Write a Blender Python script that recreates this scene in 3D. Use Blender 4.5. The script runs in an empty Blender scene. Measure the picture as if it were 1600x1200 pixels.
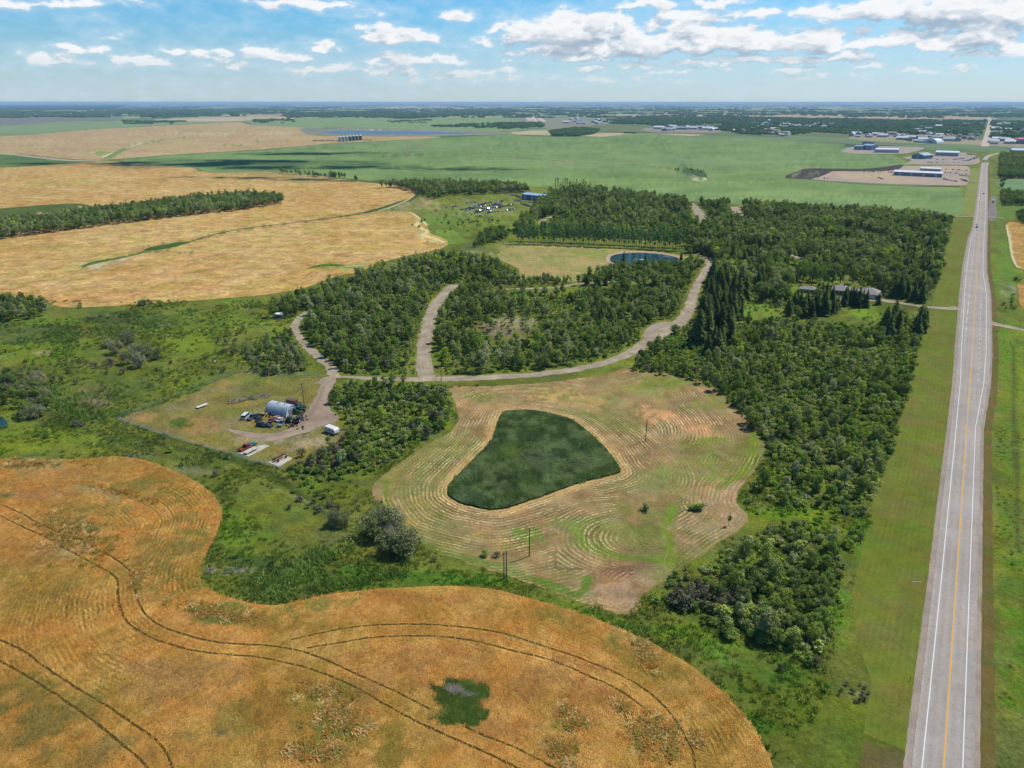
import bpy, math, random
import numpy as np
from mathutils import Vector, Matrix
from mathutils.geometry import delaunay_2d_cdt
random.seed(7); RNG = np.random.default_rng(11)
rad = math.radians
SC = bpy.context.scene
COL = SC.collection

# ------------------------------------------------------------------ camera
H = 120.0; F = 1100.0
PITCH = math.atan(.4); CT, ST = math.cos(PITCH), math.sin(PITCH)
cd = bpy.data.cameras.new('camera'); cam = bpy.data.objects.new('camera', cd); COL.objects.link(cam)
cd.sensor_fit = 'HORIZONTAL'; cd.sensor_width = 36; cd.lens = 36 * F / 1600
cd.clip_start = 1; cd.clip_end = 200000
cam.location = (0, 0, H); cam.rotation_euler = (rad(90) - PITCH, 0, 0)
SC.camera = cam

# ------------------------------------------------------------------ light and exposure
SUN_EL, SUN_AZ = 56.0, 61.0            # azimuth measured clockwise from +Y
sd = Vector((math.sin(rad(SUN_AZ)) * math.cos(rad(SUN_EL)), math.cos(rad(SUN_AZ)) * math.cos(rad(SUN_EL)), math.sin(rad(SUN_EL))))
sl = bpy.data.lights.new('sun', 'SUN'); so = bpy.data.objects.new('sun', sl); COL.objects.link(so)
sl.energy = 5.0; sl.angle = rad(.53); sl.color = (1, .955, .88)
so.rotation_euler = sd.to_track_quat('Z', 'Y').to_euler(); so.location = (0, 0, 400)
SC.view_settings.view_transform = 'Standard'; SC.view_settings.look = 'None'
SC.view_settings.gamma = 1; SC.view_settings.exposure = 0.1
SC.render.engine = 'CYCLES'
try:
    SC.cycles.volume_bounces = 0; SC.cycles.max_bounces = 5; SC.cycles.diffuse_bounces = 3
    SC.cycles.transparent_max_bounces = 8; SC.cycles.caustics_reflective = False; SC.cycles.caustics_refractive = False
except Exception: pass
K = 1.5                                  # picture brightness of a sunlit surface of albedo 1, roughly

# ------------------------------------------------------------------ node helper
class NT:
    def __init__(s, nt): s.t = nt; s.t.nodes.clear()
    def n(s, ty, **kw):
        x = s.t.nodes.new(ty)
        for k, v in kw.items(): setattr(x, k, v)
        return x
    def put(s, sock, v):
        if v is None: return
        if isinstance(v, bpy.types.NodeSocket): s.t.links.new(v, sock)
        else:
            try: sock.default_value = v
            except Exception: sock.default_value = (*v, 1) if len(v) == 3 else v
    def m(s, op, a, b=None, c=None, clamp=False):
        x = s.n('ShaderNodeMath', operation=op, use_clamp=clamp)
        s.put(x.inputs[0], a); s.put(x.inputs[1], b)
        if c is not None: s.put(x.inputs[2], c)
        return x.outputs[0]
    def vm(s, op, a, b=None, scale=None):
        x = s.n('ShaderNodeVectorMath', operation=op)
        s.put(x.inputs[0], a)
        if b is not None: s.put(x.inputs[1], b)
        if scale is not None: s.put(x.inputs['Scale'], scale)
        return x.outputs['Value'] if op in ('LENGTH', 'DOT_PRODUCT', 'DISTANCE') else x.outputs[0]
    def noise(s, vec, scale, detail=4, rough=.55, dist=0, color=False):
        x = s.n('ShaderNodeTexNoise'); s.put(x.inputs['Vector'], vec)
        x.inputs['Scale'].default_value = scale; x.inputs['Detail'].default_value = detail
        x.inputs['Roughness'].default_value = rough; x.inputs['Distortion'].default_value = dist
        return x.outputs['Color' if color else 'Fac']
    def mix(s, f, a, b):
        x = s.n('ShaderNodeMix', data_type='RGBA'); s.put(x.inputs[0], f); s.put(x.inputs[6], a); s.put(x.inputs[7], b)
        return x.outputs[2]
    def ramp(s, f, stops, interp='LINEAR'):
        x = s.n('ShaderNodeValToRGB'); s.put(x.inputs[0], f); e = x.color_ramp.elements; x.color_ramp.interpolation = interp
        while len(e) < len(stops): e.new(.5)
        for el, (p, c) in zip(e, stops): el.position = p; el.color = (*c, 1)
        return x.outputs[0]
    def mr(s, v, a, b, c=0., d=1., smooth=True):
        x = s.n('ShaderNodeMapRange', interpolation_type='SMOOTHSTEP' if smooth else 'LINEAR')
        s.put(x.inputs[0], v)
        for i, q in enumerate((a, b, c, d)): s.put(x.inputs[i + 1], q)
        return x.outputs[0]
    def attr(s, name, vec=False):
        x = s.n('ShaderNodeAttribute', attribute_name=name); return x.outputs['Color' if vec else 'Fac']

def lin(h):
    if isinstance(h, str):
        h = h.lstrip('#'); v = np.array([int(h[i:i + 2], 16) / 255 for i in (0, 2, 4)])
    else: v = np.array(h, float)
    return np.where(v <= .04045, v / 12.92, ((v + .055) / 1.055) ** 2.4)
def alb(h, k=None):                       # a colour seen in full sun -> base colour
    return tuple(float(q) for q in lin(h) / (k or K))

# ------------------------------------------------------------------ world: Nishita sky with cumulus
def PXDIR(px, py):
    u = (px - 800) / F; v = (600 - py) / F
    x, y, z = u, CT + v * ST, -ST + v * CT
    L = math.sqrt(x * x + y * y + z * z)
    return math.atan2(x, y), math.asin(z / L)
CLOUDS = [  # px, py, half width, half height, weight
 (895,42,110,28,1.35),(850,52,70,18,.9),(990,42,40,14,.7),(1010,62,140,26,1.0),(900,70,110,16,.8),(800,60,50,10,.5),
 (1090,22,80,15,.9),(1190,20,28,9,.9),(1070,45,90,18,.8),(1150,56,80,24,1.0),(1020,2,60,10,.7),(1130,3,60,8,.8),
 (1270,55,60,24,1.3),(1230,66,50,12,1.0),(1390,58,80,20,1.1),(1440,66,30,12,.9),(1480,70,30,10,.7),(1180,68,40,10,.7),
 (1290,14,60,14,1.1),(1380,12,100,18,1.3),(1500,8,140,20,1.45),(1590,14,60,14,1.2),(1520,32,120,14,.7),
 (1530,52,75,20,1.2),(1490,60,40,10,.9),(1590,70,30,12,.9),(1460,34,80,8,.5),
 (595,50,42,12,1.1),(640,58,55,11,1.1),(570,46,18,9,.7),(635,91,60,13,1.1),(700,90,38,9,.9),(715,24,20,8,.8),(775,40,12,9,.6),
 (430,85,60,9,.9),(505,70,18,6,.7),(400,80,40,8,.7),(340,85,40,7,.6),(480,4,60,9,.8),(420,4,30,6,.5),(570,20,20,6,.4),
 (520,106,60,7,.6),(620,107,60,6,.5),(740,108,50,6,.6),(60,90,30,13,1.),(110,92,30,8,.6),(230,92,28,8,1.),(185,92,20,9,.8),(265,76,25,5,.6),
 (40,2,60,8,.7),(130,2,40,7,.7),(220,4,16,6,.5),(120,72,40,7,.6),(140,30,18,5,.3),(160,55,22,7,.4),
 (910,90,50,8,.8),(925,108,30,5,.6),(1010,98,40,5,.6),(1075,95,55,7,.7),(1160,92,70,8,.8),(1215,92,50,8,.8),(1330,86,40,10,.9),(1250,94,60,7,.8),
 (1370,102,22,5,.6),(1510,86,60,6,.7),(1580,86,40,6,.6),(1230,108,35,5,.5),(1430,108,30,4,.5),(1510,108,60,4,.4),(820,90,30,6,.5),(1070,108,60,4,.4),(360,103,50,4,.35),(700,118,60,4,.35),(1280,120,60,4,.35),(900,122,90,4,.3),
]
def build_world():
    w = bpy.data.worlds.new('World'); SC.world = w; w.use_nodes = True
    t = NT(w.node_tree)
    tc = t.n('ShaderNodeTexCoord'); s = t.n('ShaderNodeSeparateXYZ'); t.put(s.inputs[0], tc.outputs['Generated'])
    el = s.outputs[2]
    sky = t.n('ShaderNodeTexSky', sky_type='NISHITA', sun_disc=False)
    sky.sun_elevation = rad(SUN_EL); sky.sun_rotation = rad(SUN_AZ)
    sky.air_density = 1.0; sky.dust_density = .25; sky.ozone_density = 4.0; sky.altitude = 500
    k = t.mr(el, 0, .13)
    tint = t.mix(k, (.96, 1.12, 1.30, 1), (.52, 1.08, 1.30, 1))
    skyc = t.vm('MULTIPLY', sky.outputs[0], tint)
    skyc = t.vm('SCALE', skyc, scale=t.mr(el, 0, .12, .80, 1.0))
    bg = t.n('ShaderNodeBackground'); t.put(bg.inputs[0], skyc); bg.inputs[1].default_value = .09
    o = t.n('ShaderNodeOutputWorld'); t.t.links.new(bg.outputs[0], o.inputs[0])
    w.cycles.sampling_method = 'MANUAL'; w.cycles.sample_map_resolution = 512
build_world()

# ------------------------------------------------------------------ geometry helpers
def W(px, py):                            # photograph pixel -> place on the ground
    u = (px - 800) / F; v = (600 - py) / F
    t = H / (ST - v * CT); return (u * t, (CT + v * ST) * t)
def Wn(p):
    p = np.asarray(p, float); u = (p[:, 0] - 800) / F; v = (600 - p[:, 1]) / F
    t = H / (ST - v * CT); return np.stack([u * t, (CT + v * ST) * t], 1)
def Pn(xy):
    x, y = xy[:, 0], xy[:, 1]
    Z = y * CT + H * ST; Yc = y * ST - H * CT
    return np.stack([800 + F * x / Z, 600 - F * Yc / Z], 1)
def P1(x, y): return tuple(Pn(np.array([[x, y]]))[0])
PHI = math.atan2(745 / F, CT + .4 * ST)
RD = np.array([math.sin(PHI), math.cos(PHI)]); RN = np.array([math.cos(PHI), -math.sin(PHI)])
def R(s, t): return (RN[0] * s + RD[0] * t, RN[1] * s + RD[1] * t)
def inpoly(pts, poly):
    poly = np.asarray(poly, float); x, y = pts[:, 0], pts[:, 1]; r = np.zeros(len(pts), bool)
    x1, y1 = poly[:, 0], poly[:, 1]; x2, y2 = np.roll(x1, -1), np.roll(y1, -1)
    for a, b, c, d in zip(x1, y1, x2, y2):
        if b == d: continue
        k = ((b > y) != (d > y)) & (x < (c - a) * (y - b) / (d - b) + a)
        r ^= k
    return r
def pldist(pts, line, closed=False):      # distance to a polyline
    line = np.asarray(line, float); 
    if closed: line = np.vstack([line, line[:1]])
    r = np.full(len(pts), 1e9)
    for a, b in zip(line[:-1], line[1:]):
        d = b - a; L = max(d @ d, 1e-9); q = np.clip(((pts - a) @ d) / L, 0, 1)
        r = np.minimum(r, np.hypot(*(pts - a - q[:, None] * d).T))
    return r
def hsh(ix, iy, seed):
    n = (ix.astype(np.int64) * 374761393 + iy.astype(np.int64) * 668265263 + seed * 1274126177) & 0xffffffff
    n = ((n ^ (n >> 13)) * 1274126177) & 0xffffffff
    return ((n ^ (n >> 16)) & 0xffff) / 65535.
def vnoise(x, y, seed=0):
    ix, iy = np.floor(x), np.floor(y); fx, fy = x - ix, y - iy
    fx = fx * fx * (3 - 2 * fx); fy = fy * fy * (3 - 2 * fy)
    a, b, c, d = hsh(ix, iy, seed), hsh(ix + 1, iy, seed), hsh(ix, iy + 1, seed), hsh(ix + 1, iy + 1, seed)
    return (a * (1 - fx) + b * fx) * (1 - fy) + (c * (1 - fx) + d * fx) * fy
def fbm(x, y, o=4, seed=0):
    r = 0; a = .5; s = 0
    for i in range(o):
        r = r + a * vnoise(x * 2 ** i + 17.3 * i, y * 2 ** i - 9.1 * i, seed + i); s += a; a *= .55
    return r / s
def smooth_line(p, closed=False, sub=6):  # Catmull-Rom
    p = np.asarray(p, float); n = len(p); out = []
    for i in range(n if closed else n - 1):
        if closed: a, b, c, d = p[(i - 1) % n], p[i], p[(i + 1) % n], p[(i + 2) % n]
        else: a, b, c, d = p[max(i - 1, 0)], p[i], p[i + 1], p[min(i + 2, n - 1)]
        for k in range(sub):
            t = k / sub
            out.append(.5 * ((2 * b) + (-a + c) * t + (2 * a - 5 * b + 4 * c - d) * t * t + (-a + 3 * b - 3 * c + d) * t ** 3))
    if not closed: out.append(p[-1])
    return np.array(out)
def resample(p, step, closed=False):
    if closed: p = np.vstack([p, p[:1]])
    s = np.concatenate([[0], np.cumsum(np.hypot(*np.diff(p, axis=0).T))])
    n = max(int(s[-1] / step), 3)
    q = np.linspace(0, s[-1], n + 1)
    r = np.stack([np.interp(q, s, p[:, 0]), np.interp(q, s, p[:, 1])], 1)
    return r[:-1] if closed else r

def mesh_np(name, v, faces, mat=None, parent=None, attrs=None, cols=None, smooth=False, link=True):
    me = bpy.data.meshes.new(name)
    if isinstance(faces, np.ndarray) and isinstance(v, np.ndarray):
        nf, k = faces.shape; me.vertices.add(len(v)); me.vertices.foreach_set('co', v.astype(np.float32).ravel())
        me.loops.add(nf * k); me.loops.foreach_set('vertex_index', faces.astype(np.int32).ravel())
        me.polygons.add(nf); me.polygons.foreach_set('loop_start', np.arange(nf, dtype=np.int32) * k); me.update(calc_edges=True)
    else: me.from_pydata([tuple(map(float, q)) for q in v], [], faces)
    if attrs:
        for k, a in attrs.items():
            at = me.attributes.new(k, 'FLOAT', 'POINT'); at.data.foreach_set('value', np.asarray(a, np.float32))
    if cols is not None:
        at = me.attributes.new('Col', 'FLOAT_COLOR', 'POINT')
        c = np.ones((len(v), 4), np.float32); c[:, :3] = cols; at.data.foreach_set('color', c.ravel())
    if mat is not None:
        for m_ in (mat if isinstance(mat, (list, tuple)) else [mat]): me.materials.append(m_)
    if smooth: me.polygons.foreach_set('use_smooth', [True] * len(me.polygons))
    me.update()
    o = bpy.data.objects.new(name, me)
    if link: COL.objects.link(o)
    if parent: o.parent = parent
    return o
def tag(o, label, cat, group=None, kind=None):
    if label: o['label'] = label
    if cat: o['category'] = cat
    if group: o['group'] = group
    if kind: o['kind'] = kind
    return o
def struct(o, kind='structure'): o['kind'] = kind; return o
def thing(name, label, cat, loc, rz=0, group=None):
    o = bpy.data.objects.new(name, None); o.empty_display_size = .5; COL.objects.link(o)
    o.location = loc; o.rotation_euler = (0, 0, rz); return tag(o, label, cat, group)

# ------------------------------------------------------------------ sky dome band carrying the cumulus, far outside everything
def build_clouds():
    da = rad(.055); azs = np.arange(rad(-44), rad(44), da); els = np.arange(rad(.05), rad(9.5), da)
    A, E = np.meshgrid(azs, els); a = A.ravel(); e = E.ravel()
    def dens(a, e):
        wa = a + (fbm(a * 34, e * 70, 4, 3) - .5) * .045; we = e + (fbm(a * 34, e * 70, 4, 13) - .5) * .016
        acc = np.full(len(a), -1.)
        for (px, py, hw, hh, wt) in CLOUDS:
            az, el = PXDIR(px, py + hh * .45); az2, _ = PXDIR(px + hw, py); _, e2 = PXDIR(px, py - hh * .55)
            ra = abs(az2 - az) * 1.2; rt = (e2 - el) * 1.35; rb = rt * .55
            dy = we - el; L = np.hypot((wa - az) / ra, np.where(dy > 0, dy / rt, dy / rb))
            d = wt * 1.15 * (1 - L) + .04; k = .15; h = np.clip(.5 + .5 * (acc - d) / k, 0, 1); acc = d * (1 - h) + acc * h + k * h * (1 - h)
        f = 1 / (.25 + np.clip(e, 0, .2) * 6)                      # detail gets finer towards the horizon
        n1 = fbm(a * 62, e * 120, 6, 21); n2 = fbm(a * 16, e * 90, 5, 29)
        side = np.clip((np.abs(a) - .66) / .08, 0, 1); up = np.clip((e - .125) / .03, 0, 1)
        gen = (fbm(a * 9, e * 26, 5, 33) - .52) * 5
        acc = np.where(np.maximum(side, up) > 0, np.maximum(acc, gen - 2 * (1 - np.maximum(side, up))), acc)
        return np.maximum(acc, -.8) + (n1 - .5) * 1.45 + (n2 - .5) * .8
    def sm(v, lo, hi): q = np.clip((v - lo) / (hi - lo), 0, 1); return q * q * (3 - 2 * q)
    d1 = dens(a, e); d2 = dens(a + .004, e + .006); d3 = dens(a + .010, e + .015)
    far = sm(e, .010, .062)
    al = sm(d1, -.12, .52) * (.36 + .62 * far)
    veil = sm(d1, -1.3, .3) * .46; al = np.maximum(al, veil)
    milk = (1 - sm(e, .0, .075)) * .42; al = 1 - (1 - al) * (1 - milk)
    d4 = dens(a + .003, e + .019); n5 = fbm(a * 45, e * 110, 5, 51); light = sm(d1 - d2, -.30, .26) * .45 + sm(d1 - d3, -.4, .42) * .35 + sm(d1 - d4, -.6, .35) * .35 + (n5 - .5) * .9 - sm(d1, .35, 1.1) * .22
    light = np.clip(light, 0, 1); light = light * (.45 + .55 * far) + .5 * (1 - far) * .55
    lo, hi = np.array([.36, .46, .57]), np.array([.87, .88, .90]); col = lo + (hi - lo) * light[:, None]
    cloudy = sm(d1, -.1, .4)[:, None]; col = col * cloudy + np.array([.54, .71, .86]) * (1 - cloudy)
    edge = np.clip((rad(44) - np.abs(a)) / rad(3), 0, 1) * np.clip((rad(9.5) - e) / rad(.6), 0, 1); al *= edge
    Rr = 75000.; v = np.stack([np.sin(a) * np.cos(e), np.cos(a) * np.cos(e), np.sin(e)], 1) * Rr; v[:, 2] += H
    ny, nx = A.shape; i = np.arange((ny - 1) * (nx - 1)); r, c = i // (nx - 1), i % (nx - 1); q = r * nx + c
    f = np.stack([q, q + 1, q + nx + 1, q + nx], 1)
    m_ = bpy.data.materials.new('sky_cloud'); m_.use_nodes = True; t = NT(m_.node_tree)
    em = t.n('ShaderNodeEmission'); t.put(em.inputs[0], t.attr('Col', True)); tr = t.n('ShaderNodeBsdfTransparent')
    mx = t.n('ShaderNodeMixShader'); t.put(mx.inputs[0], t.attr('alpha')); t.t.links.new(tr.outputs[0], mx.inputs[1]); t.t.links.new(em.outputs[0], mx.inputs[2])
    o = t.n('ShaderNodeOutputMaterial'); t.t.links.new(mx.outputs[0], o.inputs[0]); m_.cycles.emission_sampling = 'NONE'
    struct(mesh_np('sky', v, f, m_, attrs={'alpha': al}, cols=col))
build_clouds()

class MB:                                  # small mesh builder
    def __init__(s): s.v = []; s.f = []; s.mi = []
    def add(s, v, f, mi=0):
        n = len(s.v); s.v += [tuple(q) for q in v]; s.f += [tuple(i + n for i in q) for q in f]; s.mi += [mi] * len(f)
    def box(s, x0, x1, y0, y1, z0, z1, mi=0, M=None, taper=0):
        t = taper
        v = [(x0, y0, z0), (x1, y0, z0), (x1, y1, z0), (x0, y1, z0), (x0 + t, y0 + t, z1), (x1 - t, y0 + t, z1), (x1 - t, y1 - t, z1), (x0 + t, y1 - t, z1)]
        if M: v = [M @ Vector(q) for q in v]
        s.add(v, [(0, 3, 2, 1), (4, 5, 6, 7), (0, 1, 5, 4), (1, 2, 6, 5), (2, 3, 7, 6), (3, 0, 4, 7)], mi)
    def tube(s, pts, r, n=6, mi=0, cap=True):
        pts = [Vector(p) for p in pts]; rr = r if isinstance(r, (list, tuple)) else [r] * len(pts); v = []; f = []
        for i, p in enumerate(pts):
            d = (pts[min(i + 1, len(pts) - 1)] - pts[max(i - 1, 0)]).normalized()
            a = d.orthogonal().normalized(); b = d.cross(a)
            if abs(d.z) > .7: a = Vector((1, 0, 0)); a = (a - d * a.dot(d)).normalized(); b = d.cross(a)
            for k in range(n):
                q = 2 * math.pi * k / n; v.append(p + (a * math.cos(q) + b * math.sin(q)) * rr[i])
        for i in range(len(pts) - 1):
            for k in range(n): f.append((i * n + k, i * n + (k + 1) % n, (i + 1) * n + (k + 1) % n, (i + 1) * n + k))
        if cap: f.append(tuple(range(n - 1, -1, -1))); f.append(tuple((len(pts) - 1) * n + k for k in range(n)))
        s.add(v, f, mi)
    def prism(s, prof, y0, y1, mi=0, axis='y', M=None):  # profile in x,z extruded along y
        n = len(prof)
        v = [(x, y0, z) for x, z in prof] + [(x, y1, z) for x, z in prof]
        if M: v = [M @ Vector(q) for q in v]
        f = [tuple(range(n)), tuple(range(2 * n - 1, n - 1, -1))] + [(i, n + i, n + (i + 1) % n, (i + 1) % n) for i in range(n)]
        s.add(v, f, mi)
    def obj(s, name, mat, parent=None, smooth=False, link=True):
        o = mesh_np(name, s.v, s.f, mat, parent, link=link, smooth=smooth)
        if any(s.mi): o.data.polygons.foreach_set('material_index', s.mi)
        return o

# ------------------------------------------------------------------ materials
MATS = {}
def principled(t, col, rough=.9, bump=None, metal=0, spec=.2):
    b = t.n('ShaderNodeBsdfPrincipled'); t.put(b.inputs['Base Color'], col); b.inputs['Roughness'].default_value = rough
    b.inputs['Metallic'].default_value = metal; b.inputs['Specular IOR Level'].default_value = spec
    if bump is not None: t.put(b.inputs['Normal'], bump)
    o = t.n('ShaderNodeOutputMaterial'); t.t.links.new(b.outputs[0], o.inputs[0]); return b
def flat(name, hexc, rough=.7, metal=0, var=.15, scale=2., spec=.3, k=None, dirt=None):
    if name in MATS: return MATS[name]
    m_ = bpy.data.materials.new(name); m_.use_nodes = True; t = NT(m_.node_tree); c = alb(hexc, k)
    g = t.n('ShaderNodeNewGeometry')
    n = t.noise(g.outputs['Position'], scale, 5, .65)
    f = t.m('MULTIPLY_ADD', n, var * 2, 1 - var)
    col = t.vm('SCALE', c, scale=f)
    if dirt:
        col = t.mix(t.mr(t.noise(g.outputs['Position'], scale * .6, 6, .7), .5, .68, 0, .8), col, (*alb(dirt), 1))
    principled(t, col, rough, metal=metal, spec=spec); MATS[name] = m_; return m_
def veg(name, big=.02, mid=.25, fine=1.6, cb=.25, cm=.35, cf=.5, hue=(1.15, 1.0, .7), hm=.35, bump=.6, bd=.35, line=None, streak=None, rough=1.):
    """ground cover: painted base colour from attribute Col, broken up by noise at three scales, optional row lines along attribute dist"""
    m_ = bpy.data.materials.new(name); m_.use_nodes = True; t = NT(m_.node_tree)
    g = t.n('ShaderNodeNewGeometry'); P = g.outputs['Position']
    if streak: Pm = t.vm('MULTIPLY', t.vm('ADD', P, (0, 0, 0)), streak)
    else: Pm = P
    col = t.attr('Col', True)
    nb = t.noise(P, big, 4, .6); nm = t.noise(Pm, mid, 6, .68, .6); nf = t.noise(P, fine, 5, .75)
    h = t.mr(t.noise(P, mid * .45, 5, .65), .35, .68)
    col = t.mix(t.m('MULTIPLY', h, hm), col, t.vm('MULTIPLY', col, hue))
    f = t.m('MULTIPLY_ADD', t.m('SUBTRACT', nb, .5), cb * 2, 1.)
    f = t.m('MULTIPLY', f, t.m('MULTIPLY_ADD', t.m('SUBTRACT', nm, .5), cm * 2.6, 1.))
    f = t.m('MULTIPLY', f, t.m('MULTIPLY_ADD', t.m('SUBTRACT', nf, .5), cf * 2.6, 1.))
    f = t.m('MAXIMUM', f, .15)
    hgt = t.m('ADD', t.m('MULTIPLY', nf, .6), nm)
    if line:
        sp, amt, wob = line[:3]
        d = t.attr('dist'); w = t.noise(P, .05, 3, .5); w2 = t.noise(P, .4, 3, .6)
        dd = t.m('ADD', t.m('ADD', d, t.m('MULTIPLY', w, wob)), t.m('MULTIPLY', w2, sp * (line[5] if len(line) > 5 else .55 if wob else .06)))
        s1 = t.m('MULTIPLY_ADD', t.m('SINE', t.m('MULTIPLY', dd, 2 * math.pi / sp)), .5, .5)
        s3 = t.m('MULTIPLY_ADD', t.m('SINE', t.m('MULTIPLY', dd, 2 * math.pi / (sp * 3.3))), .5, .5)
        s1 = t.m('ADD', t.m('MULTIPLY', s1, .72), t.m('MULTIPLY', s3, .28))
        brk = t.m('MULTIPLY', t.mr(t.noise(P, .8, 4, .7), .36, .62, .1, 1), t.mr(t.noise(P, .07, 4, .65), .38, .60, .12, 1))
        lk = t.m('MULTIPLY', t.attr('lin'), brk)
        if len(line) > 3:
            msk = t.m('MULTIPLY', t.mr(s1, .5, .85), lk, clamp=True)
            col = t.mix(t.m('MULTIPLY', msk, line[4]), col, (*alb(line[3]), 1))
        ln = t.m('MULTIPLY', t.m('SUBTRACT', s1, .5), t.m('MULTIPLY', lk, amt * 2))
        f = t.m('MULTIPLY', f, t.m('ADD', 1., ln)); hgt = t.m('ADD', hgt, t.m('MULTIPLY', s1, t.m('MULTIPLY', lk, .8)))
    col = t.vm('SCALE', col, scale=f)
    bp = t.n('ShaderNodeBump'); bp.inputs['Strength'].default_value = bump; bp.inputs['Distance'].default_value = bd; t.put(bp.inputs['Height'], hgt)
    principled(t, col, rough, bp.outputs[0], spec=.05); return m_

# ------------------------------------------------------------------ painted fields
SHIFT = [1.]
def paint(px, xy, base, var, strokes, wob=.35, seed=0):
    """base colour (hex) with natural variety 'var' = [(hex, scale_m, strength)], strokes = ellipses/lines seen in the photo, on the ground"""
    n = len(xy); c = np.tile(lin(base), (n, 1))
    for i, (hx, sc, st) in enumerate(var):
        q = fbm(xy[:, 0] / sc, xy[:, 1] / sc, 5, seed * 31 + i * 7 + 1); q = np.clip((q - .42) / .22, 0, 1) * st
        c = c * (1 - q[:, None]) + lin(hx) * q[:, None]
    wx = ((fbm(xy[:, 0] / 9, xy[:, 1] / 9, 4, seed + 5) - .5) * 2 + (fbm(xy[:, 0] / 2.6, xy[:, 1] / 2.6, 3, seed + 6) - .5) * 2.4) * wob
    brk = np.clip(.72 + (fbm(xy[:, 0] / 3.5, xy[:, 1] / 3.5, 4, seed + 8) - .45) * 3.2, .25, 1)
    for s in strokes:
        if s[0] == 'e':
            _, cx, cy, rx, ry, hx, st = s[:7]; rot = s[7] if len(s) > 7 else 0
            dx, dy = px[:, 0] - cx, px[:, 1] - cy; a = rad(rot)
            u = (dx * math.cos(a) + dy * math.sin(a)) / rx; v = (-dx * math.sin(a) + dy * math.cos(a)) / ry
            q = np.clip((1 - np.hypot(u, v) + wx * 1.3) / .3, 0, 1) * st * (brk if st < 1 else 1)
        elif s[0] == 'l':                 # line, width in metres
            _, pts, wd, hx, st = s[:5]
            d = pldist(xy, Wn(smooth_line(pts, sub=3)))
            q = np.clip((1.25 - d / (wd / 2) + wx * .8) / .5, 0, 1) * st
        elif s[0] == 'p':
            _, poly, hx, st = s[:4]
            q = inpoly(px + np.stack([wx * 9, -wx * 4], 1), poly) * st
        q = q * q * (3 - 2 * q) if s[0] != 'p' else q
        c = c * (1 - q[:, None]) + lin(hx) * q[:, None]
    g_ = np.clip(c[:, 1] / (c[:, 0] + 1e-6) - 1, 0, 1.2)[:, None] * SHIFT[0]
    c = c * (1 + g_ * np.array([.34, -.04, -.22]))
    return c / K
def field(name, poly, mat, base, var, strokes=(), z=0., step=5, jit=.5, seed=1, smooth=True, lines=None, linf=None, skirt=0, world=False, wob=.35, relief=0, kind='structure'):
    SHIFT[0] = .6 if mat is M_CROP else .35 if 'yard' in name else 1.
    poly = np.asarray(poly, float)
    if world: poly = Pn(poly)
    b = smooth_line(poly, True, 6) if smooth else poly
    b = resample(b, step, True); bw = Wn(b)
    q = fbm(bw[:, 0] / 3, bw[:, 1] / 3, 3, seed) - .5; q2 = fbm(bw[:, 0] / 3, bw[:, 1] / 3, 3, seed + 9) - .5
    bw = bw + np.stack([q, q2], 1) * 2 * jit
    bp = Pn(bw)
    x0, y0 = bp.min(0); x1, y1 = bp.max(0)
    gx, gy = np.meshgrid(np.arange(x0, x1, step), np.arange(y0, y1, step * .75)); gx = gx + (np.arange(gx.shape[0])[:, None] % 2) * step * .5
    g = np.stack([gx.ravel(), gy.ravel()], 1) + RNG.uniform(-.2, .2, (gx.size, 2)) * step
    g = g[inpoly(g, bp)]; g = g[pldist(g, bp, True) > step * .55]
    pts = np.vstack([bp, g]); n = len(bp)
    r = delaunay_2d_cdt([Vector(p) for p in pts.tolist()], [], [list(range(n))], 1, 1e-4, False)
    vp = np.array([tuple(p) for p in r[0]]); fs = [tuple(f) for f in r[2]]
    ctr = np.array([vp[list(f)].mean(0) for f in fs]); ok = inpoly(ctr, bp); fs = [f for f, k in zip(fs, ok) if k]
    # keep faces facing up after mapping
    xy = Wn(vp); zz = np.full(len(xy), z)
    if relief:
        dd = pldist(xy, bw[::3], True); 
        zz = z + relief * (fbm(xy[:, 0] / 4, xy[:, 1] / 4, 4, seed) * np.clip(dd / 1.5, 0, 1))
    a, b_, c_ = [np.array([f[i] for f in fs]) for i in range(3)]
    cr = (xy[b_, 0] - xy[a, 0]) * (xy[c_, 1] - xy[a, 1]) - (xy[b_, 1] - xy[a, 1]) * (xy[c_, 0] - xy[a, 0])
    fs = [f if k > 0 else f[::-1] for f, k in zip(fs, cr)]
    cols = paint(vp, xy, base, var, strokes, wob, seed)
    at = None
    if lines is not None:
        at = {'dist': lines(xy, vp), 'lin': linf(xy, vp) if linf else np.ones(len(xy))}
    v = np.column_stack([xy, zz])
    if skirt:
        m0 = len(v); bz = np.column_stack([bw, np.full(len(bw), z - skirt)])
        top = np.column_stack([bw, np.full(len(bw), z)]) + 0
        v = np.vstack([v, top, bz]); m1 = m0 + len(bw)
        k = len(bw); fs += [(m0 + i, m1 + i, m1 + (i + 1) % k, m0 + (i + 1) % k) for i in range(k)]
        cb = paint(bp, bw, base, var, strokes, wob, seed); cols = np.vstack([cols, cb, cb * .9])
        if at: at = {kk: np.concatenate([vv, np.zeros(2 * k)]) for kk, vv in at.items()}
    o = mesh_np(name, v, fs, mat, attrs=at, cols=cols); o['kind'] = kind; return o
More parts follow.
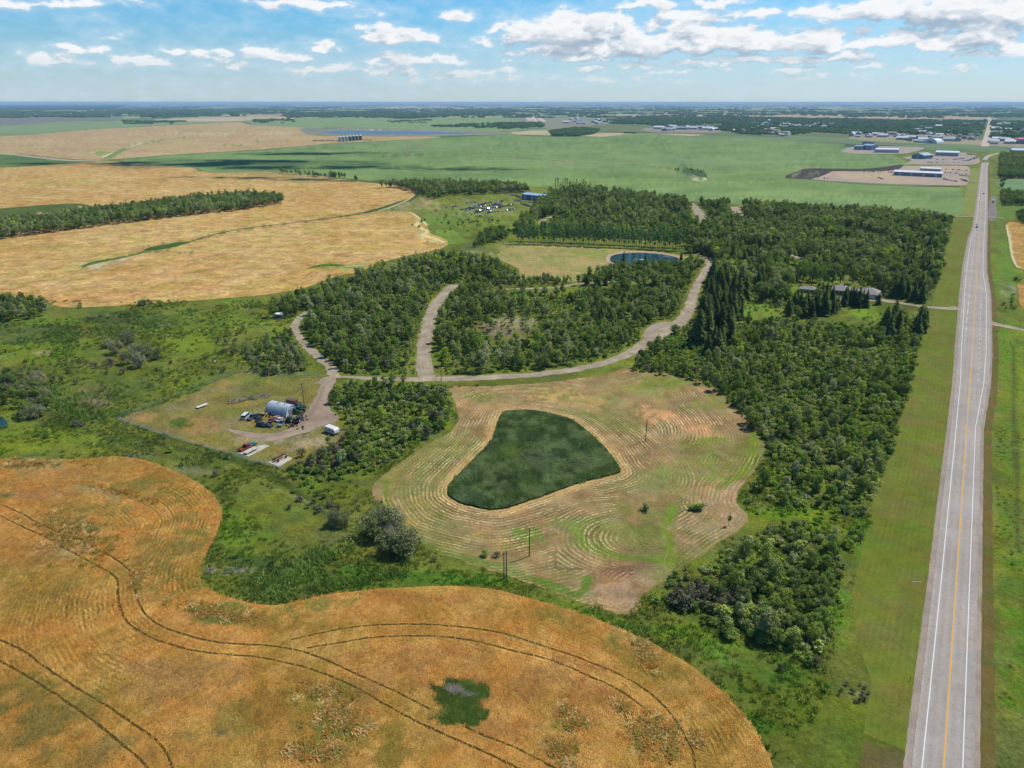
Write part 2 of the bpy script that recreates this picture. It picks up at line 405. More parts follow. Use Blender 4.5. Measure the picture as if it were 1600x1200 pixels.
def grid_sheet(name, x0, x1, y0, y1, step, mat, base, var, strokes, z, seed=3):
    xs = np.arange(x0, x1 + step, step); ys = np.arange(y0, y1 + .1, step * .75)
    gx, gy = np.meshgrid(xs, ys); px = np.stack([gx.ravel(), gy.ravel()], 1); xy = Wn(px)
    cols = paint(px, xy, base, var, strokes, .35, seed)
    nx, ny = len(xs), len(ys); i = np.arange((ny - 1) * (nx - 1)); r, c = i // (nx - 1), i % (nx - 1); a = r * nx + c
    f = np.stack([a, a + nx, a + nx + 1, a + 1], 1)
    o = mesh_np(name, np.column_stack([xy, np.full(len(xy), z)]), f, mat, cols=cols); o['kind'] = 'structure'; return o
def ribbon(name, pts, width, mat, z, px=True, jit=.0, closed=False, sub=5, col=None, wcols=False, step=2., seed=0):
    """a strip along a centre line; width a number or list per point"""
    p = np.asarray(pts, float); w = np.full(len(p), width, float) if np.isscalar(width) else np.asarray(width, float)
    if px: p = Wn(p)
    s = smooth_line(np.column_stack([p, w]), closed, sub)
    d = np.concatenate([[0], np.cumsum(np.hypot(*np.diff(s[:, :2], axis=0).T))]); n = max(int(d[-1] / step), 2)
    q = np.linspace(0, d[-1], n); s = np.stack([np.interp(q, d, s[:, k]) for k in range(3)], 1)
    T = np.gradient(s[:, :2], axis=0); T /= np.hypot(*T.T)[:, None] + 1e-9; N = np.stack([-T[:, 1], T[:, 0]], 1)
    jl = (fbm(q / 1.5, q * 0 + 3, 3, seed) - .5) * 2 * jit; jr = (fbm(q / 1.5, q * 0 + 9, 3, seed + 4) - .5) * 2 * jit
    L = s[:, :2] + N * (s[:, 2] / 2 + jl)[:, None]; Rr = s[:, :2] - N * (s[:, 2] / 2 + jr)[:, None]
    v = np.zeros((2 * n, 3)); v[0::2, :2] = L; v[1::2, :2] = Rr; v[:, 2] = z
    f = [(2 * i, 2 * i + 1, 2 * i + 3, 2 * i + 2) for i in range(n - 1)]
    cols = None
    if col: cols = np.tile(lin(col) / K, (2 * n, 1))
    o = mesh_np(name, v, f, mat, cols=cols); return o
# ================================================================== SETTING
# ---- the plain out to the horizon: survey grid of crops
def mat_plain():
    m_ = bpy.data.materials.new('plain'); m_.use_nodes = True; t = NT(m_.node_tree)
    g = t.n('ShaderNodeNewGeometry'); P = g.outputs['Position']
    mp = t.n('ShaderNodeMapping', vector_type='POINT'); t.put(mp.inputs[0], P); mp.inputs['Rotation'].default_value = (0, 0, PHI)
    Q = mp.outputs[0]
    def cells(sx, sy, off):
        v = t.vm('FLOOR', t.vm('MULTIPLY', t.vm('ADD', Q, off), (1 / sx, 1 / sy, 0)))
        x = t.n('ShaderNodeTexWhiteNoise', noise_dimensions='2D'); t.put(x.inputs['Vector'], v); return x.outputs['Value']
    a = cells(820, 820, (120, 300, 0)); b = cells(820, 410, (120, 300, 0)); pick = cells(1640, 1640, (120, 300, 0))
    v = t.m('ADD', t.m('MULTIPLY', a, t.m('GREATER_THAN', pick, .45)), t.m('MULTIPLY', b, t.m('LESS_THAN', pick, .45001)))
    S = [(0, '#6f8f5e'), (.16, '#84a06c'), (.30, '#5d8056'), (.44, '#b9a67e'), (.56, '#7a9767'), (.66, '#8f9f68'), (.76, '#c4b088'), (.86, '#648458'), (.94, '#a59a78')]
    col = t.ramp(v, [(p, alb(h)) for p, h in S], 'CONSTANT')
    n = t.noise(P, .004, 6, .7); n2 = t.noise(t.vm('MULTIPLY', Q, (1, 2.5, 1)), .0011, 5, .7)
    # bluffs and sloughs: irregular darker ground
    col = t.mix(t.mr(n2, .53, .60, 0, .8), col, (*alb('#3f5c44'), 1))
    f = t.m('MULTIPLY_ADD', t.m('SUBTRACT', n, .5), .8, 1.)
    col = t.vm('SCALE', col, scale=f)
    principled(t, col, 1., spec=.02); return m_
rr = 60000; N_ = 64
v = [(0, 0, -.4)] + [(rr * math.cos(2 * math.pi * i / N_), rr * math.sin(2 * math.pi * i / N_), -.4) for i in range(N_)]
struct(mesh_np('ground', v, [(0, 1 + i, 1 + (i + 1) % N_) for i in range(N_)], mat_plain()))

M_GRASS = veg('grassland', .015, .15, .9, .22, .46, .7, (1.35, 1.08, .55), .75, 1., 1.2)
M_WHEAT = veg('wheat', .025, .22, 2.0, .14, .42, .8, (.84, 1.0, .55), .45, 1., .6, line=(1.15, .8, 3.))
M_STUB = veg('mown_hay', .02, .2, 1.4, .14, .45, .65, (1.22, .96, .75), .6, .9, .4, line=(1.35, .55, 4., '#dcc08c', .95, .3))
M_GOLD = veg('ripening_grain', .008, .08, .35, .16, .8, .8, (.80, 1.02, .6), .7, .9, .9)
M_CROP = veg('green_crop', .004, .02, .2, .2, .26, .3, (1.1, 1.03, .8), .6, .4, .6, streak=(.35, 1.3, 1))
M_VERGE = veg('mown_verge', .02, .3, 2., .15, .3, .45, (1.35, 1.0, .7), .6, .6, .3, line=(1.5, .14, 1.))
M_DIRT = veg('gravel', .05, .35, 2.5, .12, .22, .3, (1.1, .98, .85), .4, .4, .2)
M_REED = veg('reeds', .03, .16, 1.1, .2, .6, .8, (1.1, 1.1, 1.0), .5, 1.2, 1.)

# ---- rough green ground round the farmyard, the wood and the road
G_STROKES = [
 ('e', 60, 690, 170, 26, '#6f9434', .8), ('e', 110, 640, 60, 22, '#44633c', .8), ('e', 150, 618, 40, 24, '#a08a78', .55), ('e', 200, 600, 60, 30, '#466b3e', .6),
 ('e', 30, 598, 40, 8, '#8a6d52', .6), ('e', 70, 550, 90, 22, '#5b8a34', .8), ('e', 40, 520, 90, 18, '#4b7047', .9), ('e', 70, 500, 60, 10, '#5f9440', .8),
 ('e', 220, 500, 90, 14, '#3f6140', .9), ('e', 258, 503, 16, 7, '#a48d76', .9), ('e', 70, 551, 18, 5, '#b9ab82', .8), ('e', 300, 540, 60, 22, '#6b9636', .8),
 ('e', 340, 500, 90, 18, '#57863a', .7), ('e', 320, 600, 60, 14, '#5e8a3a', .7), ('e', 120, 480, 60, 8, '#547a36', .8), ('e', 380, 470, 60, 8, '#5f8c3e', .8),
 ('e', 60, 722, 60, 8, '#b8b58a', .7), ('e', 200, 705, 60, 9, '#76893c', .6), ('e', 225, 712, 40, 8, '#7d8a72', .7), ('e', 300, 735, 45, 10, '#7b876c', .7), ('e', 370, 760, 40, 12, '#6d8550', .5),
 ('e', 380, 830, 60, 40, '#5b8f38', .8), ('e', 440, 800, 60, 30, '#6f8638', .7), ('e', 400, 860, 60, 30, '#5c8e3e', .7),
 ('e', 440, 880, 120, 18, '#3d6840', .85), ('e', 430, 905, 110, 30, '#466e38', .8), ('e', 380, 890, 30, 6, '#9a978c', .75), ('e', 343, 893, 30, 6, '#a39c90', .8), ('e', 560, 900, 90, 25, '#4f8a38', .8),
 ('e', 500, 765, 70, 16, '#5f8633', .7), ('e', 640, 900, 70, 14, '#67943c', .8), ('e', 700, 905, 90, 14, '#4b8535', .8), ('e', 520, 740, 60, 12, '#57832f', .7),
 ('e', 545, 738, 50, 12, '#6f8f36', .7), ('e', 572, 810, 10, 6, '#7d7a7a', .8), ('l', [(566, 818), (540, 835), (500, 855), (480, 862)], 1.2, '#7c7a5c', .7),
 ('l', [(180, 665), (230, 690), (300, 705), (360, 718), (430, 745), (470, 775), (510, 800), (540, 812)], 3., '#3c5c34', .8),
 ('l', [(110, 668), (150, 672), (185, 690), (230, 705), (290, 720), (350, 738)], 2.5, '#46683a', .6),
 ('l', [(420, 760), (470, 780), (520, 800)], 1.5, '#8a9a68', .6),
 ('e', 1060, 985, 70, 16, '#58903a', .9), ('e', 1120, 1010, 80, 22, '#629a42', .8, 25), ('e', 1200, 1060, 70, 40, '#4c7e34', .8), ('e', 1210, 1130, 70, 40, '#447c34', .8), ('e', 1260, 1160, 60, 50, '#54762f', .6),
 ('e', 1310, 960, 22, 60, '#54923a', .8), ('e', 1345, 850, 20, 50, '#4f8a35', .8), ('e', 880, 950, 90, 10, '#548a38', .8, 12), ('e', 960, 975, 50, 10, '#568c3c', .8, 20), ('e', 750, 908, 60, 8, '#4b8c36', .8),
 ('e', 1330, 1100, 40, 30, '#5f7a3a', .6), ('e', 1340, 1160, 40, 50, '#4f7a30', .7), ('e', 1336, 1086, 14, 10, '#9aa27c', .6), ('e', 1400, 1150, 14, 90, '#6d5f43', .55), ('e', 1260, 745, 90, 18, '#64902f', .7), ('e', 1240, 800, 60, 18, '#5f9a30', .8),
 ('e', 1280, 830, 50, 14, '#5d9a34', .7), ('e', 1120, 880, 60, 14, '#5d8f30', .7), ('e', 1160, 800, 20, 30, '#659533', .7), ('e', 1190, 870, 40, 20, '#5a8f30', .7),
 # right of the highway
 ('e', 1575, 560, 22, 70, '#5a9438', .8), ('e', 1600, 620, 12, 200, '#6c983a', .8), ('e', 1572, 800, 14, 260, '#568c34', .8), ('l', [R_ for R_ in [(1583, 540), (1587, 700), (1592, 860)]], 1.6, '#47603a', .6),
 ('l', [(1600, 900), (1610, 1100)], 1.6, '#4c662e', .6), ('e', 1620, 1000, 60, 160, '#4d8a34', .8), ('e', 1570, 430, 20, 60, '#57923f', .8), ('e', 1575, 455, 16, 9, '#8fa08c', .7), ('l', [(1558, 441), (1580, 448), (1592, 460)], 3, '#7f9284', .7),
 ('e', 1560, 320, 12, 50, '#5d8a48', .8), ('e', 1515, 320, 10, 40, '#6a8f4a', .6), ('e', 1590, 290, 20, 8, '#5f9a5a', .8), ('e', 1595, 320, 20, 8, '#4f8f4a', .8),
 # centre and north
 ('e', 700, 340, 50, 22, '#5f9450', .8), ('e', 760, 325, 70, 18, '#7c9a5c', .7), ('e', 640, 320, 30, 10, '#a69678', .6), ('e', 672, 316, 22, 10, '#b09a7c', .8, 30), ('e', 740, 325, 60, 14, '#8a8a70', .35),
 ('e', 780, 350, 60, 12, '#6a9a48', .7), ('e', 700, 370, 30, 12, '#67a14e', .8), ('e', 750, 385, 40, 8, '#47704a', .7), ('e', 790, 388, 20, 7, '#a39a80', .6), ('e', 745, 395, 25, 5, '#b4b29a', .5), ('e', 700, 398, 30, 6, '#5fa046', .7),
 ('l', [(656, 300), (640, 315), (600, 328), (560, 338)], 6, '#6f8a6a', .6), ('l', [(640, 316), (610, 325), (590, 330)], 4, '#b8ad92', .6),
 ('e', 790, 512, 58, 20, '#8f8072', .8), ('e', 805, 505, 34, 10, '#a8a287', .7), ('e', 640, 480, 30, 10, '#a39480', .6), ('e', 555, 450, 14, 4, '#a89a8c', .7), ('e', 660, 420, 10, 4, '#8a7f78', .7),
 ('e', 1290, 500, 140, 14, '#56803c', .8), ('e', 1270, 515, 120, 10, '#4a6b48', .85), ('e', 1180, 480, 40, 18, '#5f9a48', .8), ('e', 1360, 492, 50, 10, '#62a035', .9), ('e', 1330, 480, 40, 6, '#5fa032', .9), ('e', 1305, 430, 20, 14, '#5ea336', .9), ('e', 1240, 415, 12, 9, '#6aa040', .8), ('e', 1245, 455, 12, 12, '#6aa038', .8),
 ('e', 920, 458, 22, 8, '#6f9440', .8), ('e', 850, 452, 60, 4, '#7a9a48', .6), ('e', 830, 580, 60, 5, '#74944a', .6), ('e', 460, 585, 60, 7, '#6a9440', .8), ('e', 650, 578, 16, 8, '#8f9a58', .6),
 ('e', 430, 510, 30, 10, '#6f9a44', .7), ('e', 415, 545, 40, 14, '#476f3c', .6), ('e', 1085, 600, 60, 14, '#5d8c36', .6), ('e', 590, 640, 70, 40, '#5d8a30', .5), ('e', 650, 660, 40, 18, '#66a02f', .6),
 ('e', 700, 648, 12, 26, '#5f9a30', .7), ('e', 900, 555, 120, 10, '#5f8a34', .5),
]
grid_sheet('grassland', -720, 2320, 236, 1400, 6, M_GRASS, '#5f8032', [('#4a6a30', 40, .6), ('#7a9a3e', 50, .75), ('#62703c', 20, .5), ('#86984a', 12, .45), ('#3a5a2a', 8, .4), ('#74744a', 22, .3)], G_STROKES, 0.)

# ---- near grain field with curving drill rows and tramlines
WHEAT = [(-500, 690), (-200, 706), (0, 721), (50, 721), (105, 721), (150, 718), (185, 716), (220, 721), (250, 729), (280, 742), (310, 758), (330, 773), (343, 789), (347, 800), (346, 813), (338, 835), (325, 860), (314, 885), (312, 900), (317, 914), (330, 925), (350, 934), (375, 942), (400, 947), (430, 950), (458, 945), (490, 937), (525, 931), (600, 923), (680, 919), (720, 919), (760, 922), (800, 931), (820, 936), (860, 947), (900, 960), (940, 974), (970, 987), (1000, 1000), (1040, 1020), (1080, 1045), (1110, 1068), (1140, 1096), (1165, 1125), (1185, 1155), (1200, 1185), (1212, 1220), (1225, 1290), (1235, 1400), (700, 1420), (0, 1420), (-400, 1400)]
WL = Wn(smooth_line(WHEAT[2:-4], sub=2))
def wheat_lin(xy, px):
    q = np.zeros(len(px))
    for cx, cy, rx, ry, a in [(300, 800, 70, 45, 1), (190, 815, 45, 35, .8), (290, 905, 60, 40, .9), (110, 990, 110, 90, .9), (200, 1050, 120, 60, .6), (240, 850, 60, 60, .5), (900, 1010, 200, 50, .35), (1120, 1150, 60, 70, .7), (600, 1010, 300, 60, .3), (180, 960, 70, 60, .8)]:
        q = np.maximum(q, np.clip(1.3 - np.hypot((px[:, 0] - cx) / rx, (px[:, 1] - cy) / ry), 0, 1) * a)
    return np.clip(q + .1, 0, 1)
W_STROKES = [
 ('e', 250, 770, 90, 22, '#94883c', .6, 20), ('e', 300, 870, 40, 60, '#8c8438', .6), ('e', 230, 900, 70, 40, '#93853e', .5), ('e', 60, 900, 60, 30, '#a1883f', .5), ('e', 400, 975, 150, 14, '#8b8238', .6, 4), ('e', 60, 1110, 110, 60, '#857c3c', .65), ('e', 120, 1180, 120, 40, '#8a7c3c', .6), ('e', 470, 1110, 110, 70, '#98803a', .6), ('e', 560, 1160, 90, 50, '#8a7f36', .6), ('e', 1000, 1040, 110, 22, '#8f8038', .6, 32), ('e', 1120, 1140, 60, 60, '#a07c38', .5), ('e', 850, 965, 110, 12, '#99883c', .6, 16), ('e', 350, 790, 20, 30, '#b08a3c', .5), ('e', 150, 800, 80, 14, '#8f8444', .5),
 ('e', 60, 730, 60, 10, '#b9a46a', .7), ('e', 12, 777, 14, 5, '#5d6a38', .9), ('e', 200, 735, 40, 14, '#a88038', .5), ('e', 260, 745, 60, 16, '#a3803a', .6), ('e', 230, 760, 50, 10, '#8b8648', .5), ('e', 110, 745, 70, 16, '#b98c58', .6), ('e', 60, 775, 60, 14, '#b98c5c', .6),
 ('e', 150, 772, 50, 7, '#b9a878', .6, 12), ('e', 110, 820, 55, 14, '#7f7f48', .8, 15), ('e', 90, 840, 40, 14, '#8a8650', .7, 35), ('e', 120, 855, 30, 14, '#c4ad78', .7), ('e', 100, 870, 40, 10, '#b9a26c', .6), ('e', 40, 870, 60, 18, '#a98048', .6),
 ('e', 300, 830, 40, 40, '#8f8646', .5), ('e', 260, 865, 60, 30, '#9a8446', .6), ('e', 330, 965, 60, 16, '#808448', .8, 8), ('e', 360, 955, 55, 10, '#86893f', .8, 8), ('e', 440, 965, 60, 12, '#9a8a3c', .7), ('e', 500, 948, 70, 12, '#8f8c44', .7, -8), ('e', 430, 985, 80, 14, '#b08038', .6), ('e', 60, 935, 70, 22, '#9a8040', .6), ('e', 40, 1140, 90, 60, '#8f7c44', .6), ('e', 200, 1180, 80, 30, '#a08250', .5), ('e', 380, 1130, 50, 40, '#8f8040', .6),
 ('e', 280, 1060, 120, 45, '#a98252', .6), ('e', 650, 1040, 160, 50, '#b98752', .5), ('e', 850, 1100, 160, 70, '#a8784a', .5), ('e', 560, 1110, 60, 40, '#b08450', .5),
 ('e', 500, 1090, 60, 26, '#8f8640', .8), ('e', 530, 1135, 42, 26, '#7f8546', .9, 20), ('e', 530, 1125, 20, 10, '#c4b888', .7), ('e', 500, 1170, 50, 22, '#8a863c', .8), ('e', 600, 1180, 60, 26, '#98823c', .8), ('e', 450, 1180, 60, 30, '#a87c38', .7), ('e', 440, 1060, 60, 26, '#a8803c', .7), ('e', 420, 1110, 40, 40, '#a07838', .7), ('e', 280, 1155, 35, 10, '#7a7250', .6), ('e', 340, 1150, 30, 5, '#7c7450', .6),
 ('e', 713, 1092, 42, 36, '#3b5a2c', 1., 10), ('e', 714, 1120, 48, 22, '#42642f', 1.), ('e', 738, 1082, 30, 20, '#42642f', 1., 20), ('e', 708, 1080, 20, 6, '#857a74', 1., 8), ('e', 735, 1088, 14, 4, '#8a7f78', .8),
 ('e', 890, 970, 60, 12, '#9a8640', .6, 20), ('e', 980, 1010, 60, 14, '#8f8440', .8, 28), ('e', 1005, 1025, 24, 28, '#7f8444', .9, -20), ('e', 1020, 1050, 16, 12, '#b3a35c', .6, 30), ('e', 1060, 1060, 60, 18, '#9a7f38', .7, 35), ('e', 1130, 1120, 30, 40, '#a88038', .6), ('e', 800, 998, 22, 4, '#86a060', .8, 15), ('e', 835, 1008, 26, 4, '#8fa86a', .8, 22), ('e', 740, 935, 220, 9, '#b87e48', .5),
 ('e', 885, 1120, 12, 18, '#c9a964', .8), ('e', 890, 1128, 26, 5, '#bb9a5a', .6), ('e', 870, 1165, 20, 10, '#cba968', .7, 30), ('e', 870, 1192, 26, 9, '#c9a868', .8), ('e', 965, 1108, 18, 6, '#c0a05c', .7, 35), ('e', 1005, 1150, 26, 14, '#c4a464', .7, 30), ('e', 1030, 1130, 24, 9, '#c4a868', .7, 50), ('e', 1045, 1165, 12, 26, '#c8aa66', .8), ('e', 1080, 1160, 10, 9, '#b8a860', .7), ('e', 990, 1175, 24, 8, '#c7a766', .7, 20),
]
TRAMS = [
 [(-60, 780), (0, 808), (25, 821), (75, 844), (100, 859), (150, 885), (178, 902), (185, 912), (185, 930), (190, 955), (200, 975), (225, 993), (250, 1005), (290, 1017), (330, 1024), (392, 1029)],
 [(-60, 765), (0, 790), (40, 808), (60, 820), (125, 848), (150, 861), (180, 876), (200, 892), (210, 905), (212, 925), (220, 950), (235, 970), (260, 985), (300, 998), (340, 1007), (380, 1010), (402, 1011)],
 [(402, 1011), (425, 1013), (450, 1017), (475, 1022), (510, 1035), (560, 1058), (620, 1085), (672, 1112)], [(722, 1137), (760, 1155), (800, 1170), (840, 1190), (900, 1225), (960, 1280)],
 [(392, 1029), (420, 1033), (450, 1040), (480, 1047), (520, 1062), (560, 1080), (620, 1115), (670, 1140), (730, 1167), (790, 1195), (850, 1230), (900, 1280)],
 [(455, 1003), (500, 993), (540, 985), (590, 980), (660, 979), (720, 983), (770, 990), (800, 997), (850, 1013), (900, 1030), (950, 1050), (990, 1070), (1030, 1100), (1055, 1130), (1070, 1155), (1082, 1180), (1086, 1210), (1088, 1260)],
 [(480, 1016), (530, 1008), (580, 1000), (640, 997), (700, 999), (750, 1007), (800, 1020), (860, 1035), (920, 1060), (960, 1078), (1000, 1105), (1026, 1128), (1042, 1160), (1046, 1200)],
 [(-60, 752), (0, 757), (50, 753), (110, 750), (150, 752), (180, 760), (210, 770), (240, 780), (262, 795), (273, 812)],
 [(-60, 768), (0, 765), (50, 761), (105, 758), (150, 765), (190, 777), (225, 790), (245, 803), (254, 815)],
 [(-60, 975), (0, 1003), (40, 1022), (70, 1045), (120, 1078), (165, 1105), (210, 1135), (250, 1165), (270, 1202), (290, 1270)],
 [(-60, 1005), (0, 1036), (40, 1058), (90, 1090), (140, 1125), (190, 1165), (230, 1202), (270, 1270)],
 [(255, 815), (240, 850), (215, 880), (200, 900)], [(274, 812), (262, 840), (235, 880), (218, 905)],
]
WHEAT_VAR = [('#bc8842', 26, .55), ('#dca866', 14, .6), ('#9e8e40', 30, .55), ('#c88c42', 50, .5), ('#8c863c', 8, .35), ('#e4b96c', 4, .4), ('#b88038', 9, .35)]
field('grain_field', WHEAT, M_WHEAT, '#d2984e', WHEAT_VAR, W_STROKES, .72, 4.5, .35, 21,
      lines=lambda xy, px: pldist(xy, WL), linf=wheat_lin, skirt=.75)
M_TRAM = veg('tramline_soil', .05, .6, 3., .1, .4, .6, (.9, 1.1, .8), .5, .8, .2)
for i, tl in enumerate(TRAMS):
    faint = i in (7, 8, 11, 12)
    o = ribbon('tramline', tl, .52 if not faint else .28, M_TRAM, .728, jit=.17, col='#5e4820' if not faint else '#7c6232', step=.35, seed=i); struct(o)

# ---- mown hay meadow and the reed slough in it
MEADOW = [(700, 606), (712, 632), (716, 658), (702, 676), (672, 692), (640, 712), (612, 733), (592, 748), (580, 765), (584, 779), (598, 786), (604, 800), (620, 820), (642, 842), (668, 858), (705, 872), (750, 886), (800, 903), (850, 920), (900, 938), (935, 951), (962, 959), (985, 958), (999, 946), (1003, 931), (1030, 913), (1060, 892), (1092, 872), (1120, 852), (1150, 832), (1166, 815), (1168, 803), (1152, 788), (1155, 765), (1175, 740), (1193, 715), (1197, 698), (1186, 672), (1162, 646), (1132, 620), (1112, 602), (1090, 590), (1040, 581), (985, 574), (950, 584), (900, 592), (850, 598), (780, 603), (735, 604)]
SLOUGH = [(785, 646), (800, 643), (825, 642), (850, 645), (872, 650), (890, 656), (908, 667), (925, 681), (940, 695), (953, 711), (962, 724), (970, 737), (955, 743), (930, 749), (900, 757), (875, 766), (850, 775), (820, 786), (790, 795), (768, 797), (745, 793), (722, 787), (706, 778), (700, 768), (704, 755), (715, 744), (730, 728), (745, 714), (757, 702), (768, 688), (774, 675), (778, 660)]
SL = Wn(smooth_line(SLOUGH, True, 2)); ML = Wn(smooth_line(MEADOW, True, 2))
def hay_dist(xy, px):
    a = pldist(xy, SL, True); b = pldist(xy, ML, True); P0 = np.array(W(1010, 842)); c = np.hypot((xy[:, 0] - P0[0]) * .8, (xy[:, 1] - P0[1]) * 1.15)
    r = np.where((px[:, 0] > 868) & (px[:, 0] < 1045) & (px[:, 1] > 772) & (px[:, 1] < 890), 40 - c, np.where((a > 26) & (px[:, 0] > 930), b, a))
    return r
def hay_lin(xy, px):
    q = .12 + np.clip(fbm(xy[:, 0] / 22, xy[:, 1] / 22, 4, 8) * 4 - 1.5, 0, 1) * .75
    a = pldist(xy, SL, True); q = np.maximum(q, np.clip(1.3 - a / 15, 0, 1))
    for cx, cy, rx, ry, s in [(1075, 668, 75, 24, 1.3), (880, 835, 40, 44, .45), (640, 800, 60, 50, 1), (820, 845, 50, 26, 1.2), (930, 870, 40, 20, .6)]:
        q = np.maximum(q, np.clip(1.3 - np.hypot((px[:, 0] - cx) / rx, (px[:, 1] - cy) / ry), 0, 1) * s)
    q *= np.clip(np.abs(px[:, 0] - 1045) / 14, 0, 1) ** .5 if False else 1
    sel = (px[:, 0] > 965) & (px[:, 0] < 1060) & (px[:, 1] > 772) & (px[:, 1] < 890); q = np.where(sel, q * .15, q)
    return q
H_STROKES = [
 ('l', SLOUGH + SLOUGH[:1], 7., '#c0a46c', .85), ('e', 715, 625, 12, 14, '#b98f66', .7), ('e', 760, 640, 40, 14, '#b59a66', .6), ('l', [(716, 625), (760, 645), (785, 640), (870, 632), (930, 640)], 8, '#b3966a', .7),
 ('e', 880, 622, 60, 12, '#c2a263', .8, 8), ('e', 940, 650, 60, 30, '#8d8a52', .5), ('e', 1045, 655, 40, 12, '#cf9f72', .95, 12), ('e', 1085, 668, 55, 14, '#c99a6c', .95, 8), ('e', 1020, 645, 24, 9, '#c89b6c', .9, 25), ('e', 1120, 682, 30, 6, '#b59a60', .7), ('e', 1110, 690, 40, 5, '#6f9240', .8),
 ('e', 1000, 610, 60, 14, '#8d9350', .8), ('e', 1020, 600, 40, 9, '#6f9238', .9), ('e', 1110, 630, 50, 14, '#7d8c42', .7), ('e', 1060, 600, 50, 6, '#7a9046', .7),
 ('e', 1080, 730, 60, 30, '#85904a', .7), ('e', 1120, 745, 30, 14, '#7a9244', .7), ('e', 1110, 720, 20, 14, '#6f9038', .6), ('e', 1140, 760, 40, 14, '#b09468', .5),
 ('e', 640, 745, 60, 40, '#838848', .8), ('e', 660, 800, 50, 34, '#a5945a', .6), ('e', 700, 690, 50, 24, '#8a8e50', .7), ('e', 598, 770, 14, 14, '#a3885e', .8), ('e', 740, 870, 60, 14, '#9a8e58', .7), ('e', 770, 840, 60, 14, '#a89860', .6),
 ('l', [(604, 752), (603, 775), (612, 800), (640, 842)], 2.5, '#66883a', .8), ('l', [(640, 845), (700, 866), (760, 880), (860, 915)], 3., '#55803a', .7),
 ('e', 825, 838, 38, 16, '#5f8f3a', .95, 12), ('e', 790, 850, 12, 16, '#5d9038', .8), ('e', 905, 835, 14, 30, '#6d9646', .8, -10), ('e', 900, 815, 50, 10, '#6d9446', .6), ('e', 940, 862, 40, 10, '#668f3a', .8, 20), ('e', 980, 760, 60, 20, '#8a8f56', .6),
 ('e', 985, 810, 30, 12, '#a98468', .7), ('e', 990, 800, 18, 8, '#ad8266', .7), ('l', [(1052, 792), (1043, 812), (1042, 835), (1048, 858), (1050, 872), (1044, 882)], 3., '#64903a', .95), ('l', [(1180, 676), (1176, 700), (1166, 735), (1140, 752), (1118, 775)], 3.4, '#648a38', .9),
 ('e', 1100, 830, 50, 26, '#a38c68', .7), ('e', 1140, 790, 30, 26, '#ae9270', .75), ('e', 1100, 770, 40, 10, '#a8926a', .5), ('l', [(1050, 874), (990, 872), (940, 862)], 2.5, '#62883c', .8), ('e', 960, 830, 40, 30, '#8f9154', .6),
 ('e', 965, 895, 50, 14, '#94765c', .95), ('e', 975, 890, 34, 9, '#80624c', .7), ('e', 965, 930, 45, 18, '#b09678', .8), ('e', 1010, 905, 24, 14, '#a0886a', .6), ('l', [(918, 905), (912, 920), (900, 930), (880, 922), (840, 905)], 3., '#52843a', .85), ('e', 860, 880, 40, 10, '#a08c62', .6), ('e', 820, 890, 50, 12, '#7f9450', .5),
 ('e', 740, 615, 50, 6, '#8f9a54', .6), ('e', 1150, 800, 10, 6, '#c0a888', .6), ('l', [(1160, 755), (1130, 770), (1100, 790)], 4, '#b3987a', .5),
]
field('hay_meadow', MEADOW, M_STUB, '#978757', [('#75803e', 20, .8), ('#a98c66', 14, .75), ('#b59c72', 6, .6), ('#7c6644', 8, .5), ('#66803a', 26, .5)], H_STROKES, .05, 4.5, .8, 31, lines=hay_dist, linf=hay_lin, wob=.5)
field('reed_slough', SLOUGH, M_REED, '#2e4a2c', [('#223a20', 12, .8), ('#64855c', 4, .6), ('#456a34', 5, .4)],
      [('e', 800, 710, 20, 14, '#4f7334', .8), ('e', 770, 720, 14, 10, '#466a38', .7), ('e', 870, 720, 60, 20, '#47665a', .4), ('e', 740, 780, 30, 9, '#47705a', .5)], .6, 4, .5, 41, skirt=.6, relief=.7)

# ---- farmyard lot inside the fence
LOT = [(185, 655), (270, 628), (372, 584), (420, 586), (505, 588), (512, 600), (503, 625), (505, 650), (530, 665), (545, 690), (500, 712), (470, 725), (446, 733), (400, 721), (330, 700), (250, 677)]
field('yard_grass', LOT, M_GRASS, '#8a8450', [('#988a58', 16, .7), ('#6f7c3c', 22, .7), ('#a8966a', 6, .4), ('#5c6c34', 9, .4)],
      [('e', 310, 665, 45, 16, '#a3875a', .8), ('e', 225, 652, 34, 8, '#a68a60', .8), ('l', [(190, 652), (225, 635), (265, 622)], 5, '#a08a5c', .7), ('e', 282, 662, 22, 9, '#4f6e34', .9), ('e', 300, 688, 50, 8, '#8f8850', .6), ('e', 470, 625, 40, 12, '#857f44', .7), ('e', 390, 590, 60, 8, '#6c8c3c', .7), ('e', 370, 645, 40, 10, '#6f7f38', .6),
       ('e', 350, 690, 30, 8, '#6f7a3c', .6), ('e', 400, 705, 40, 8, '#8f8a54', .5), ('e', 430, 700, 22, 7, '#b08a50', .5), ('e', 460, 600, 50, 8, '#8a8a44', .6), ('e', 440, 688, 40, 8, '#9a9a66', .6), ('e', 475, 690, 34, 14, '#b0a07c', .7), ('e', 400, 685, 50, 10, '#a5957a', .8), ('e', 460, 690, 40, 8, '#b5a588', .6), ('e', 490, 650, 44, 26, '#a3947c', .6), ('e', 500, 690, 20, 14, '#b0a47c', .5)],
      .03, 4, .5, 51)
YARD = [(358, 671), (375, 673), (402, 677), (430, 677), (455, 668), (470, 655), (482, 640), (492, 622), (500, 605), (508, 594), (518, 586), (527, 592), (517, 608), (513, 625), (517, 640), (530, 650), (528, 658), (505, 665), (490, 672), (474, 677), (448, 684), (420, 690), (398, 686), (378, 680), (360, 674)]
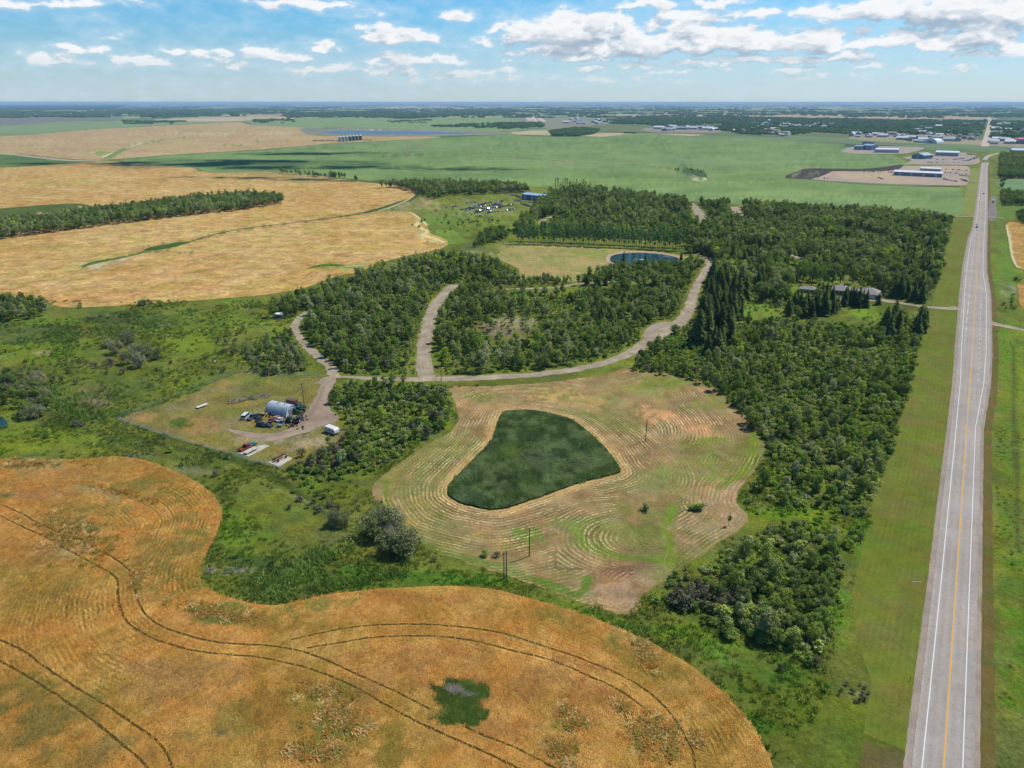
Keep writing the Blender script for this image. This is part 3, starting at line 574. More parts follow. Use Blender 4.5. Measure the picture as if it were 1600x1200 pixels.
field('farmyard_gravel', YARD, M_DIRT, '#a3907e', [('#8f7c6c', 8, .7), ('#b5a28c', 5, .5)], [('e', 490, 655, 24, 7, '#94806f', .7), ('l', [(505, 605), (490, 640), (460, 672), (400, 686)], 2.5, '#86715f', .5)], .06, 3, .7, 61, wob=.5)

# ---- gravel roads in the wood
def gravel(name, pts, w, seed, col='#ab9c8a', z=.07):
    c = smooth_line(pts, sub=6); cw = Wn(c); wd = np.interp(np.linspace(0, 1, len(c)), np.linspace(0, 1, len(w)), w) if not np.isscalar(w) else np.full(len(c), w)
    T = np.gradient(cw, axis=0); T /= np.hypot(*T.T)[:, None]; N = np.stack([-T[:, 1], T[:, 0]], 1)
    poly = np.vstack([cw + N * wd[:, None] / 2, (cw - N * wd[:, None] / 2)[::-1]])
    keep = [0]
    for i in range(1, len(poly)):
        if np.hypot(*(poly[i] - poly[keep[-1]])) > .8: keep.append(i)
    poly = poly[keep]
    o = mesh_road(name, poly, col, z, seed, cw, wd); return o
M_ROADG = veg('road_gravel', .05, .35, 2.5, .12, .2, .3, (1.08, .98, .88), .4, .4, .2, line=(1.9, .22, .4))
def mesh_road(name, poly, col, z, seed, cw, wd):
    n = len(cw); K_ = 9; T = np.gradient(cw, axis=0); T /= np.hypot(*T.T)[:, None]; N = np.stack([-T[:, 1], T[:, 0]], 1)
    # refine along the line
    s = np.concatenate([[0], np.cumsum(np.hypot(*np.diff(cw, axis=0).T))]); q = np.arange(0, s[-1], 1.2)
    C = np.stack([np.interp(q, s, cw[:, k]) for k in (0, 1)], 1); NN = np.stack([np.interp(q, s, N[:, k]) for k in (0, 1)], 1); ww = np.interp(q, s, wd)
    j = [(fbm(q / 3, q * 0 + k, 3, seed) - .5) * 2.6 for k in (1, 5)]
    v = []; d = []
    for k in range(K_):
        u = k / (K_ - 1) * 2 - 1; off = ww / 2 * u + (j[0] if u > 0 else -j[1]) * abs(u)
        v.append(C + NN * off[:, None]); d.append(np.full(len(q), u) * ww / 2)
    v = np.stack(v, 1).reshape(-1, 2); d = np.stack(d, 1).ravel()
    f = [(i * K_ + k, i * K_ + k + 1, (i + 1) * K_ + k + 1, (i + 1) * K_ + k) for i in range(len(q) - 1) for k in range(K_ - 1)]
    p0, p1, p2 = v[f[0][0]], v[f[0][1]], v[f[0][2]]
    if (p1[0] - p0[0]) * (p2[1] - p0[1]) - (p1[1] - p0[1]) * (p2[0] - p0[0]) < 0: f = [g_[::-1] for g_ in f]
    cols = paint(Pn(v), v, col, [('#94856f', 7, .6), ('#c2b49e', 5, .6), ('#8a8462', 4, .35)], [], .3, seed)
    e = np.clip((np.abs(d) / (np.repeat(ww, K_) / 2) - .72) / .28, 0, 1)[:, None] * .55
    cols = cols * (1 - e) + lin('#7f8050') / K * e
    return struct(mesh_np(name, np.column_stack([v, np.full(len(v), z)]), f, M_ROADG, cols=cols, attrs={'dist': np.abs(d), 'lin': np.ones(len(v))}))
ROADS = [
 ('gravel_road', [(500, 600), (515, 590), (535, 589), (590, 592), (655, 593), (700, 592), (760, 590), (830, 586), (880, 580), (930, 571), (960, 562), (985, 551), (1008, 537), (1035, 520), (1062, 503), (1076, 485), (1083, 462), (1092, 440), (1102, 424)], [5, 4, 3, 6, 6.5, 6.5, 6.5, 6.5, 6.5, 7, 8, 10, 8, 7, 6, 5]),
 ('gravel_road', [(668, 596), (665, 585), (663, 570), (662, 548), (666, 520), (673, 495), (684, 472), (697, 457), (711, 445)], [9, 8.5, 8, 7.5, 7.5, 8, 8, 8, 8]),
 ('gravel_road', [(524, 590), (517, 575), (500, 560), (483, 545), (468, 527), (460, 512), (465, 500), (482, 487)], [6, 5, 5, 5, 5]),
 ('gravel_road', [(790, 452), (830, 451), (870, 449), (900, 444), (925, 441), (955, 441)], [3, 4, 4, 4, 3]),
 ('gravel_road', [(1100, 424), (1110, 412), (1103, 402), (1085, 398)], [6, 6, 5, 4]),
 ('gravel_road', [(840, 349), (855, 342), (868, 337)], 6), ('gravel_road', [(1078, 318), (1088, 327), (1097, 340), (1104, 352)], 12), ('gravel_road', [(1148, 323), (1152, 335), (1154, 347)], 14),
 ('driveway', [(1310, 468), (1345, 467), (1390, 471), (1420, 476), (1450, 480), (1480, 482), (1500, 482)], [7, 9, 7, 5, 5, 6, 11]),
 ('gravel_road', [(1488, 338), (1505, 338), (1528, 338)], [5, 6, 11]),
 ('gravel_road', [(1541, 505), (1552, 506), (1572, 510), (1600, 516), (1700, 532), (1900, 565)], [17, 7, 6, 6, 6]),
 ('gravel_road', [(1543, 338), (1570, 341)], [6, 4]),
 ('gravel_road', [(1235, 398), (1246, 402), (1252, 406)], 6),
]
for i, (nm, pts, w) in enumerate(ROADS): gravel(nm, pts, w, 70 + i, '#b0a596' if nm == 'driveway' else '#ae9f8d', .07 + .004 * i)
field('parking_gravel', [(1004, 527), (1012, 512), (1030, 504), (1055, 503), (1066, 510), (1050, 520), (1020, 528)], M_DIRT, '#a89a8b', [('#988a7c', 8, .6)], [], .062, 3, .6, 63)
field('parking_gravel', [(1545, 343), (1546, 315), (1549, 308), (1556, 308), (1557, 325), (1556, 342)], M_DIRT, '#8d8680', [('#7c7570', 8, .6)], [], .062, 3, .6, 64)

# ---- highway
M_ASPH = veg('asphalt', .03, .4, 3.5, .07, .16, .26, (1.06, .98, .93), .6, .15, .05, line=(1.8, .16, 0.))
Ts = [(-60, 14.3, 14.3, 21.5), (120, 14.3, 18.1, 21.5), (200, 14.4, 18.1, 21.4), (312, 14.3, 18.1, 21.3), (370, 14.1, 18.1, 23.8), (420, 13.2, 18.1, 24.6), (500, 12.2, 17.9, 24.6), (560, 11.4, 17.8, 24.4), (640, 10.8, 17.6, 22.0), (700, 10.8, 17.5, 21.8), (790, 11.2, 17.4, 21.8), (880, 13.8, 17.3, 22.0), (1010, 14.2, 17.2, 22.3), (1500, 14.2, 17.0, 22.0), (1790, 14.2, 17., 22.0), (1880, 16, 20, 25)]
tt = np.arange(-60, 1880, 4.); Tn = np.array(Ts)
Ll = np.interp(tt, Tn[:, 0], Tn[:, 1]); Lc = np.interp(tt, Tn[:, 0], Tn[:, 2]); Lr = np.interp(tt, Tn[:, 0], Tn[:, 3])
def strip(name, a, b, z, mat, col, var=(), seed=0, nn=8, t=tt, jit=0):
    a = np.broadcast_to(a, t.shape); b = np.broadcast_to(b, t.shape)
    u = np.linspace(0, 1, nn); j0 = (fbm(t / 1.3, t * 0, 3, seed) - .5) * 2 * jit; j1 = (fbm(t / 3, t * 0 + 7, 3, seed) - .5) * 2 * jit
    s = (a + j0)[:, None] * (1 - u) + (b + j1)[:, None] * u; x = RN[0] * s + RD[0] * t[:, None]; y = RN[1] * s + RD[1] * t[:, None]
    xy = np.stack([x.ravel(), y.ravel()], 1)
    cols = paint(Pn(xy), xy, col, list(var), [], .3, seed)
    f = [(i * nn + k, i * nn + k + 1, (i + 1) * nn + k + 1, (i + 1) * nn + k) for i in range(len(t) - 1) for k in range(nn - 1)]
    o = mesh_np(name, np.column_stack([xy, np.full(len(xy), z)]), f, mat, cols=cols, attrs={'dist': s.ravel() * 1.0, 'lin': np.ones(len(xy))}); return struct(o)
t1 = np.arange(-60, 1880, 1.5)
g_l = np.interp(t1, tt, Ll); g_r = np.interp(t1, tt, Lr)
strip('road_shoulder', g_l - 2.9, g_r + 2.6, .05, M_DIRT, '#a3968a', [('#8f8478', 7, .6), ('#b3a490', 4, .5)], 81, 10, t1, .16)
strip('highway', g_l - 1.5, g_r + 1.6, .12, M_ASPH, '#aea69e', [('#a0988f', 18, .6), ('#b9b0a5', 9, .5), ('#a89a8c', 5, .35)], 82, 16, t1, .12)
M_WHITE = flat('road_paint_white', '#ecece8', .8, var=.25, scale=2.5, k=1.6); M_YEL = flat('road_paint_yellow', '#dba94e', .7, var=.12, scale=2.)
def mark(name, s, t0, t1_, w, m_, z=.135, dash=None):
    mb = MB(); tl = np.arange(t0, t1_, 6.) if not dash else None
    f = (lambda q: np.interp(q, tt, s)) if not np.isscalar(s) else (lambda q: s)
    segs = [(t0, t1_)] if not dash else [(q, q + dash[0]) for q in np.arange(t0, t1_, dash[0] + dash[1])]
    for a, b in segs:
        q = np.append(np.arange(a, b, 6.), b)
        for c, d in zip(q[:-1], q[1:]):
            p = [(*R(f(c) - w / 2, c), z), (*R(f(c) + w / 2, c), z), (*R(f(d) + w / 2, d), z), (*R(f(d) - w / 2, d), z)]
            mb.add(p, [(0, 1, 2, 3)])
    return struct(mb.obj(name, m_))
mark('edge_line', Ll + .25, -60, 1860, .22, M_WHITE); mark('edge_line', Lr - .25, -60, 1860, .22, M_WHITE)
mark('centre_line', Lc, -60, 395, .34, M_YEL); mark('centre_line', Lc - .2, 395, 1860, .16, M_YEL); mark('centre_line', Lc + .2, 395, 1860, .16, M_YEL)
mark('lane_dash', 14.6, 430, 455, .22, M_WHITE, dash=(3, 6)); mark('lane_dash', 14.5, 455, 560, .2, M_WHITE, dash=(14, 8)); mark('lane_dash', 14.3, 560, 860, .22, M_WHITE, dash=(3, 6))
mark('lane_dash', 21.3, 372, 500, .22, M_WHITE, dash=(3, 6)); mark('lane_dash', 21.3, 470, 520, .2, M_WHITE, dash=(16, 8)); mark('lane_dash', 21.2, 530, 640, .22, M_WHITE, dash=(3, 6))
# sealed cracks across the shoulders and lanes
mb = MB(); rr_ = random.Random(4)
for q in np.arange(105, 420, 2.6):
    for side in (0, 1):
        if rr_.random() < .55: continue
        L0 = np.interp(q, tt, Ll) - 1.4 if side == 0 else np.interp(q, tt, Lr); w_ = rr_.uniform(.7, 1.5); pz = .128; a = q; pts = []
        for k in range(4): pts.append((L0 + w_ * k / 3, q + rr_.uniform(-.3, .3)))
        for (s0, t0), (s1, t1_) in zip(pts[:-1], pts[1:]):
            mb.add([(*R(s0, t0 - .04), pz), (*R(s1, t1_ - .04), pz), (*R(s1, t1_ + .05), pz), (*R(s0, t0 + .05), pz)], [(0, 1, 2, 3)])
struct(mb.obj('road_cracks', flat('crack_tar', '#6a6462', .9)))
# mown strips beside the road
VL = np.interp(t1, [-60, 120, 185, 222, 317, 430, 780, 975, 1010], [4.2, -1.2, -4.8, -6.1, -5.2, -5.5, -5., -2.6, 4])
t2 = t1[(t1 > 128) & (t1 < 975)]; sel = (t1 > 128) & (t1 < 975)
strip('mown_verge', np.interp(t2, [120, 145, 160, 178, 222, 317, 430, 780, 975], [4., 3.4, -2.0, -5.2, -6.1, -5.2, -5.5, -5.2, -3.]), g_l[sel] - 2.7, .03, M_VERGE, '#64742f', [('#78723c', 12, .6), ('#5a7c2e', 20, .7), ('#827846', 7, .45), ('#5c8634', 9, .55)], 83, 14, t2, .3)
t3 = t1[t1 <= 128]; s3 = t1 <= 128
strip('mown_verge', 4.2, g_l[s3] - 2.7, .028, M_VERGE, '#66603a', [('#59662c', 7, .6), ('#756848', 5, .5)], 85, 10, t3, .3)
t5 = t1[(t1 > 975) & (t1 < 1700)]; s5 = (t1 > 975) & (t1 < 1700)
strip('mown_verge', -3., g_l[s5] - 2.7, .03, M_VERGE, '#78904c', [('#8c9458', 30, .6)], 89, 8, t5, .6)
strip('mown_verge', g_r + 2.4, g_r + 5.2, .03, M_VERGE, '#6b6236', [('#5a6a30', 9, .6), ('#7c6a44', 5, .5)], 86, 6, t1, .35)
strip('mown_verge', 5, 12, .027, M_VERGE, '#6a8a4a', [], 87, 4, np.arange(1000, 1010, 3.))

# ---- golden and green fields beyond the wood
GOLD1 = [(-700, 285), (-300, 271), (0, 262), (100, 256), (170, 252), (230, 257), (300, 262), (318, 268), (420, 268), (500, 275), (560, 283), (620, 290), (645, 294), (653, 300), (640, 309), (610, 319), (585, 330), (610, 332), (640, 333), (655, 343), (667, 353), (672, 364), (700, 377), (690, 388), (640, 399), (600, 409), (560, 425), (525, 432), (475, 450), (430, 458), (400, 462), (300, 470), (180, 478), (100, 480), (70, 470), (40, 463), (0, 468), (-300, 500), (-700, 530)]
field('ripe_grain_field', GOLD1, M_GOLD, '#cca062', [('#d6ac76', 60, .7), ('#b8924e', 45, .6), ('#c48f54', 90, .55), ('#dcb988', 18, .4)], [
  ('l', [(655, 301), (640, 313), (600, 325), (560, 334), (500, 343), (440, 350), (400, 355)], 5, '#6c7a4a', .9), ('l', [(400, 355), (330, 368), (300, 376), (275, 382)], 3.5, '#57703a', .9), ('e', 250, 387, 32, 7, '#4b6c34', .95, -12), ('l', [(235, 390), (200, 400), (150, 410), (130, 418)], 7, '#5f7a40', .8), ('e', 152, 414, 22, 6, '#c8bfa0', .9, -8), ('e', 190, 407, 12, 3, '#cbbf9c', .8, -12), ('e', 170, 412, 28, 9, '#64824a', .4),
  ('e', 515, 416, 20, 5, '#5f8a34', .95), ('e', 548, 417, 28, 5, '#a3b070', .8), ('e', 500, 273, 120, 7, '#a3936c', .8), ('e', 430, 268, 110, 4, '#8f8a66', .6), ('e', 380, 385, 280, 30, '#d2ae74', .4), ('e', 60, 440, 80, 16, '#cdb077', .5), ('e', 450, 440, 60, 10, '#c3a556', .5), ('e', 620, 378, 60, 14, '#cfa468', .7), ('e', 300, 455, 200, 8, '#cfa066', .6), ('e', 302, 393, 8, 2, '#6c7a44', .9), ('e', 80, 385, 30, 4, '#8f9450', .6),
  ('e', 130, 410, 40, 10, '#a8a060', .5), ('e', 200, 360, 120, 12, '#d8bc8c', .4), ('e', 210, 262, 40, 3, '#a8986c', .6), ('l', [(655, 345), (650, 355), (668, 362), (655, 370), (690, 380)], 6, '#e0cf9c', .6), ('e', 645, 352, 16, 8, '#b09a60', .6), ('e', 110, 285, 70, 3, '#a8a460', .5)],
  .06, 5, 1., 91, wob=.6)
field('slough_grass', [(-200, 345), (0, 326), (60, 321), (115, 318), (140, 321), (143, 325), (120, 329), (75, 333), (52, 338), (48, 350), (0, 352), (-200, 362)], M_GRASS, '#4f7040', [('#3f5f3c', 20, .7)], [('e', 20, 348, 40, 8, '#3f5a44', .7), ('l', [(52, 345), (55, 337), (75, 332), (115, 329), (128, 322)], 5, '#d0bd96', .95)], .12, 4, 1.2, 93)
GOLD2 = [(-700, 232), (-300, 224), (0, 213), (100, 206), (185, 200), (300, 194), (370, 191), (400, 196), (470, 199), (480, 206), (478, 210), (500, 212), (560, 214), (640, 213), (690, 214), (660, 217), (600, 220), (520, 224), (400, 234), (280, 241), (170, 249), (100, 248), (0, 240), (-300, 240), (-700, 246)]
field('ripe_grain_field', GOLD2, M_GOLD, '#c3a07c', [('#b98f6c', 120, .7), ('#ccae86', 90, .6), ('#b0a06c', 70, .4)], [('l', [(165, 248), (185, 238), (205, 229), (240, 221), (290, 214)], 14, '#7f8f5a', .9), ('l', [(200, 229), (225, 222)], 12, '#cfc4a0', .9), ('e', 160, 240, 12, 5, '#7d9a54', .8), ('e', 365, 227, 18, 1.6, '#7f8a58', .9), ('e', 420, 222, 26, 1.3, '#6f7d50', .9), ('e', 60, 226, 30, 1.5, '#8f9058', .7), ('e', 300, 209, 100, 3, '#d0c098', .6), ('e', 440, 208, 50, 2, '#d8c8a4', .5)], .10, 4, 3, 95, wob=.6)
field('roadside_crop', [(-300, 262), (-50, 258), (0, 260), (100, 255), (170, 250), (100, 244), (0, 241), (-300, 238)], M_CROP, '#5f8450', [('#4f7444', 60, .7)], [('e', 30, 247, 60, 4, '#4a6c44', .7)], .09, 4, 1.5, 96)
field('farm_track', [(-100, 238), (0, 239.2), (60, 245), (110, 250), (150, 250.5), (170, 249.5), (150, 251.6), (105, 251.5), (55, 246.6), (0, 241), (-100, 240)], M_DIRT, '#b5ab98', [], [], .14, 3, .3, 97)
GREEN = [(192, 250), (280, 242), (400, 234.5), (520, 224.5), (600, 220.5), (700, 215), (760, 211), (800, 209), (830, 213), (930, 214), (985, 209.5), (1040, 211), (1100, 215), (1180, 217.5), (1250, 221), (1320, 225.5), (1308, 231), (1318, 237), (1360, 241), (1395, 243), (1412, 250), (1420, 257), (1395, 262), (1330, 264), (1265, 265), (1240, 271), (1238, 277), (1290, 282), (1350, 286), (1430, 290), (1498, 294), (1503, 300), (1502, 336), (1440, 333), (1300, 325), (1180, 319), (1100, 316), (1000, 307), (900, 296), (800, 290), (700, 286), (610, 285), (560, 281), (500, 274), (430, 268), (340, 270), (318, 267), (300, 262), (230, 257)]
field('green_crop_field', GREEN, M_CROP, '#6f945e', [('#5f8652', 110, .8), ('#80a164', 90, .6), ('#587e4e', 45, .45), ('#8ca868', 30, .25)], [
  ('e', 640, 262, 200, 4, '#7fa860', .7), ('e', 900, 285, 300, 5, '#84a863', .6), ('e', 1200, 310, 300, 9, '#86a86a', .6), ('e', 700, 228, 260, 7, '#7a9b70', .6), ('e', 1100, 250, 300, 12, '#7b9d70', .6), ('e', 560, 240, 100, 3, '#5d8452', .6), ('e', 650, 243, 60, 1.4, '#55744c', .7), ('l', [(610, 243), (690, 243), (760, 244), (840, 248), (900, 254), (1000, 259), (1050, 263)], 5, '#6f7a58', .7), ('e', 1075, 268, 26, 7, '#4f6c46', .95, 20), ('e', 1090, 280, 14, 2.5, '#c8c0a0', .8, 15), ('e', 655, 228, 14, 3, '#8f7f68', .8, -12), ('e', 632, 233, 18, 3, '#8a8068', .6, -15), ('e', 880, 254, 24, 1.5, '#a89a78', .7), ('e', 1045, 267, 22, 1.6, '#a89a78', .6, 20), ('e', 1100, 267, 10, 1.3, '#b0a080', .6), ('e', 480, 262, 160, 4, '#527a4a', .5), ('e', 790, 264, 40, 3, '#5a8450', .6), ('e', 1250, 262, 30, 2.2, '#a3a078', .6)],
  .1, 5, 1.5, 98, wob=.6)
for i, (pts, w, c, z) in enumerate([([(655, 300), (642, 311), (612, 321), (585, 329), (560, 334), (500, 343), (440, 350), (400, 355), (360, 361), (330, 368), (300, 377)], [8, 10, 12, 10, 7, 4, 3, 3, 3, 3, 2], '#4c6136', .12), ([(300, 377), (275, 382), (250, 387), (230, 391)], [3, 14, 18, 9], '#46682f', .13), ([(232, 391), (210, 398), (180, 404), (150, 410), (128, 417)], [6, 4, 7, 9, 3], '#5f7838', .12), ([(163, 412), (150, 415), (136, 418)], [4, 10, 5], '#cbc0a0', .14),
  ([(656, 346), (652, 352), (660, 358), (668, 362), (662, 367), (680, 374), (694, 379)], [4, 6, 5, 4, 6, 7, 3], '#ddcf9e', .13), ([(648, 304), (636, 313), (610, 324), (590, 330)], [3, 4, 5, 3], '#b9b492', .14), ([(590, 331), (612, 331), (640, 332), (655, 341), (668, 352)], 3, '#d8cc9c', .13), ([(500, 273), (440, 272), (380, 270), (320, 269)], [5, 4, 3, 2], '#7c7a54', .12),
  ([(165, 248), (182, 239), (205, 229), (240, 221), (285, 214)], [24, 18, 14, 10, 6], '#76915a', .15), ([(196, 232), (215, 226), (232, 222)], [6, 9, 4], '#d2c7a4', .18), ([(160, 247), (168, 242), (176, 239)], [5, 9, 5], '#d2c7a4', .18), ([(360, 226), (375, 227.5), (395, 228.5)], [3, 7, 4], '#76875a', .18), ([(395, 222.5), (430, 222.5), (450, 222)], [3, 6, 3], '#68784f', .18), ([(400, 211), (430, 208.5), (460, 207), (478, 206)], 9, '#d9ccaa', .18),
  ([(610, 243), (690, 243), (760, 244), (840, 248.5), (900, 254), (1000, 259), (1050, 263.5)], [6, 4, 7, 8, 6, 7, 5], '#6c7a50', .16), ([(480, 420), (505, 414.5), (530, 415), (545, 419)], [2, 8, 8, 3], '#55802f', .13), ([(530, 417), (555, 416.5), (578, 414.5)], [3, 8, 3], '#a8b478', .14), ([(1072, 264), (1085, 268), (1100, 277)], [14, 34, 12], '#4c6844', .17), ([(1080, 280.5), (1092, 283), (1101, 283)], [2, 6, 3], '#d0c8a8', .2), ([(1100, 278), (1103, 281)], 4, '#d0c8a8', .2), ([(1572, 352), (1577, 375), (1581, 400), (1588, 415), (1600, 421), (1625, 428)], 1.6, '#cfc69a', .32)]):
    w = w if np.isscalar(w) else w; struct(ribbon('field_margin', pts, w, M_GRASS if z != .32 else M_DIRT, z, jit=.25 * (min(w) if not np.isscalar(w) else w), col=c, step=3, seed=i))
# industrial yards
field('yard_gravel', [(1268, 281), (1285, 275), (1300, 268), (1390, 267), (1398, 261), (1470, 259), (1513, 261), (1514, 275), (1511, 287), (1503, 290), (1400, 288), (1320, 284)], M_DIRT, '#b5a28f', [('#a8998c', 30, .7), ('#c4ae90', 20, .5)], [('e', 1350, 275, 60, 4, '#c4ad88', .8), ('e', 1480, 280, 40, 5, '#a89e98', .7)], .2, 4, 2, 101)
field('dark_soil', [(1226, 277), (1245, 268), (1262, 263.5), (1300, 263.5), (1345, 264), (1380, 261), (1400, 258), (1412, 257.5), (1408, 262), (1396, 266), (1340, 268), (1303, 267.5), (1290, 273), (1270, 279), (1245, 279.5)], M_DIRT, '#4e4645', [('#5a5048', 20, .6)], [('e', 1268, 273, 16, 4, '#6a7458', .9, -15), ('e', 1245, 272, 12, 3, '#8a8a68', .8, -25)], .26, 3, 2, 102)
ribbon('dark_soil', [(1262, 280), (1330, 286.5), (1400, 290), (1450, 291.5), (1500, 291)], 7, M_DIRT, .25, col='#5c5a4c')['kind'] = 'structure'
field('yard_gravel', [(1415, 256), (1425, 250), (1410, 246), (1455, 241), (1500, 238), (1520, 242), (1530, 247), (1528, 256), (1500, 257.5), (1450, 257)], M_DIRT, '#ada096', [('#a09488', 30, .7)], [('e', 1530, 250, 8, 8, '#b0a070', .5)], .2, 4, 2, 103)
field('yard_gravel', [(1316, 237), (1322, 232), (1345, 228.5), (1400, 229), (1445, 231), (1425, 238), (1400, 240.5), (1340, 240)], M_DIRT, '#b0a298', [('#a3968a', 40, .7)], [], .2, 4, 2, 104)
# pond and its mown meadow
M2 = [(776, 402), (800, 386), (850, 383), (900, 384), (950, 388), (1000, 392), (1050, 397), (1100, 404), (1105, 413), (1085, 412), (1000, 417), (950, 424), (912, 440), (860, 437), (812, 440), (810, 420)]
field('pond_meadow', M2, M_STUB, '#9f975c', [('#87944e', 26, .8), ('#b3a06c', 18, .6)], [('e', 920, 395, 60, 7, '#799644', .8), ('e', 850, 395, 40, 5, '#b59a6e', .5), ('e', 850, 423, 40, 9, '#b89a6a', .6), ('l', [(780, 396), (850, 400), (920, 402)], 5, '#6f8c48', .6)], .05, 4, 1, 111, lines=lambda xy, px: xy[:, 1] * .5 + xy[:, 0] * .3, linf=lambda xy, px: np.full(len(xy), .5))
POND = [(953, 404), (958, 399), (975, 396), (1000, 395), (1030, 397), (1052, 401), (1061, 405), (1052, 411), (1025, 415), (990, 416), (965, 413), (955, 409)]
pc = np.array(POND).mean(0)
field('pond_bank', [(pc + (np.array(p) - pc) * (1.13, 1.30)).tolist() for p in POND], M_DIRT, '#b9a282', [('#c4b08e', 8, .5)], [], .1, 3, .6, 113)
m_ = bpy.data.materials.new('pond_water'); m_.use_nodes = True; t = NT(m_.node_tree); g = t.n('ShaderNodeNewGeometry')
bp = t.n('ShaderNodeBump'); bp.inputs['Strength'].default_value = .25; bp.inputs['Distance'].default_value = .1; t.put(bp.inputs['Height'], t.noise(g.outputs['Position'], 1.3, 4, .6))
b_ = principled(t, t.mix(t.noise(g.outputs['Position'], .06, 3), (.010, .030, .036, 1), (.018, .046, .05, 1)), .16, bp.outputs[0], spec=.3); M_WATER = m_
def water(name, poly, z):
    p = resample(smooth_line(np.array(poly, float), True, 6), 3, True); w = Wn(p)
    struct(mesh_np(name, np.column_stack([w, np.full(len(w), z)]), [tuple(range(len(w)))[::-1]], M_WATER))
water('pond', POND, .16); water('pond', [(-40, 652), (0, 651), (8, 656), (12, 662), (6, 668), (-40, 668)], .1)
M_WATER0 = M_WATER; M_WATER = flat('far_water', '#5f7f9f', .8, spec=.1); water('slough_water', [(505, 206.5), (540, 204.4), (620, 205), (700, 206.8), (745, 208.5), (700, 209.4), (620, 210), (560, 209.4), (515, 208.6)], .35)
field('slough_flat', [(470, 201), (520, 200.5), (620, 201.2), (740, 204.5), (800, 207), (780, 210), (700, 212.4), (600, 213), (520, 212), (480, 209)], M_DIRT, '#7f8a78', [('#9a9a88', 60, .6)], [('e', 590, 203.6, 32, .8, '#cfc8b4', .9)], .15, 3, 3, 114)
# roadside fields on the right
field('ripe_grain_field', [(1573, 350), (1600, 348), (1700, 350), (1700, 432), (1600, 421), (1588, 417), (1581, 400), (1578, 375)], M_GOLD, '#bf9354', [('#b08a4a', 20, .6)], [('l', [(1571, 352), (1577, 375), (1582, 410), (1600, 420)], 3.5, '#cfc69a', .8)], .3, 4, .8, 121)
field('ripe_grain_field', [(1590, 450), (1600, 444), (1700, 448), (1700, 510), (1605, 487), (1594, 478), (1591, 463)], M_GOLD, '#bd8f52', [('#ad8648', 20, .6)], [], .3, 4, .6, 122)
field('green_crop_field', [(1565, 282), (1700, 284), (1700, 312), (1600, 303), (1572, 298)], M_CROP, '#67936a', [], [], .1, 4, 1, 123)
field('green_crop_field', [(1555, 318), (1590, 322), (1700, 330), (1700, 345), (1580, 340), (1566, 330)], M_GRASS, '#5a8a4a', [], [], .1, 4, 1, 124)
# railway, cross highway and the road north
def far_ribbon(name, pts, w, col, z=.3, mat=None): o = ribbon(name, pts, w, mat or M_DIRT, z, col=col, step=12, sub=4); return struct(o)
far_ribbon('railway_bed', [(930, 205), (1005, 208.5), (1100, 214), (1200, 218.5), (1300, 222.6), (1400, 226.8), (1500, 231), (1620, 236), (1900, 248)], 26, '#9a8f80', .22)
far_ribbon('railway', [(930, 204.5), (1005, 208), (1100, 213.5), (1200, 218), (1300, 222.1), (1400, 226.3), (1500, 230.5), (1620, 235.5), (1900, 247)], 5, '#7c7068', .32)
far_ribbon('cross_highway', [(1200, 214.5), (1260, 217.5), (1330, 221.5), (1400, 224), (1500, 228), (1540, 229.6), (1620, 232.6), (1900, 243)], 11, '#a8a29e', .34)
far_ribbon('grass_margin', [(1230, 213), (1330, 217.5), (1420, 222), (1540, 227.5), (1700, 234)], 60, '#87985c', .2, M_CROP)
far_ribbon('highway', [(1539, 250), (1541, 246), (1548, 242.6), (1560, 240), (1578, 236.6), (1600, 233)], 10, '#b5afaa', .36)
far_ribbon('gravel_road', [(1538.6, 229), (1541, 219), (1544, 205), (1546, 195), (1546.5, 187), (1544.5, 179), (1544, 175), (1545.5, 171), (1545.6, 166)], 20, '#c9bca8', .38)
far_ribbon('gravel_road', [(1514, 283), (1528, 282.6)], 8, '#b0a894', .3); far_ribbon('gravel_road', [(1512, 272), (1530, 272)], 8, '#b0a894', .3); far_ribbon('gravel_road', [(1500, 245), (1535, 246)], 9, '#b0a894', .3)
far_ribbon('gravel_road', [(1543, 281), (1620, 281.5)], 6, '#b0a894', .3)
# patches in the far distance
FAR = [([(0, 187), (180, 190), (330, 189), (480, 196), (500, 201), (400, 196), (370, 191), (185, 199), (0, 210)], '#7f9a70'), ([(0, 178), (110, 177), (180, 179), (0, 184)], '#b9a88c'), ([(0, 181.5), (170, 181.5), (185, 187), (100, 190), (0, 196)], '#7f8078'),
 ([(240, 187), (330, 184), (420, 184), (430, 187), (370, 189.5), (280, 189.5)], '#c2b08f'), ([(380, 184), (470, 182.5), (520, 185), (400, 189)], '#bfae8d'), ([(430, 186), (620, 182), (800, 186), (800, 205), (560, 200), (480, 198), (380, 190)], '#7d9c6c'), ([(780, 181), (860, 176), (900, 180), (960, 186), (1010, 186), (940, 200), (850, 193)], '#829272'),
 ([(905, 178.6), (1000, 178), (1150, 178.5), (1380, 180.5), (1530, 183), (1540, 187), (1300, 184.5), (1160, 183), (1000, 182)], '#b5a384'), ([(820, 186), (900, 187), (960, 196), (930, 202), (840, 200)], '#8b8d78'), ([(640, 166), (760, 166.5), (860, 170), (700, 171), (600, 170)], '#b8aa92'),
 ([(1100, 183), (1300, 186), (1540, 190), (1540, 225), (1300, 216), (1000, 207), (900, 200), (1000, 190)], '#6c7d58'), ([(1548, 188), (1700, 190), (1700, 232), (1548, 228)], '#6c7d58'), ([(1340, 211), (1400, 212), (1530, 218), (1538, 227), (1400, 223), (1330, 218)], '#a3967e'), ([(1548, 219), (1700, 222), (1700, 232), (1548, 228)], '#a0978a'), ([(1010, 200), (1110, 201), (1120, 207), (1020, 206)], '#988f82')]
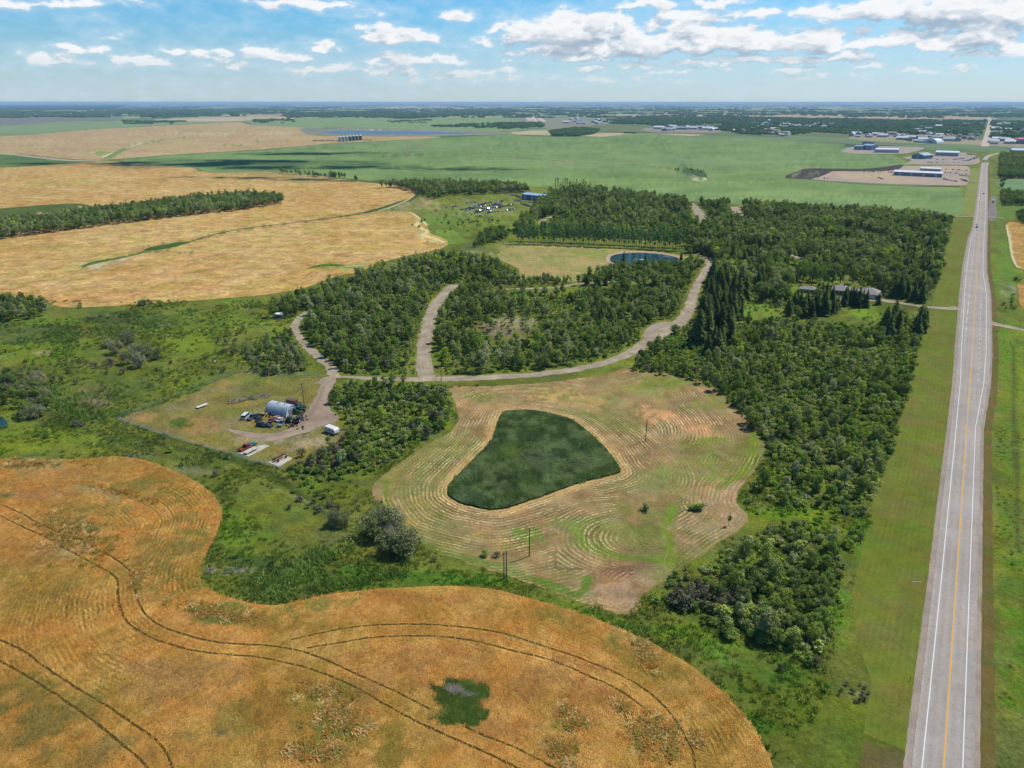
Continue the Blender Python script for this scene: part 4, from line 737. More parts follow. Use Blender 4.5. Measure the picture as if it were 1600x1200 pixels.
for i, (p, c) in enumerate(FAR): field('far_field', p, M_CROP, c, [], [], .02 + .012 * i, 4, 4, 130 + i)
for a, b in [((821, 180), (829, 189)), ((829, 180), (837, 189.5)), ((835, 180), (850, 190))]: far_ribbon('airstrip', [a, b], 40, '#cdbfae', .3)
# ================================================================== TREES
LEAFK = .70
def mat_blade(name, gain=1.25, var=.5):   # blades take the colour of the growth they stand in
    m_ = bpy.data.materials.new(name); m_.use_nodes = True; t = NT(m_.node_tree)
    a = t.n('ShaderNodeAttribute', attribute_name='tint', attribute_type='INSTANCER'); oi = t.n('ShaderNodeObjectInfo')
    col = t.vm('SCALE', a.outputs['Color'], scale=t.m('MULTIPLY_ADD', t.m('SUBTRACT', oi.outputs['Random'], .5), var * 2, gain))
    d = t.n('ShaderNodeBsdfDiffuse'); t.put(d.inputs[0], col); tr = t.n('ShaderNodeBsdfTranslucent'); t.put(tr.inputs[0], col); mx = t.n('ShaderNodeMixShader'); mx.inputs[0].default_value = .35
    t.t.links.new(d.outputs[0], mx.inputs[1]); t.t.links.new(tr.outputs[0], mx.inputs[2]); o = t.n('ShaderNodeOutputMaterial'); t.t.links.new(mx.outputs[0], o.inputs[0]); return m_
def mat_leaf(name, cols, trans=.35, var=.35, k=None):
    m_ = bpy.data.materials.new(name); m_.use_nodes = True; t = NT(m_.node_tree)
    oi = t.n('ShaderNodeObjectInfo'); g = t.n('ShaderNodeNewGeometry')
    zone = t.noise(oi.outputs['Location'], .022, 3, .6)
    f = t.m('ADD', t.m('MULTIPLY', oi.outputs['Random'], .62), t.m('MULTIPLY', t.mr(zone, .33, .67), .38))
    n = len(cols); col = t.ramp(f, [(i / (n - 1), alb(c, k or LEAFK)) for i, c in enumerate(cols)])
    nz = t.noise(g.outputs['Position'], .9, 3, .7)
    col = t.vm('SCALE', col, scale=t.m('MULTIPLY_ADD', t.m('SUBTRACT', nz, .5), var * 2.6, 1.))
    d = t.n('ShaderNodeBsdfDiffuse'); t.put(d.inputs[0], col)
    tr = t.n('ShaderNodeBsdfTranslucent'); t.put(tr.inputs[0], t.vm('MULTIPLY', col, (1.25, 1.15, .5)))
    mx = t.n('ShaderNodeMixShader'); mx.inputs[0].default_value = trans
    t.t.links.new(d.outputs[0], mx.inputs[1]); t.t.links.new(tr.outputs[0], mx.inputs[2])
    o = t.n('ShaderNodeOutputMaterial'); t.t.links.new(mx.outputs[0], o.inputs[0]); return m_
ML_ASP = mat_leaf('aspen_leaf', ['#3a4a28', '#55682f', '#6d8038', '#76804c', '#5a6b3a', '#8f9470', '#7c9038', '#a3b04a'], .35, .5)
ML_SPR = mat_leaf('spruce_needle', ['#3a4826', '#48582c', '#586634', '#444e30'], .15, .6)
ML_POP = mat_leaf('poplar_leaf', ['#56703f', '#5f7c44', '#6a8649'], .3)
ML_WIL = mat_leaf('willow_leaf', ['#565f3c', '#707450', '#646c44', '#86876a', '#4c5634'], .3, .5)
ML_SHR = mat_leaf('shrub_leaf', ['#40562a', '#5c7632', '#7a8f3c', '#566a38', '#868c60', '#94a346'], .35, .5)
ML_GRS = mat_leaf('grass_blade', ['#587a2e', '#6a8c34', '#84a040', '#56742e', '#98a44c'], .45, .35, .9)
ML_FAR = mat_leaf('far_leaf', ['#3f5738', '#4a6340', '#566f44', '#465c40'], .2)
ML_GREY = mat_leaf('grey_shrub_leaf', ['#6c6c58', '#85826f', '#60644a', '#787a5c'], .3, .5, 1.0)
M_BARK = flat('bark_grey', '#a89e90', .9, var=.3, scale=3); M_DEAD = flat('dead_wood', '#b0a898', .9, var=.25, scale=3); M_DBARK = flat('bark_dark', '#5c4f44', .9, var=.3)

def leaves(n, clumps, size, seed, low=-.45, asp=.75, spread=.45, up=.35, shell=(.62, 1.08)):
    r = np.random.default_rng(seed); c = np.array([q[:3] for q in clumps], float); R_ = np.array([q[3] for q in clumps], float)
    k = r.choice(len(c), n, p=R_ ** 2 / (R_ ** 2).sum())
    d = r.normal(size=(n * 3, 3)); d /= np.linalg.norm(d, axis=1)[:, None]; d = d[d[:, 2] > low][:n]
    if len(d) < n: d = np.vstack([d, d[:n - len(d)]])
    p = c[k] + d * (R_[k] * r.uniform(*shell, n))[:, None]
    nn = d + r.normal(size=(n, 3)) * spread + np.array([0, 0, up]); nn /= np.linalg.norm(nn, axis=1)[:, None]
    a = np.cross(nn, r.normal(size=(n, 3))); a /= np.linalg.norm(a, axis=1)[:, None]; b = np.cross(nn, a)
    s = (size * r.uniform(.6, 1.35, n))[:, None] / 2; a *= s; b *= s * asp
    v = np.stack([p - a - b * .6, p + a * .3 - b, p + a + b * .6, p - a * .3 + b], 1).reshape(-1, 3)
    return v, np.arange(4 * n).reshape(-1, 4)
def mk_deciduous(seed, h=10., rx=2.35, base=.24, nc=20, nl=1500, size=.36, trunk_r=.15, lean=.5, limbs=8, cl=(.55, 1.15)):
    r = random.Random(seed); top = h; zc = h * (base + 1) / 2; rz = h * (1 - base) / 2
    cl_ = []
    lx, ly = r.uniform(-lean, lean), r.uniform(-lean, lean)
    for i in range(nc):
        while True:
            x, y, z = r.uniform(-1, 1), r.uniform(-1, 1), r.uniform(-1, 1)
            q = x * x + y * y + z * z
            if .2 < q < 1: break
        w = 1 - .25 * max(z, 0)
        rr = r.uniform(*cl); cl_.append((x * (rx - rr * .6) * w + lx * z, y * (rx - rr * .6) * w + ly * z, zc + z * (rz - rr * .7), rr))
    v, f = leaves(nl, cl_, size, seed, spread=.75, shell=(.5, 1.15))
    tb = MB(); tb.tube([(0, 0, -.2), (lx * -.3, ly * -.3, h * .3), (lx * .2, ly * .2, h * .62), (lx * .6, ly * .6, h * .86)], [trunk_r, trunk_r * .8, trunk_r * .5, .03], 6)
    for i in range(limbs):
        c = r.choice(cl_); z0 = h * r.uniform(.22, .5); tb.tube([(0, 0, z0), (c[0] * .5, c[1] * .5, (z0 + c[2]) / 2 + .3), (c[0] * 1.25, c[1] * 1.25, c[2] * 1.06)], [trunk_r * .6, trunk_r * .45, .025], 4)
    return v, f, tb
def mk_spruce(seed, h=16., rx=3.3, nl=1500):
    r = np.random.default_rng(seed); z = h * (.06 + .94 * r.beta(1, 1.55, nl)); tier = np.sin(z * 4.2 + r.uniform(0, 6)) * .12
    R_ = rx * (1 - z / h) ** .75 * (1 + tier * 1.6) + .12; q = r.uniform(0, 2 * np.pi, nl); u = r.uniform(.35, 1.05, nl) ** .6
    ph_ = r.uniform(0, 6, 3); jag = 1 + .25 * np.sin(q * 5 + z * 2.1 + ph_[0]) + .18 * np.sin(q * 2 + z * .7 + ph_[1]) + r.uniform(-.22, .22, nl)
    x, y = np.cos(q), np.sin(q); p = np.stack([x * R_ * u * jag, y * R_ * u * jag, z - R_ * u * .28], 1)
    out = np.stack([x, y, -.35 + 0 * x], 1); sidev = np.stack([-y, x, r.uniform(-.3, .3, nl)], 1)
    L = (R_ * .34 + .28)[:, None]; w = (R_ * .10 + .16)[:, None]
    v = np.stack([p - out * L * .5 - sidev * w, p + out * L * .6 - sidev * w * .25, p + out * L * .6 + sidev * w * .25, p - out * L * .5 + sidev * w], 1).reshape(-1, 3)
    tb = MB(); tb.tube([(0, 0, -.2), (0, 0, h * .6), (0, 0, h * .97)], [.22, .12, .02], 6)
    return v, np.arange(4 * nl).reshape(-1, 4), tb
def mk_poplar(seed, h=18.):
    r = random.Random(seed); cl_ = []
    for i in range(20):
        z = r.uniform(.26, .97); w = 1.75 * math.sin(math.pi * min(max((z - .12) / .95, .05), .98)) ** .6; q = r.uniform(0, 6.28)
        cl_.append((math.cos(q) * w * .6, math.sin(q) * w * .6, z * h, r.uniform(.65, 1.15)))
    v, f = leaves(1300, cl_, .46, seed, spread=.6)
    tb = MB(); tb.tube([(0, 0, -.2), (0, 0, h * .5), (.1, .1, h * .92)], [.24, .16, .03], 6); 
    for i in range(6):
        q = r.uniform(0, 6.28); z = r.uniform(.15, .5) * h; tb.tube([(0, 0, z), (math.cos(q) * 1.1, math.sin(q) * 1.1, z + 2.6)], [.08, .02], 4)
    return v, f, tb
def mk_shrub(seed, h=3., r0=1.7, nl=480, twigs=7, size=.3):
    r = random.Random(seed); cl_ = []
    for i in range(9):
        q = r.uniform(0, 6.28); d = r.uniform(0, .75) * r0; cl_.append((math.cos(q) * d, math.sin(q) * d, h * r.uniform(.25, .72) * (1.05 - .35 * d / r0), r.uniform(.45, .85) * h / 3))
    v, f = leaves(nl, cl_, size, seed, spread=.6)
    tb = MB()
    for i in range(twigs):
        q = r.uniform(0, 6.28); tb.tube([(0, 0, -.1), (math.cos(q) * r0 * .35, math.sin(q) * r0 * .35, h * .5), (math.cos(q) * r0 * .75, math.sin(q) * r0 * .75, h * r.uniform(.8, 1.12))], [.05, .035, .01], 4)
    return v, f, tb
def mk_willow(seed, h=7., r0=4., nl=2000):
    r = random.Random(seed); cl_ = []
    for i in range(24):
        q = r.uniform(0, 6.28); d = math.sqrt(r.uniform(0, 1)) * .82 * r0; cl_.append((math.cos(q) * d, math.sin(q) * d, h * r.uniform(.18, .82) * (1.02 - .42 * (d / r0) ** 2), r.uniform(.7, 1.25)))
    v, f = leaves(nl, cl_, .34, seed, spread=.8, up=.2, shell=(.4, 1.15))
    tb = MB()
    for i in range(26):
        q = r.uniform(0, 6.28); d = r.uniform(.35, .95); tb.tube([(math.cos(q) * .3, math.sin(q) * .3, -.1), (math.cos(q) * r0 * d * .55, math.sin(q) * r0 * d * .55, h * .5), (math.cos(q + .2) * r0 * d, math.sin(q + .2) * r0 * d, h * (1.12 - .4 * d * d))], [.09, .06, .012], 4)
    return v, f, tb
def mk_tuft(seed, h=.9, n=26, spread=.9):
    r = np.random.default_rng(seed); b = np.column_stack([r.normal(0, spread * .5, (n, 2)), np.zeros(n)]); q = r.uniform(0, 6.28, n)
    hh = h * r.uniform(.5, 1.1, n); w = .10; sx = np.stack([np.cos(q) * w, np.sin(q) * w, 0 * q], 1); lean = np.column_stack([r.normal(0, .35, (n, 2)) * hh[:, None], hh])
    v = np.stack([b - sx, b + sx, b + lean + sx * .4, b + lean - sx * .4], 1).reshape(-1, 3); return v, np.arange(4 * n).reshape(-1, 4), None
def mk_clump(seed, r0=9., h=9., nc=16, nl=420, size=2.1):
    r = random.Random(seed); cl_ = []
    for i in range(nc):
        q = r.uniform(0, 6.28); d = math.sqrt(r.uniform(0, 1)) * r0; cl_.append((math.cos(q) * d, math.sin(q) * d, h * r.uniform(.35, .72), r.uniform(1.8, 3.)))
    v, f = leaves(nl, cl_, size, seed, low=-.9); return v, f, None
KINDS = {}
def kind(name, n, maker, leafmat, barkmat, h0, **kw):
    out = []
    for i in range(n):
        v, f, tb = maker(1000 + hash_(name) + i * 13, **kw)
        cm = mesh_np(name + '_crown', v, f, leafmat, link=False).data
        tm = tb.obj(name + '_trunk', barkmat, link=False).data if tb else None
        out.append((cm, tm))
    KINDS[name] = dict(var=out, h=h0, leaf=leafmat, bark=barkmat, pts=[])
def hash_(s): return sum(ord(c) * (i + 1) for i, c in enumerate(s)) % 997
kind('aspen_tree', 6, mk_deciduous, ML_ASP, M_BARK, 10.)
kind('elm_tree', 4, lambda s: mk_deciduous(s, 10., 3.6, .12, 34, 2300, .40, .2, .6, 6, (.65, 1.4)), mat_leaf('elm_leaf', ['#354826', '#4c5f2c', '#6a8038', '#5c6c3c', '#45562c', '#94a048'], .3, .5), M_DBARK, 10.)
kind('spruce_tree', 4, mk_spruce, ML_SPR, M_DBARK, 16.)
kind('poplar_tree', 4, mk_poplar, ML_POP, M_BARK, 18.)
kind('shrub', 4, mk_shrub, ML_SHR, M_DBARK, 3.)
kind('grey_shrub', 2, lambda s: mk_shrub(s, 3., 1.7, 260, 14, .34), ML_GREY, M_DBARK, 3.)
kind('willow_bush', 3, mk_willow, ML_WIL, M_BARK, 7.)
kind('undergrowth', 3, lambda s: mk_shrub(s, 2., 1.6, 120, 1, .5), ML_SHR, M_DBARK, 2.)
kind('grass_tuft', 3, mk_tuft, ML_GRS, None, .9)
kind('woodland_clump', 4, mk_clump, ML_FAR, None, 9.)

WATERS = [Wn(np.array(POND, float))]
ROADW = [(Wn(smooth_line(p, sub=2)), (max(w) if not np.isscalar(w) else w)) for _, p, w in ROADS]
def scatter(poly, spacing, seed, clear=(), world_z=0, jit=.46, dens=None, roadgap=1.6):
    P_ = Wn(np.array(poly, float)); r = np.random.default_rng(seed)
    x0, y0 = P_.min(0); x1, y1 = P_.max(0); gx, gy = np.meshgrid(np.arange(x0, x1, spacing), np.arange(y0, y1, spacing * .9))
    gx = gx + (np.arange(gx.shape[0])[:, None] % 2) * spacing * .5
    p = np.stack([gx.ravel(), gy.ravel()], 1) + r.uniform(-jit, jit, (gx.size, 2)) * spacing
    p = p[inpoly(p, P_)]
    if len(p) == 0: return p
    px = Pn(p); keep = np.ones(len(p), bool)
    wob = (fbm(p[:, 0] / 8, p[:, 1] / 8, 3, seed) - .5) * .9
    for (cx, cy, rx, ry, k) in clear:
        ins = np.hypot((px[:, 0] - cx) / rx, (px[:, 1] - cy) / ry) + wob < 1
        keep &= ~(ins & (r.uniform(size=len(p)) > k))
    for ln, w in ROADW: keep &= pldist(p, ln) > w / 2 + roadgap
    if dens: keep &= r.uniform(size=len(p)) < np.clip((fbm(p[:, 0] / dens[0], p[:, 1] / dens[0], 4, seed + 3) - .5) * dens[1] + dens[2], 0, 1)
    return p[keep]
GROUPS = {}
def plant(p, mix, seed, group, where):
    r = random.Random(seed); ks = [m_[0] for m_ in mix]; ws = [m_[1] for m_ in mix]; hr = {m_[0]: (m_[2], m_[3]) for m_ in mix}
    for x, y in p:
        k = r.choices(ks, ws)[0]; a, b = hr[k]; h = (a + (b - a) * r.random() ** 1.15) * (.85 + .3 * float(vnoise(np.array([x / 16]), np.array([y / 16]), 5)[0]))
        KINDS[k]['pts'].append((x, y, h, r.uniform(.85, 1.18), r.uniform(0, 6.28), r.randrange(99), group, where))
CL_E = [(1255, 820, 120, 26, .10), (1212, 727, 44, 8, .15), (1120, 865, 90, 24, .06), (1180, 800, 36, 36, .12), (1060, 915, 46, 34, .10), (1085, 950, 50, 18, .3), (1300, 860, 50, 26, .35), (1235, 865, 50, 16, .3), (1340, 880, 22, 60, .12), (1330, 950, 20, 60, .0), (1290, 735, 30, 8, .4), (1150, 660, 20, 12, .5), (1310, 690, 30, 12, .6), (1250, 640, 26, 10, .6), (1345, 790, 22, 12, .3), (1100, 620, 20, 8, .6), (1130, 900, 26, 10, .4),
        (1312, 446, 34, 13, .08), (1248, 460, 22, 18, .1), (1290, 440, 50, 10, .3), (1210, 395, 30, 8, .3), (1180, 350, 30, 6, .4), (1290, 380, 40, 6, .4), (1290, 498, 150, 17, .02), (1180, 483, 36, 16, .1), (1240, 455, 14, 10, .0), (1330, 458, 50, 14, .02), (1345, 480, 60, 14, .03), (1262, 452, 24, 14, .05), (1305, 432, 22, 12, .0), (1240, 415, 14, 9, .1), (1400, 475, 60, 7, .0), (1425, 500, 20, 14, .3), (1120, 575, 14, 8, .5)]
E_wood = [(985, 580), (1060, 588), (1108, 603), (1150, 640), (1192, 690), (1203, 715), (1190, 745), (1172, 762), (1165, 790), (1182, 812), (1172, 835), (1130, 862), (1080, 890), (1020, 920), (1012, 938), (1050, 955), (1110, 975), (1170, 995), (1230, 1022), (1275, 1045), (1290, 1020), (1305, 975), (1322, 915), (1335, 860), (1352, 805), (1375, 755), (1396, 700), (1412, 640), (1424, 590), (1440, 530), (1448, 490), (1445, 470), (1430, 500), (1300, 475), (1150, 470), (1112, 430), (1088, 470), (1078, 510), (1020, 535), (1000, 553)]
N_wood = [(830, 330), (855, 308), (880, 300), (920, 298), (1010, 309), (1100, 321), (1200, 326), (1300, 331), (1400, 337), (1470, 343), (1486, 352), (1478, 380), (1468, 425), (1455, 460), (1440, 478), (1400, 465), (1300, 470), (1230, 475), (1150, 475), (1112, 425), (1112, 402), (1075, 392), (1065, 378), (960, 372), (815, 370), (812, 350)]
C_wood = [(712, 455), (740, 455), (800, 458), (900, 462), (960, 450), (1010, 445), (1060, 428), (1095, 425), (1082, 460), (1070, 485), (1055, 498), (1025, 502), (1008, 515), (1000, 535), (985, 546), (950, 558), (900, 572), (850, 579), (780, 583), (702, 586), (684, 560), (682, 520), (690, 480)]
W_wood = [(428, 496), (445, 475), (480, 457), (520, 446), (560, 434), (610, 420), (650, 408), (690, 402), (760, 405), (800, 430), (812, 445), (720, 447), (700, 450), (682, 470), (668, 500), (658, 530), (655, 570), (650, 586), (590, 589), (545, 586), (522, 573), (500, 553), (484, 538), (478, 520), (486, 492), (470, 487), (450, 499)]
SW_wood = [(522, 612), (545, 598), (590, 599), (660, 602), (698, 614), (706, 650), (690, 675), (640, 700), (600, 728), (570, 742), (520, 752), (480, 755), (452, 745), (462, 725), (492, 710), (520, 693), (545, 680), (548, 655), (528, 642), (518, 625)]
Wb = [(398, 584), (385, 560), (400, 542), (440, 522), (458, 530), (475, 555), (490, 573), (470, 581), (440, 587)]
BLUFF = [(-200, 392), (0, 374), (60, 367), (150, 355), (200, 349), (300, 337), (380, 329), (440, 319), (442, 313), (400, 309), (350, 311), (300, 316), (240, 324), (190, 332), (130, 338), (80, 346), (0, 356), (-200, 370)]
def wood(poly, sp, seed, mix, group, where, clear=(), dens=None, under=2.4):
    p = scatter(poly, sp, seed, clear, dens=dens); plant(p, mix, seed, group, where)
    if under:
        u = scatter(poly, under, seed + 50, [(a, b, c * .95, d * .95, min(1, k + .12)) for a, b, c, d, k in clear], roadgap=.3); plant(u, [('undergrowth', 1, .8, 2.6)], seed + 1, '', '')
A = 'aspen_tree'; S_ = 'shrub'
near = [q for q in E_wood]
wood(E_wood, 4.5, 1, [(A, .50, 4.5, 9.5), ('elm_tree', .20, 4, 8), (S_, .30, 2.5, 4.8), ('grey_shrub', .06, 2.5, 4.5)], 'trees in the wood beside the highway', 'in the wood along the west side of the highway', CL_E, dens=(18, 5, .70))
wood(N_wood, 5.2, 2, [(A, .66, 8, 14), ('elm_tree', .34, 7, 12)], 'trees in the wood north of the pond', 'in the dense wood behind the pond and poplar row', CL_E + [(1090, 335, 12, 14, 0), (1152, 335, 9, 14, 0), (855, 345, 22, 9, .1)], dens=(26, 5, .85), under=3.6)
wood(C_wood, 4.6, 3, [(A, .70, 6, 11), ('elm_tree', .2, 5, 9.5), (S_, .1, 3, 5), ('grey_shrub', .04, 3, 5)], 'trees between the two gravel roads', 'in the wood between the two gravel roads', [(795, 516, 62, 24, .10), (920, 457, 26, 8, .1), (700, 490, 10, 12, .3), (850, 560, 40, 12, .6), (735, 570, 40, 9, .3), (905, 535, 22, 8, .4)], dens=(18, 5, .75), under=2.8)
wood(W_wood, 4.6, 4, [(A, .62, 6, 11), ('elm_tree', .22, 5, 9), (S_, .1, 3, 5), ('grey_shrub', .08, 3, 5.5)], 'trees west of the short gravel road', 'in the wood west of the short straight gravel road', [(640, 480, 18, 7, .1), (555, 452, 12, 5, .1), (668, 424, 10, 6, .0)], dens=(18, 5, .8), under=2.8)
wood(SW_wood, 5.0, 5, [(A, .40, 4, 8.5), ('elm_tree', .15, 4, 7.5), (S_, .28, 2.5, 4.5), ('grey_shrub', .18, 2.5, 5)], 'trees between the farmyard and the hay meadow', 'between the farmyard and the hay meadow', [(640, 650, 30, 14, .4), (560, 690, 30, 10, .5), (575, 640, 20, 12, .5), (537, 669, 12, 8, 0), (518, 672, 16, 9, 0)], dens=(16, 5, .75), under=2.2)
wood(Wb, 4.2, 6, [(A, .5, 4, 8), ('grey_shrub', .3, 3, 5), (S_, .2, 2.5, 4)], 'trees beside the bent farm track', 'beside the bent gravel track west of the wood', under=2.4)
wood(BLUFF, 5.4, 7, [(A, .7, 9, 14), ('elm_tree', .3, 8, 12)], 'trees of the long strip in the grain', 'in the long strip of wood crossing the pale grain field', under=0)
wood([(-80, 502), (0, 505), (50, 500), (80, 494), (76, 480), (40, 472), (0, 477), (-80, 484)], 4.6, 8, [(A, .5, 7, 11), ('grey_shrub', .3, 4, 6), ('elm_tree', .2, 6, 9)], 'trees at the edge of the grain field', 'at the left edge below the pale grain field', under=0)
wood([(588, 294), (640, 289), (700, 289), (760, 291), (820, 296), (828, 302), (800, 302), (740, 305), (700, 306), (672, 313), (655, 303), (620, 294)], 6, 9, [(A, .7, 9, 14), ('elm_tree', .3, 8, 12)], 'trees behind the rows of scrapped cars', 'behind the scrapped cars', under=0)
wood([(808, 368), (860, 340), (845, 332), (822, 345), (806, 358)], 5, 10, [(A, .5, 8, 13), ('elm_tree', .5, 7, 12)], 'trees north of the poplar row', 'at the left end of the poplar row', under=0)
wood([(740, 388), (790, 375), (800, 366), (780, 358), (750, 368)], 5, 11, [('elm_tree', 1, 5, 8)], 'bushy trees left of the poplar row', 'left of the poplar row', under=0)
wood([(420, 269), (470, 272), (520, 276), (548, 280), (560, 284), (540, 281), (500, 278), (430, 271)], 7, 12, [(A, .6, 7, 12), ('elm_tree', .4, 6, 10)], 'trees along the grain and green crop boundary', 'on the boundary of the grain and the green crop', dens=(30, 5, .6), under=0)
wood([(1562, 243), (1720, 243), (1720, 268), (1562, 263)], 6, 13, [(A, .5, 9, 14), ('elm_tree', .5, 8, 12)], 'trees of the grove east of the highway', 'in the grove east of the highway', under=0)
wood([(1562, 266), (1720, 267), (1720, 279), (1560, 279)], 6, 14, [('elm_tree', 1, 8, 12)], 'trees of the grove east of the highway', 'in the grove east of the highway', under=0)
wood([(1562, 304), (1600, 304), (1720, 312), (1720, 325), (1590, 322), (1564, 322)], 5.5, 15, [('elm_tree', .6, 6, 10), (A, .4, 6, 11)], 'trees east of the roadside parking', 'east of the gravel parking', under=0)
wood([(1590, 345), (1588, 334), (1720, 345), (1720, 352), (1600, 352)], 5, 16, [('elm_tree', 1, 5, 8)], 'trees above the small roadside grain field', 'above the roadside grain', under=0)
wood([(0, 655), (-60, 650), (-60, 600), (0, 596), (40, 600), (78, 618), (82, 640), (60, 655), (30, 656)], 4.5, 17, [('elm_tree', .5, 5, 8), ('willow_bush', .2, 4, 6), ('grey_shrub', .3, 2.5, 4)], 'trees round the small pool at the left edge', 'round the little pool at the left edge', [(12, 640, 20, 22, .1)], under=2.4)
wood([(810, 438), (860, 436), (895, 442), (890, 450), (840, 452), (810, 450)], 3.6, 18, [(A, .5, 4, 7), (S_, .5, 3, 5)], 'young trees below the pond meadow', 'below the pond meadow', under=0)
wood([(900, 446), (915, 438), (960, 424), (1050, 418), (1100, 414), (1104, 424), (1060, 430), (1000, 438), (930, 448)], 4.2, 19, [('elm_tree', .6, 6, 9), (A, .4, 6, 10)], 'trees of the hedge in front of the pond', 'in the hedge in front of the pond', under=0)
wood([(1070, 392), (1095, 393), (1120, 397), (1160, 402), (1160, 412), (1112, 404), (1080, 398)], 4.5, 20, [('elm_tree', 1, 6, 9)], 'trees of the hedge right of the pond', 'right of the pond', under=0)
# spruces
def spr(poly, sp, seed, h0, h1, group, where): plant(scatter(poly, sp, seed), [('spruce_tree', 1, h0, h1)], seed, group, where)
spr([(1084, 548), (1080, 515), (1096, 480), (1108, 440), (1122, 428), (1150, 450), (1158, 500), (1140, 545), (1110, 560)], 6.6, 31, 10, 18, 'spruces along the gravel road bend', 'along the right side of the gravel road below the pond')
spr([(1225, 494), (1235, 480), (1270, 474), (1312, 478), (1318, 488), (1290, 494), (1260, 499)], 7.0, 32, 9, 14, 'spruces in front of the house', 'in front of the hip roofed house')
spr([(1385, 478), (1395, 462), (1435, 455), (1450, 475), (1440, 480), (1410, 474)], 7, 33, 10, 17, 'spruces by the driveway', 'between the house and the highway')
spr([(1375, 530), (1378, 510), (1400, 500), (1412, 510), (1405, 530)], 6.2, 34, 10, 17, 'spruces below the driveway', 'just below the driveway')
spr([(1425, 525), (1432, 505), (1448, 498), (1442, 520)], 5, 35, 8, 13, 'spruces at the verge', 'at the mown verge below the driveway')
spr([(930, 500), (960, 470), (1000, 480), (980, 520), (945, 530)], 12, 36, 8, 12, 'spruces scattered between the gravel roads', 'among the leafy trees between the gravel roads')
spr([(905, 452), (925, 442), (975, 446), (965, 456), (930, 458)], 11, 37, 7, 11, 'spruces scattered between the gravel roads', 'among the leafy trees between the gravel roads')
spr([(1100, 500), (1160, 470), (1210, 440), (1190, 380), (1130, 400)], 12, 38, 10, 16, 'spruces scattered right of the pond', 'among the leafy trees right of the pond')
spr([(1390, 445), (1450, 440), (1468, 410), (1440, 380), (1400, 400)], 12, 39, 10, 16, 'spruces scattered behind the house', 'among the leafy trees behind the house')
for x, y, h in [(1326, 474, 11), (1334, 477, 12), (1347, 474, 10), (1321, 473, 12), (1330, 476, 13), (1300, 468, 10), (1290, 466, 12), (1283, 470, 12), (1372, 476, 9), (974, 417, 13), (1008, 418, 12), (1064, 408, 9), (1078, 410, 10), (1318, 478, 13), (1340, 480, 14), (1352, 480, 12), (917, 447, 10)]: KINDS['spruce_tree']['pts'].append((*W(x, y), h, .9, x, x, 'spruces beside the pond' if y < 440 else 'spruces in front of the house', 'beside the pond' if y < 440 else 'in front of the hip roofed house'))
# poplar row
for i in range(66):
    u = i / 65; k = i % 2
    KINDS['poplar_tree']['pts'].append((*W(810 + 256 * u + random.uniform(-1, 1), 381 + 11 * u ** 1.3 - 4.5 * k + random.uniform(-.3, .3)), random.uniform(16, 21.5), 1, i, i, 'poplars of the long row behind the pond', 'in the long straight row behind the pond meadow'))
for i in range(16): KINDS['poplar_tree']['pts'].append((*W(868 + 3.6 * i, 297.5 + .35 * i), random.uniform(15, 20), .7, i, i, 'tall thin poplars beside the blue roofed shed', 'right of the blue roofed shed'))
for x, y, h in [(1268, 446, 17), (1285, 449, 19), (1300, 450, 19), (1275, 440, 17), (1255, 440, 15), (1312, 446, 15)]: KINDS['elm_tree']['pts'].append((*W(x, y), h, .75, x, x, 'tall spreading trees behind the house', 'behind the hip roofed house'))
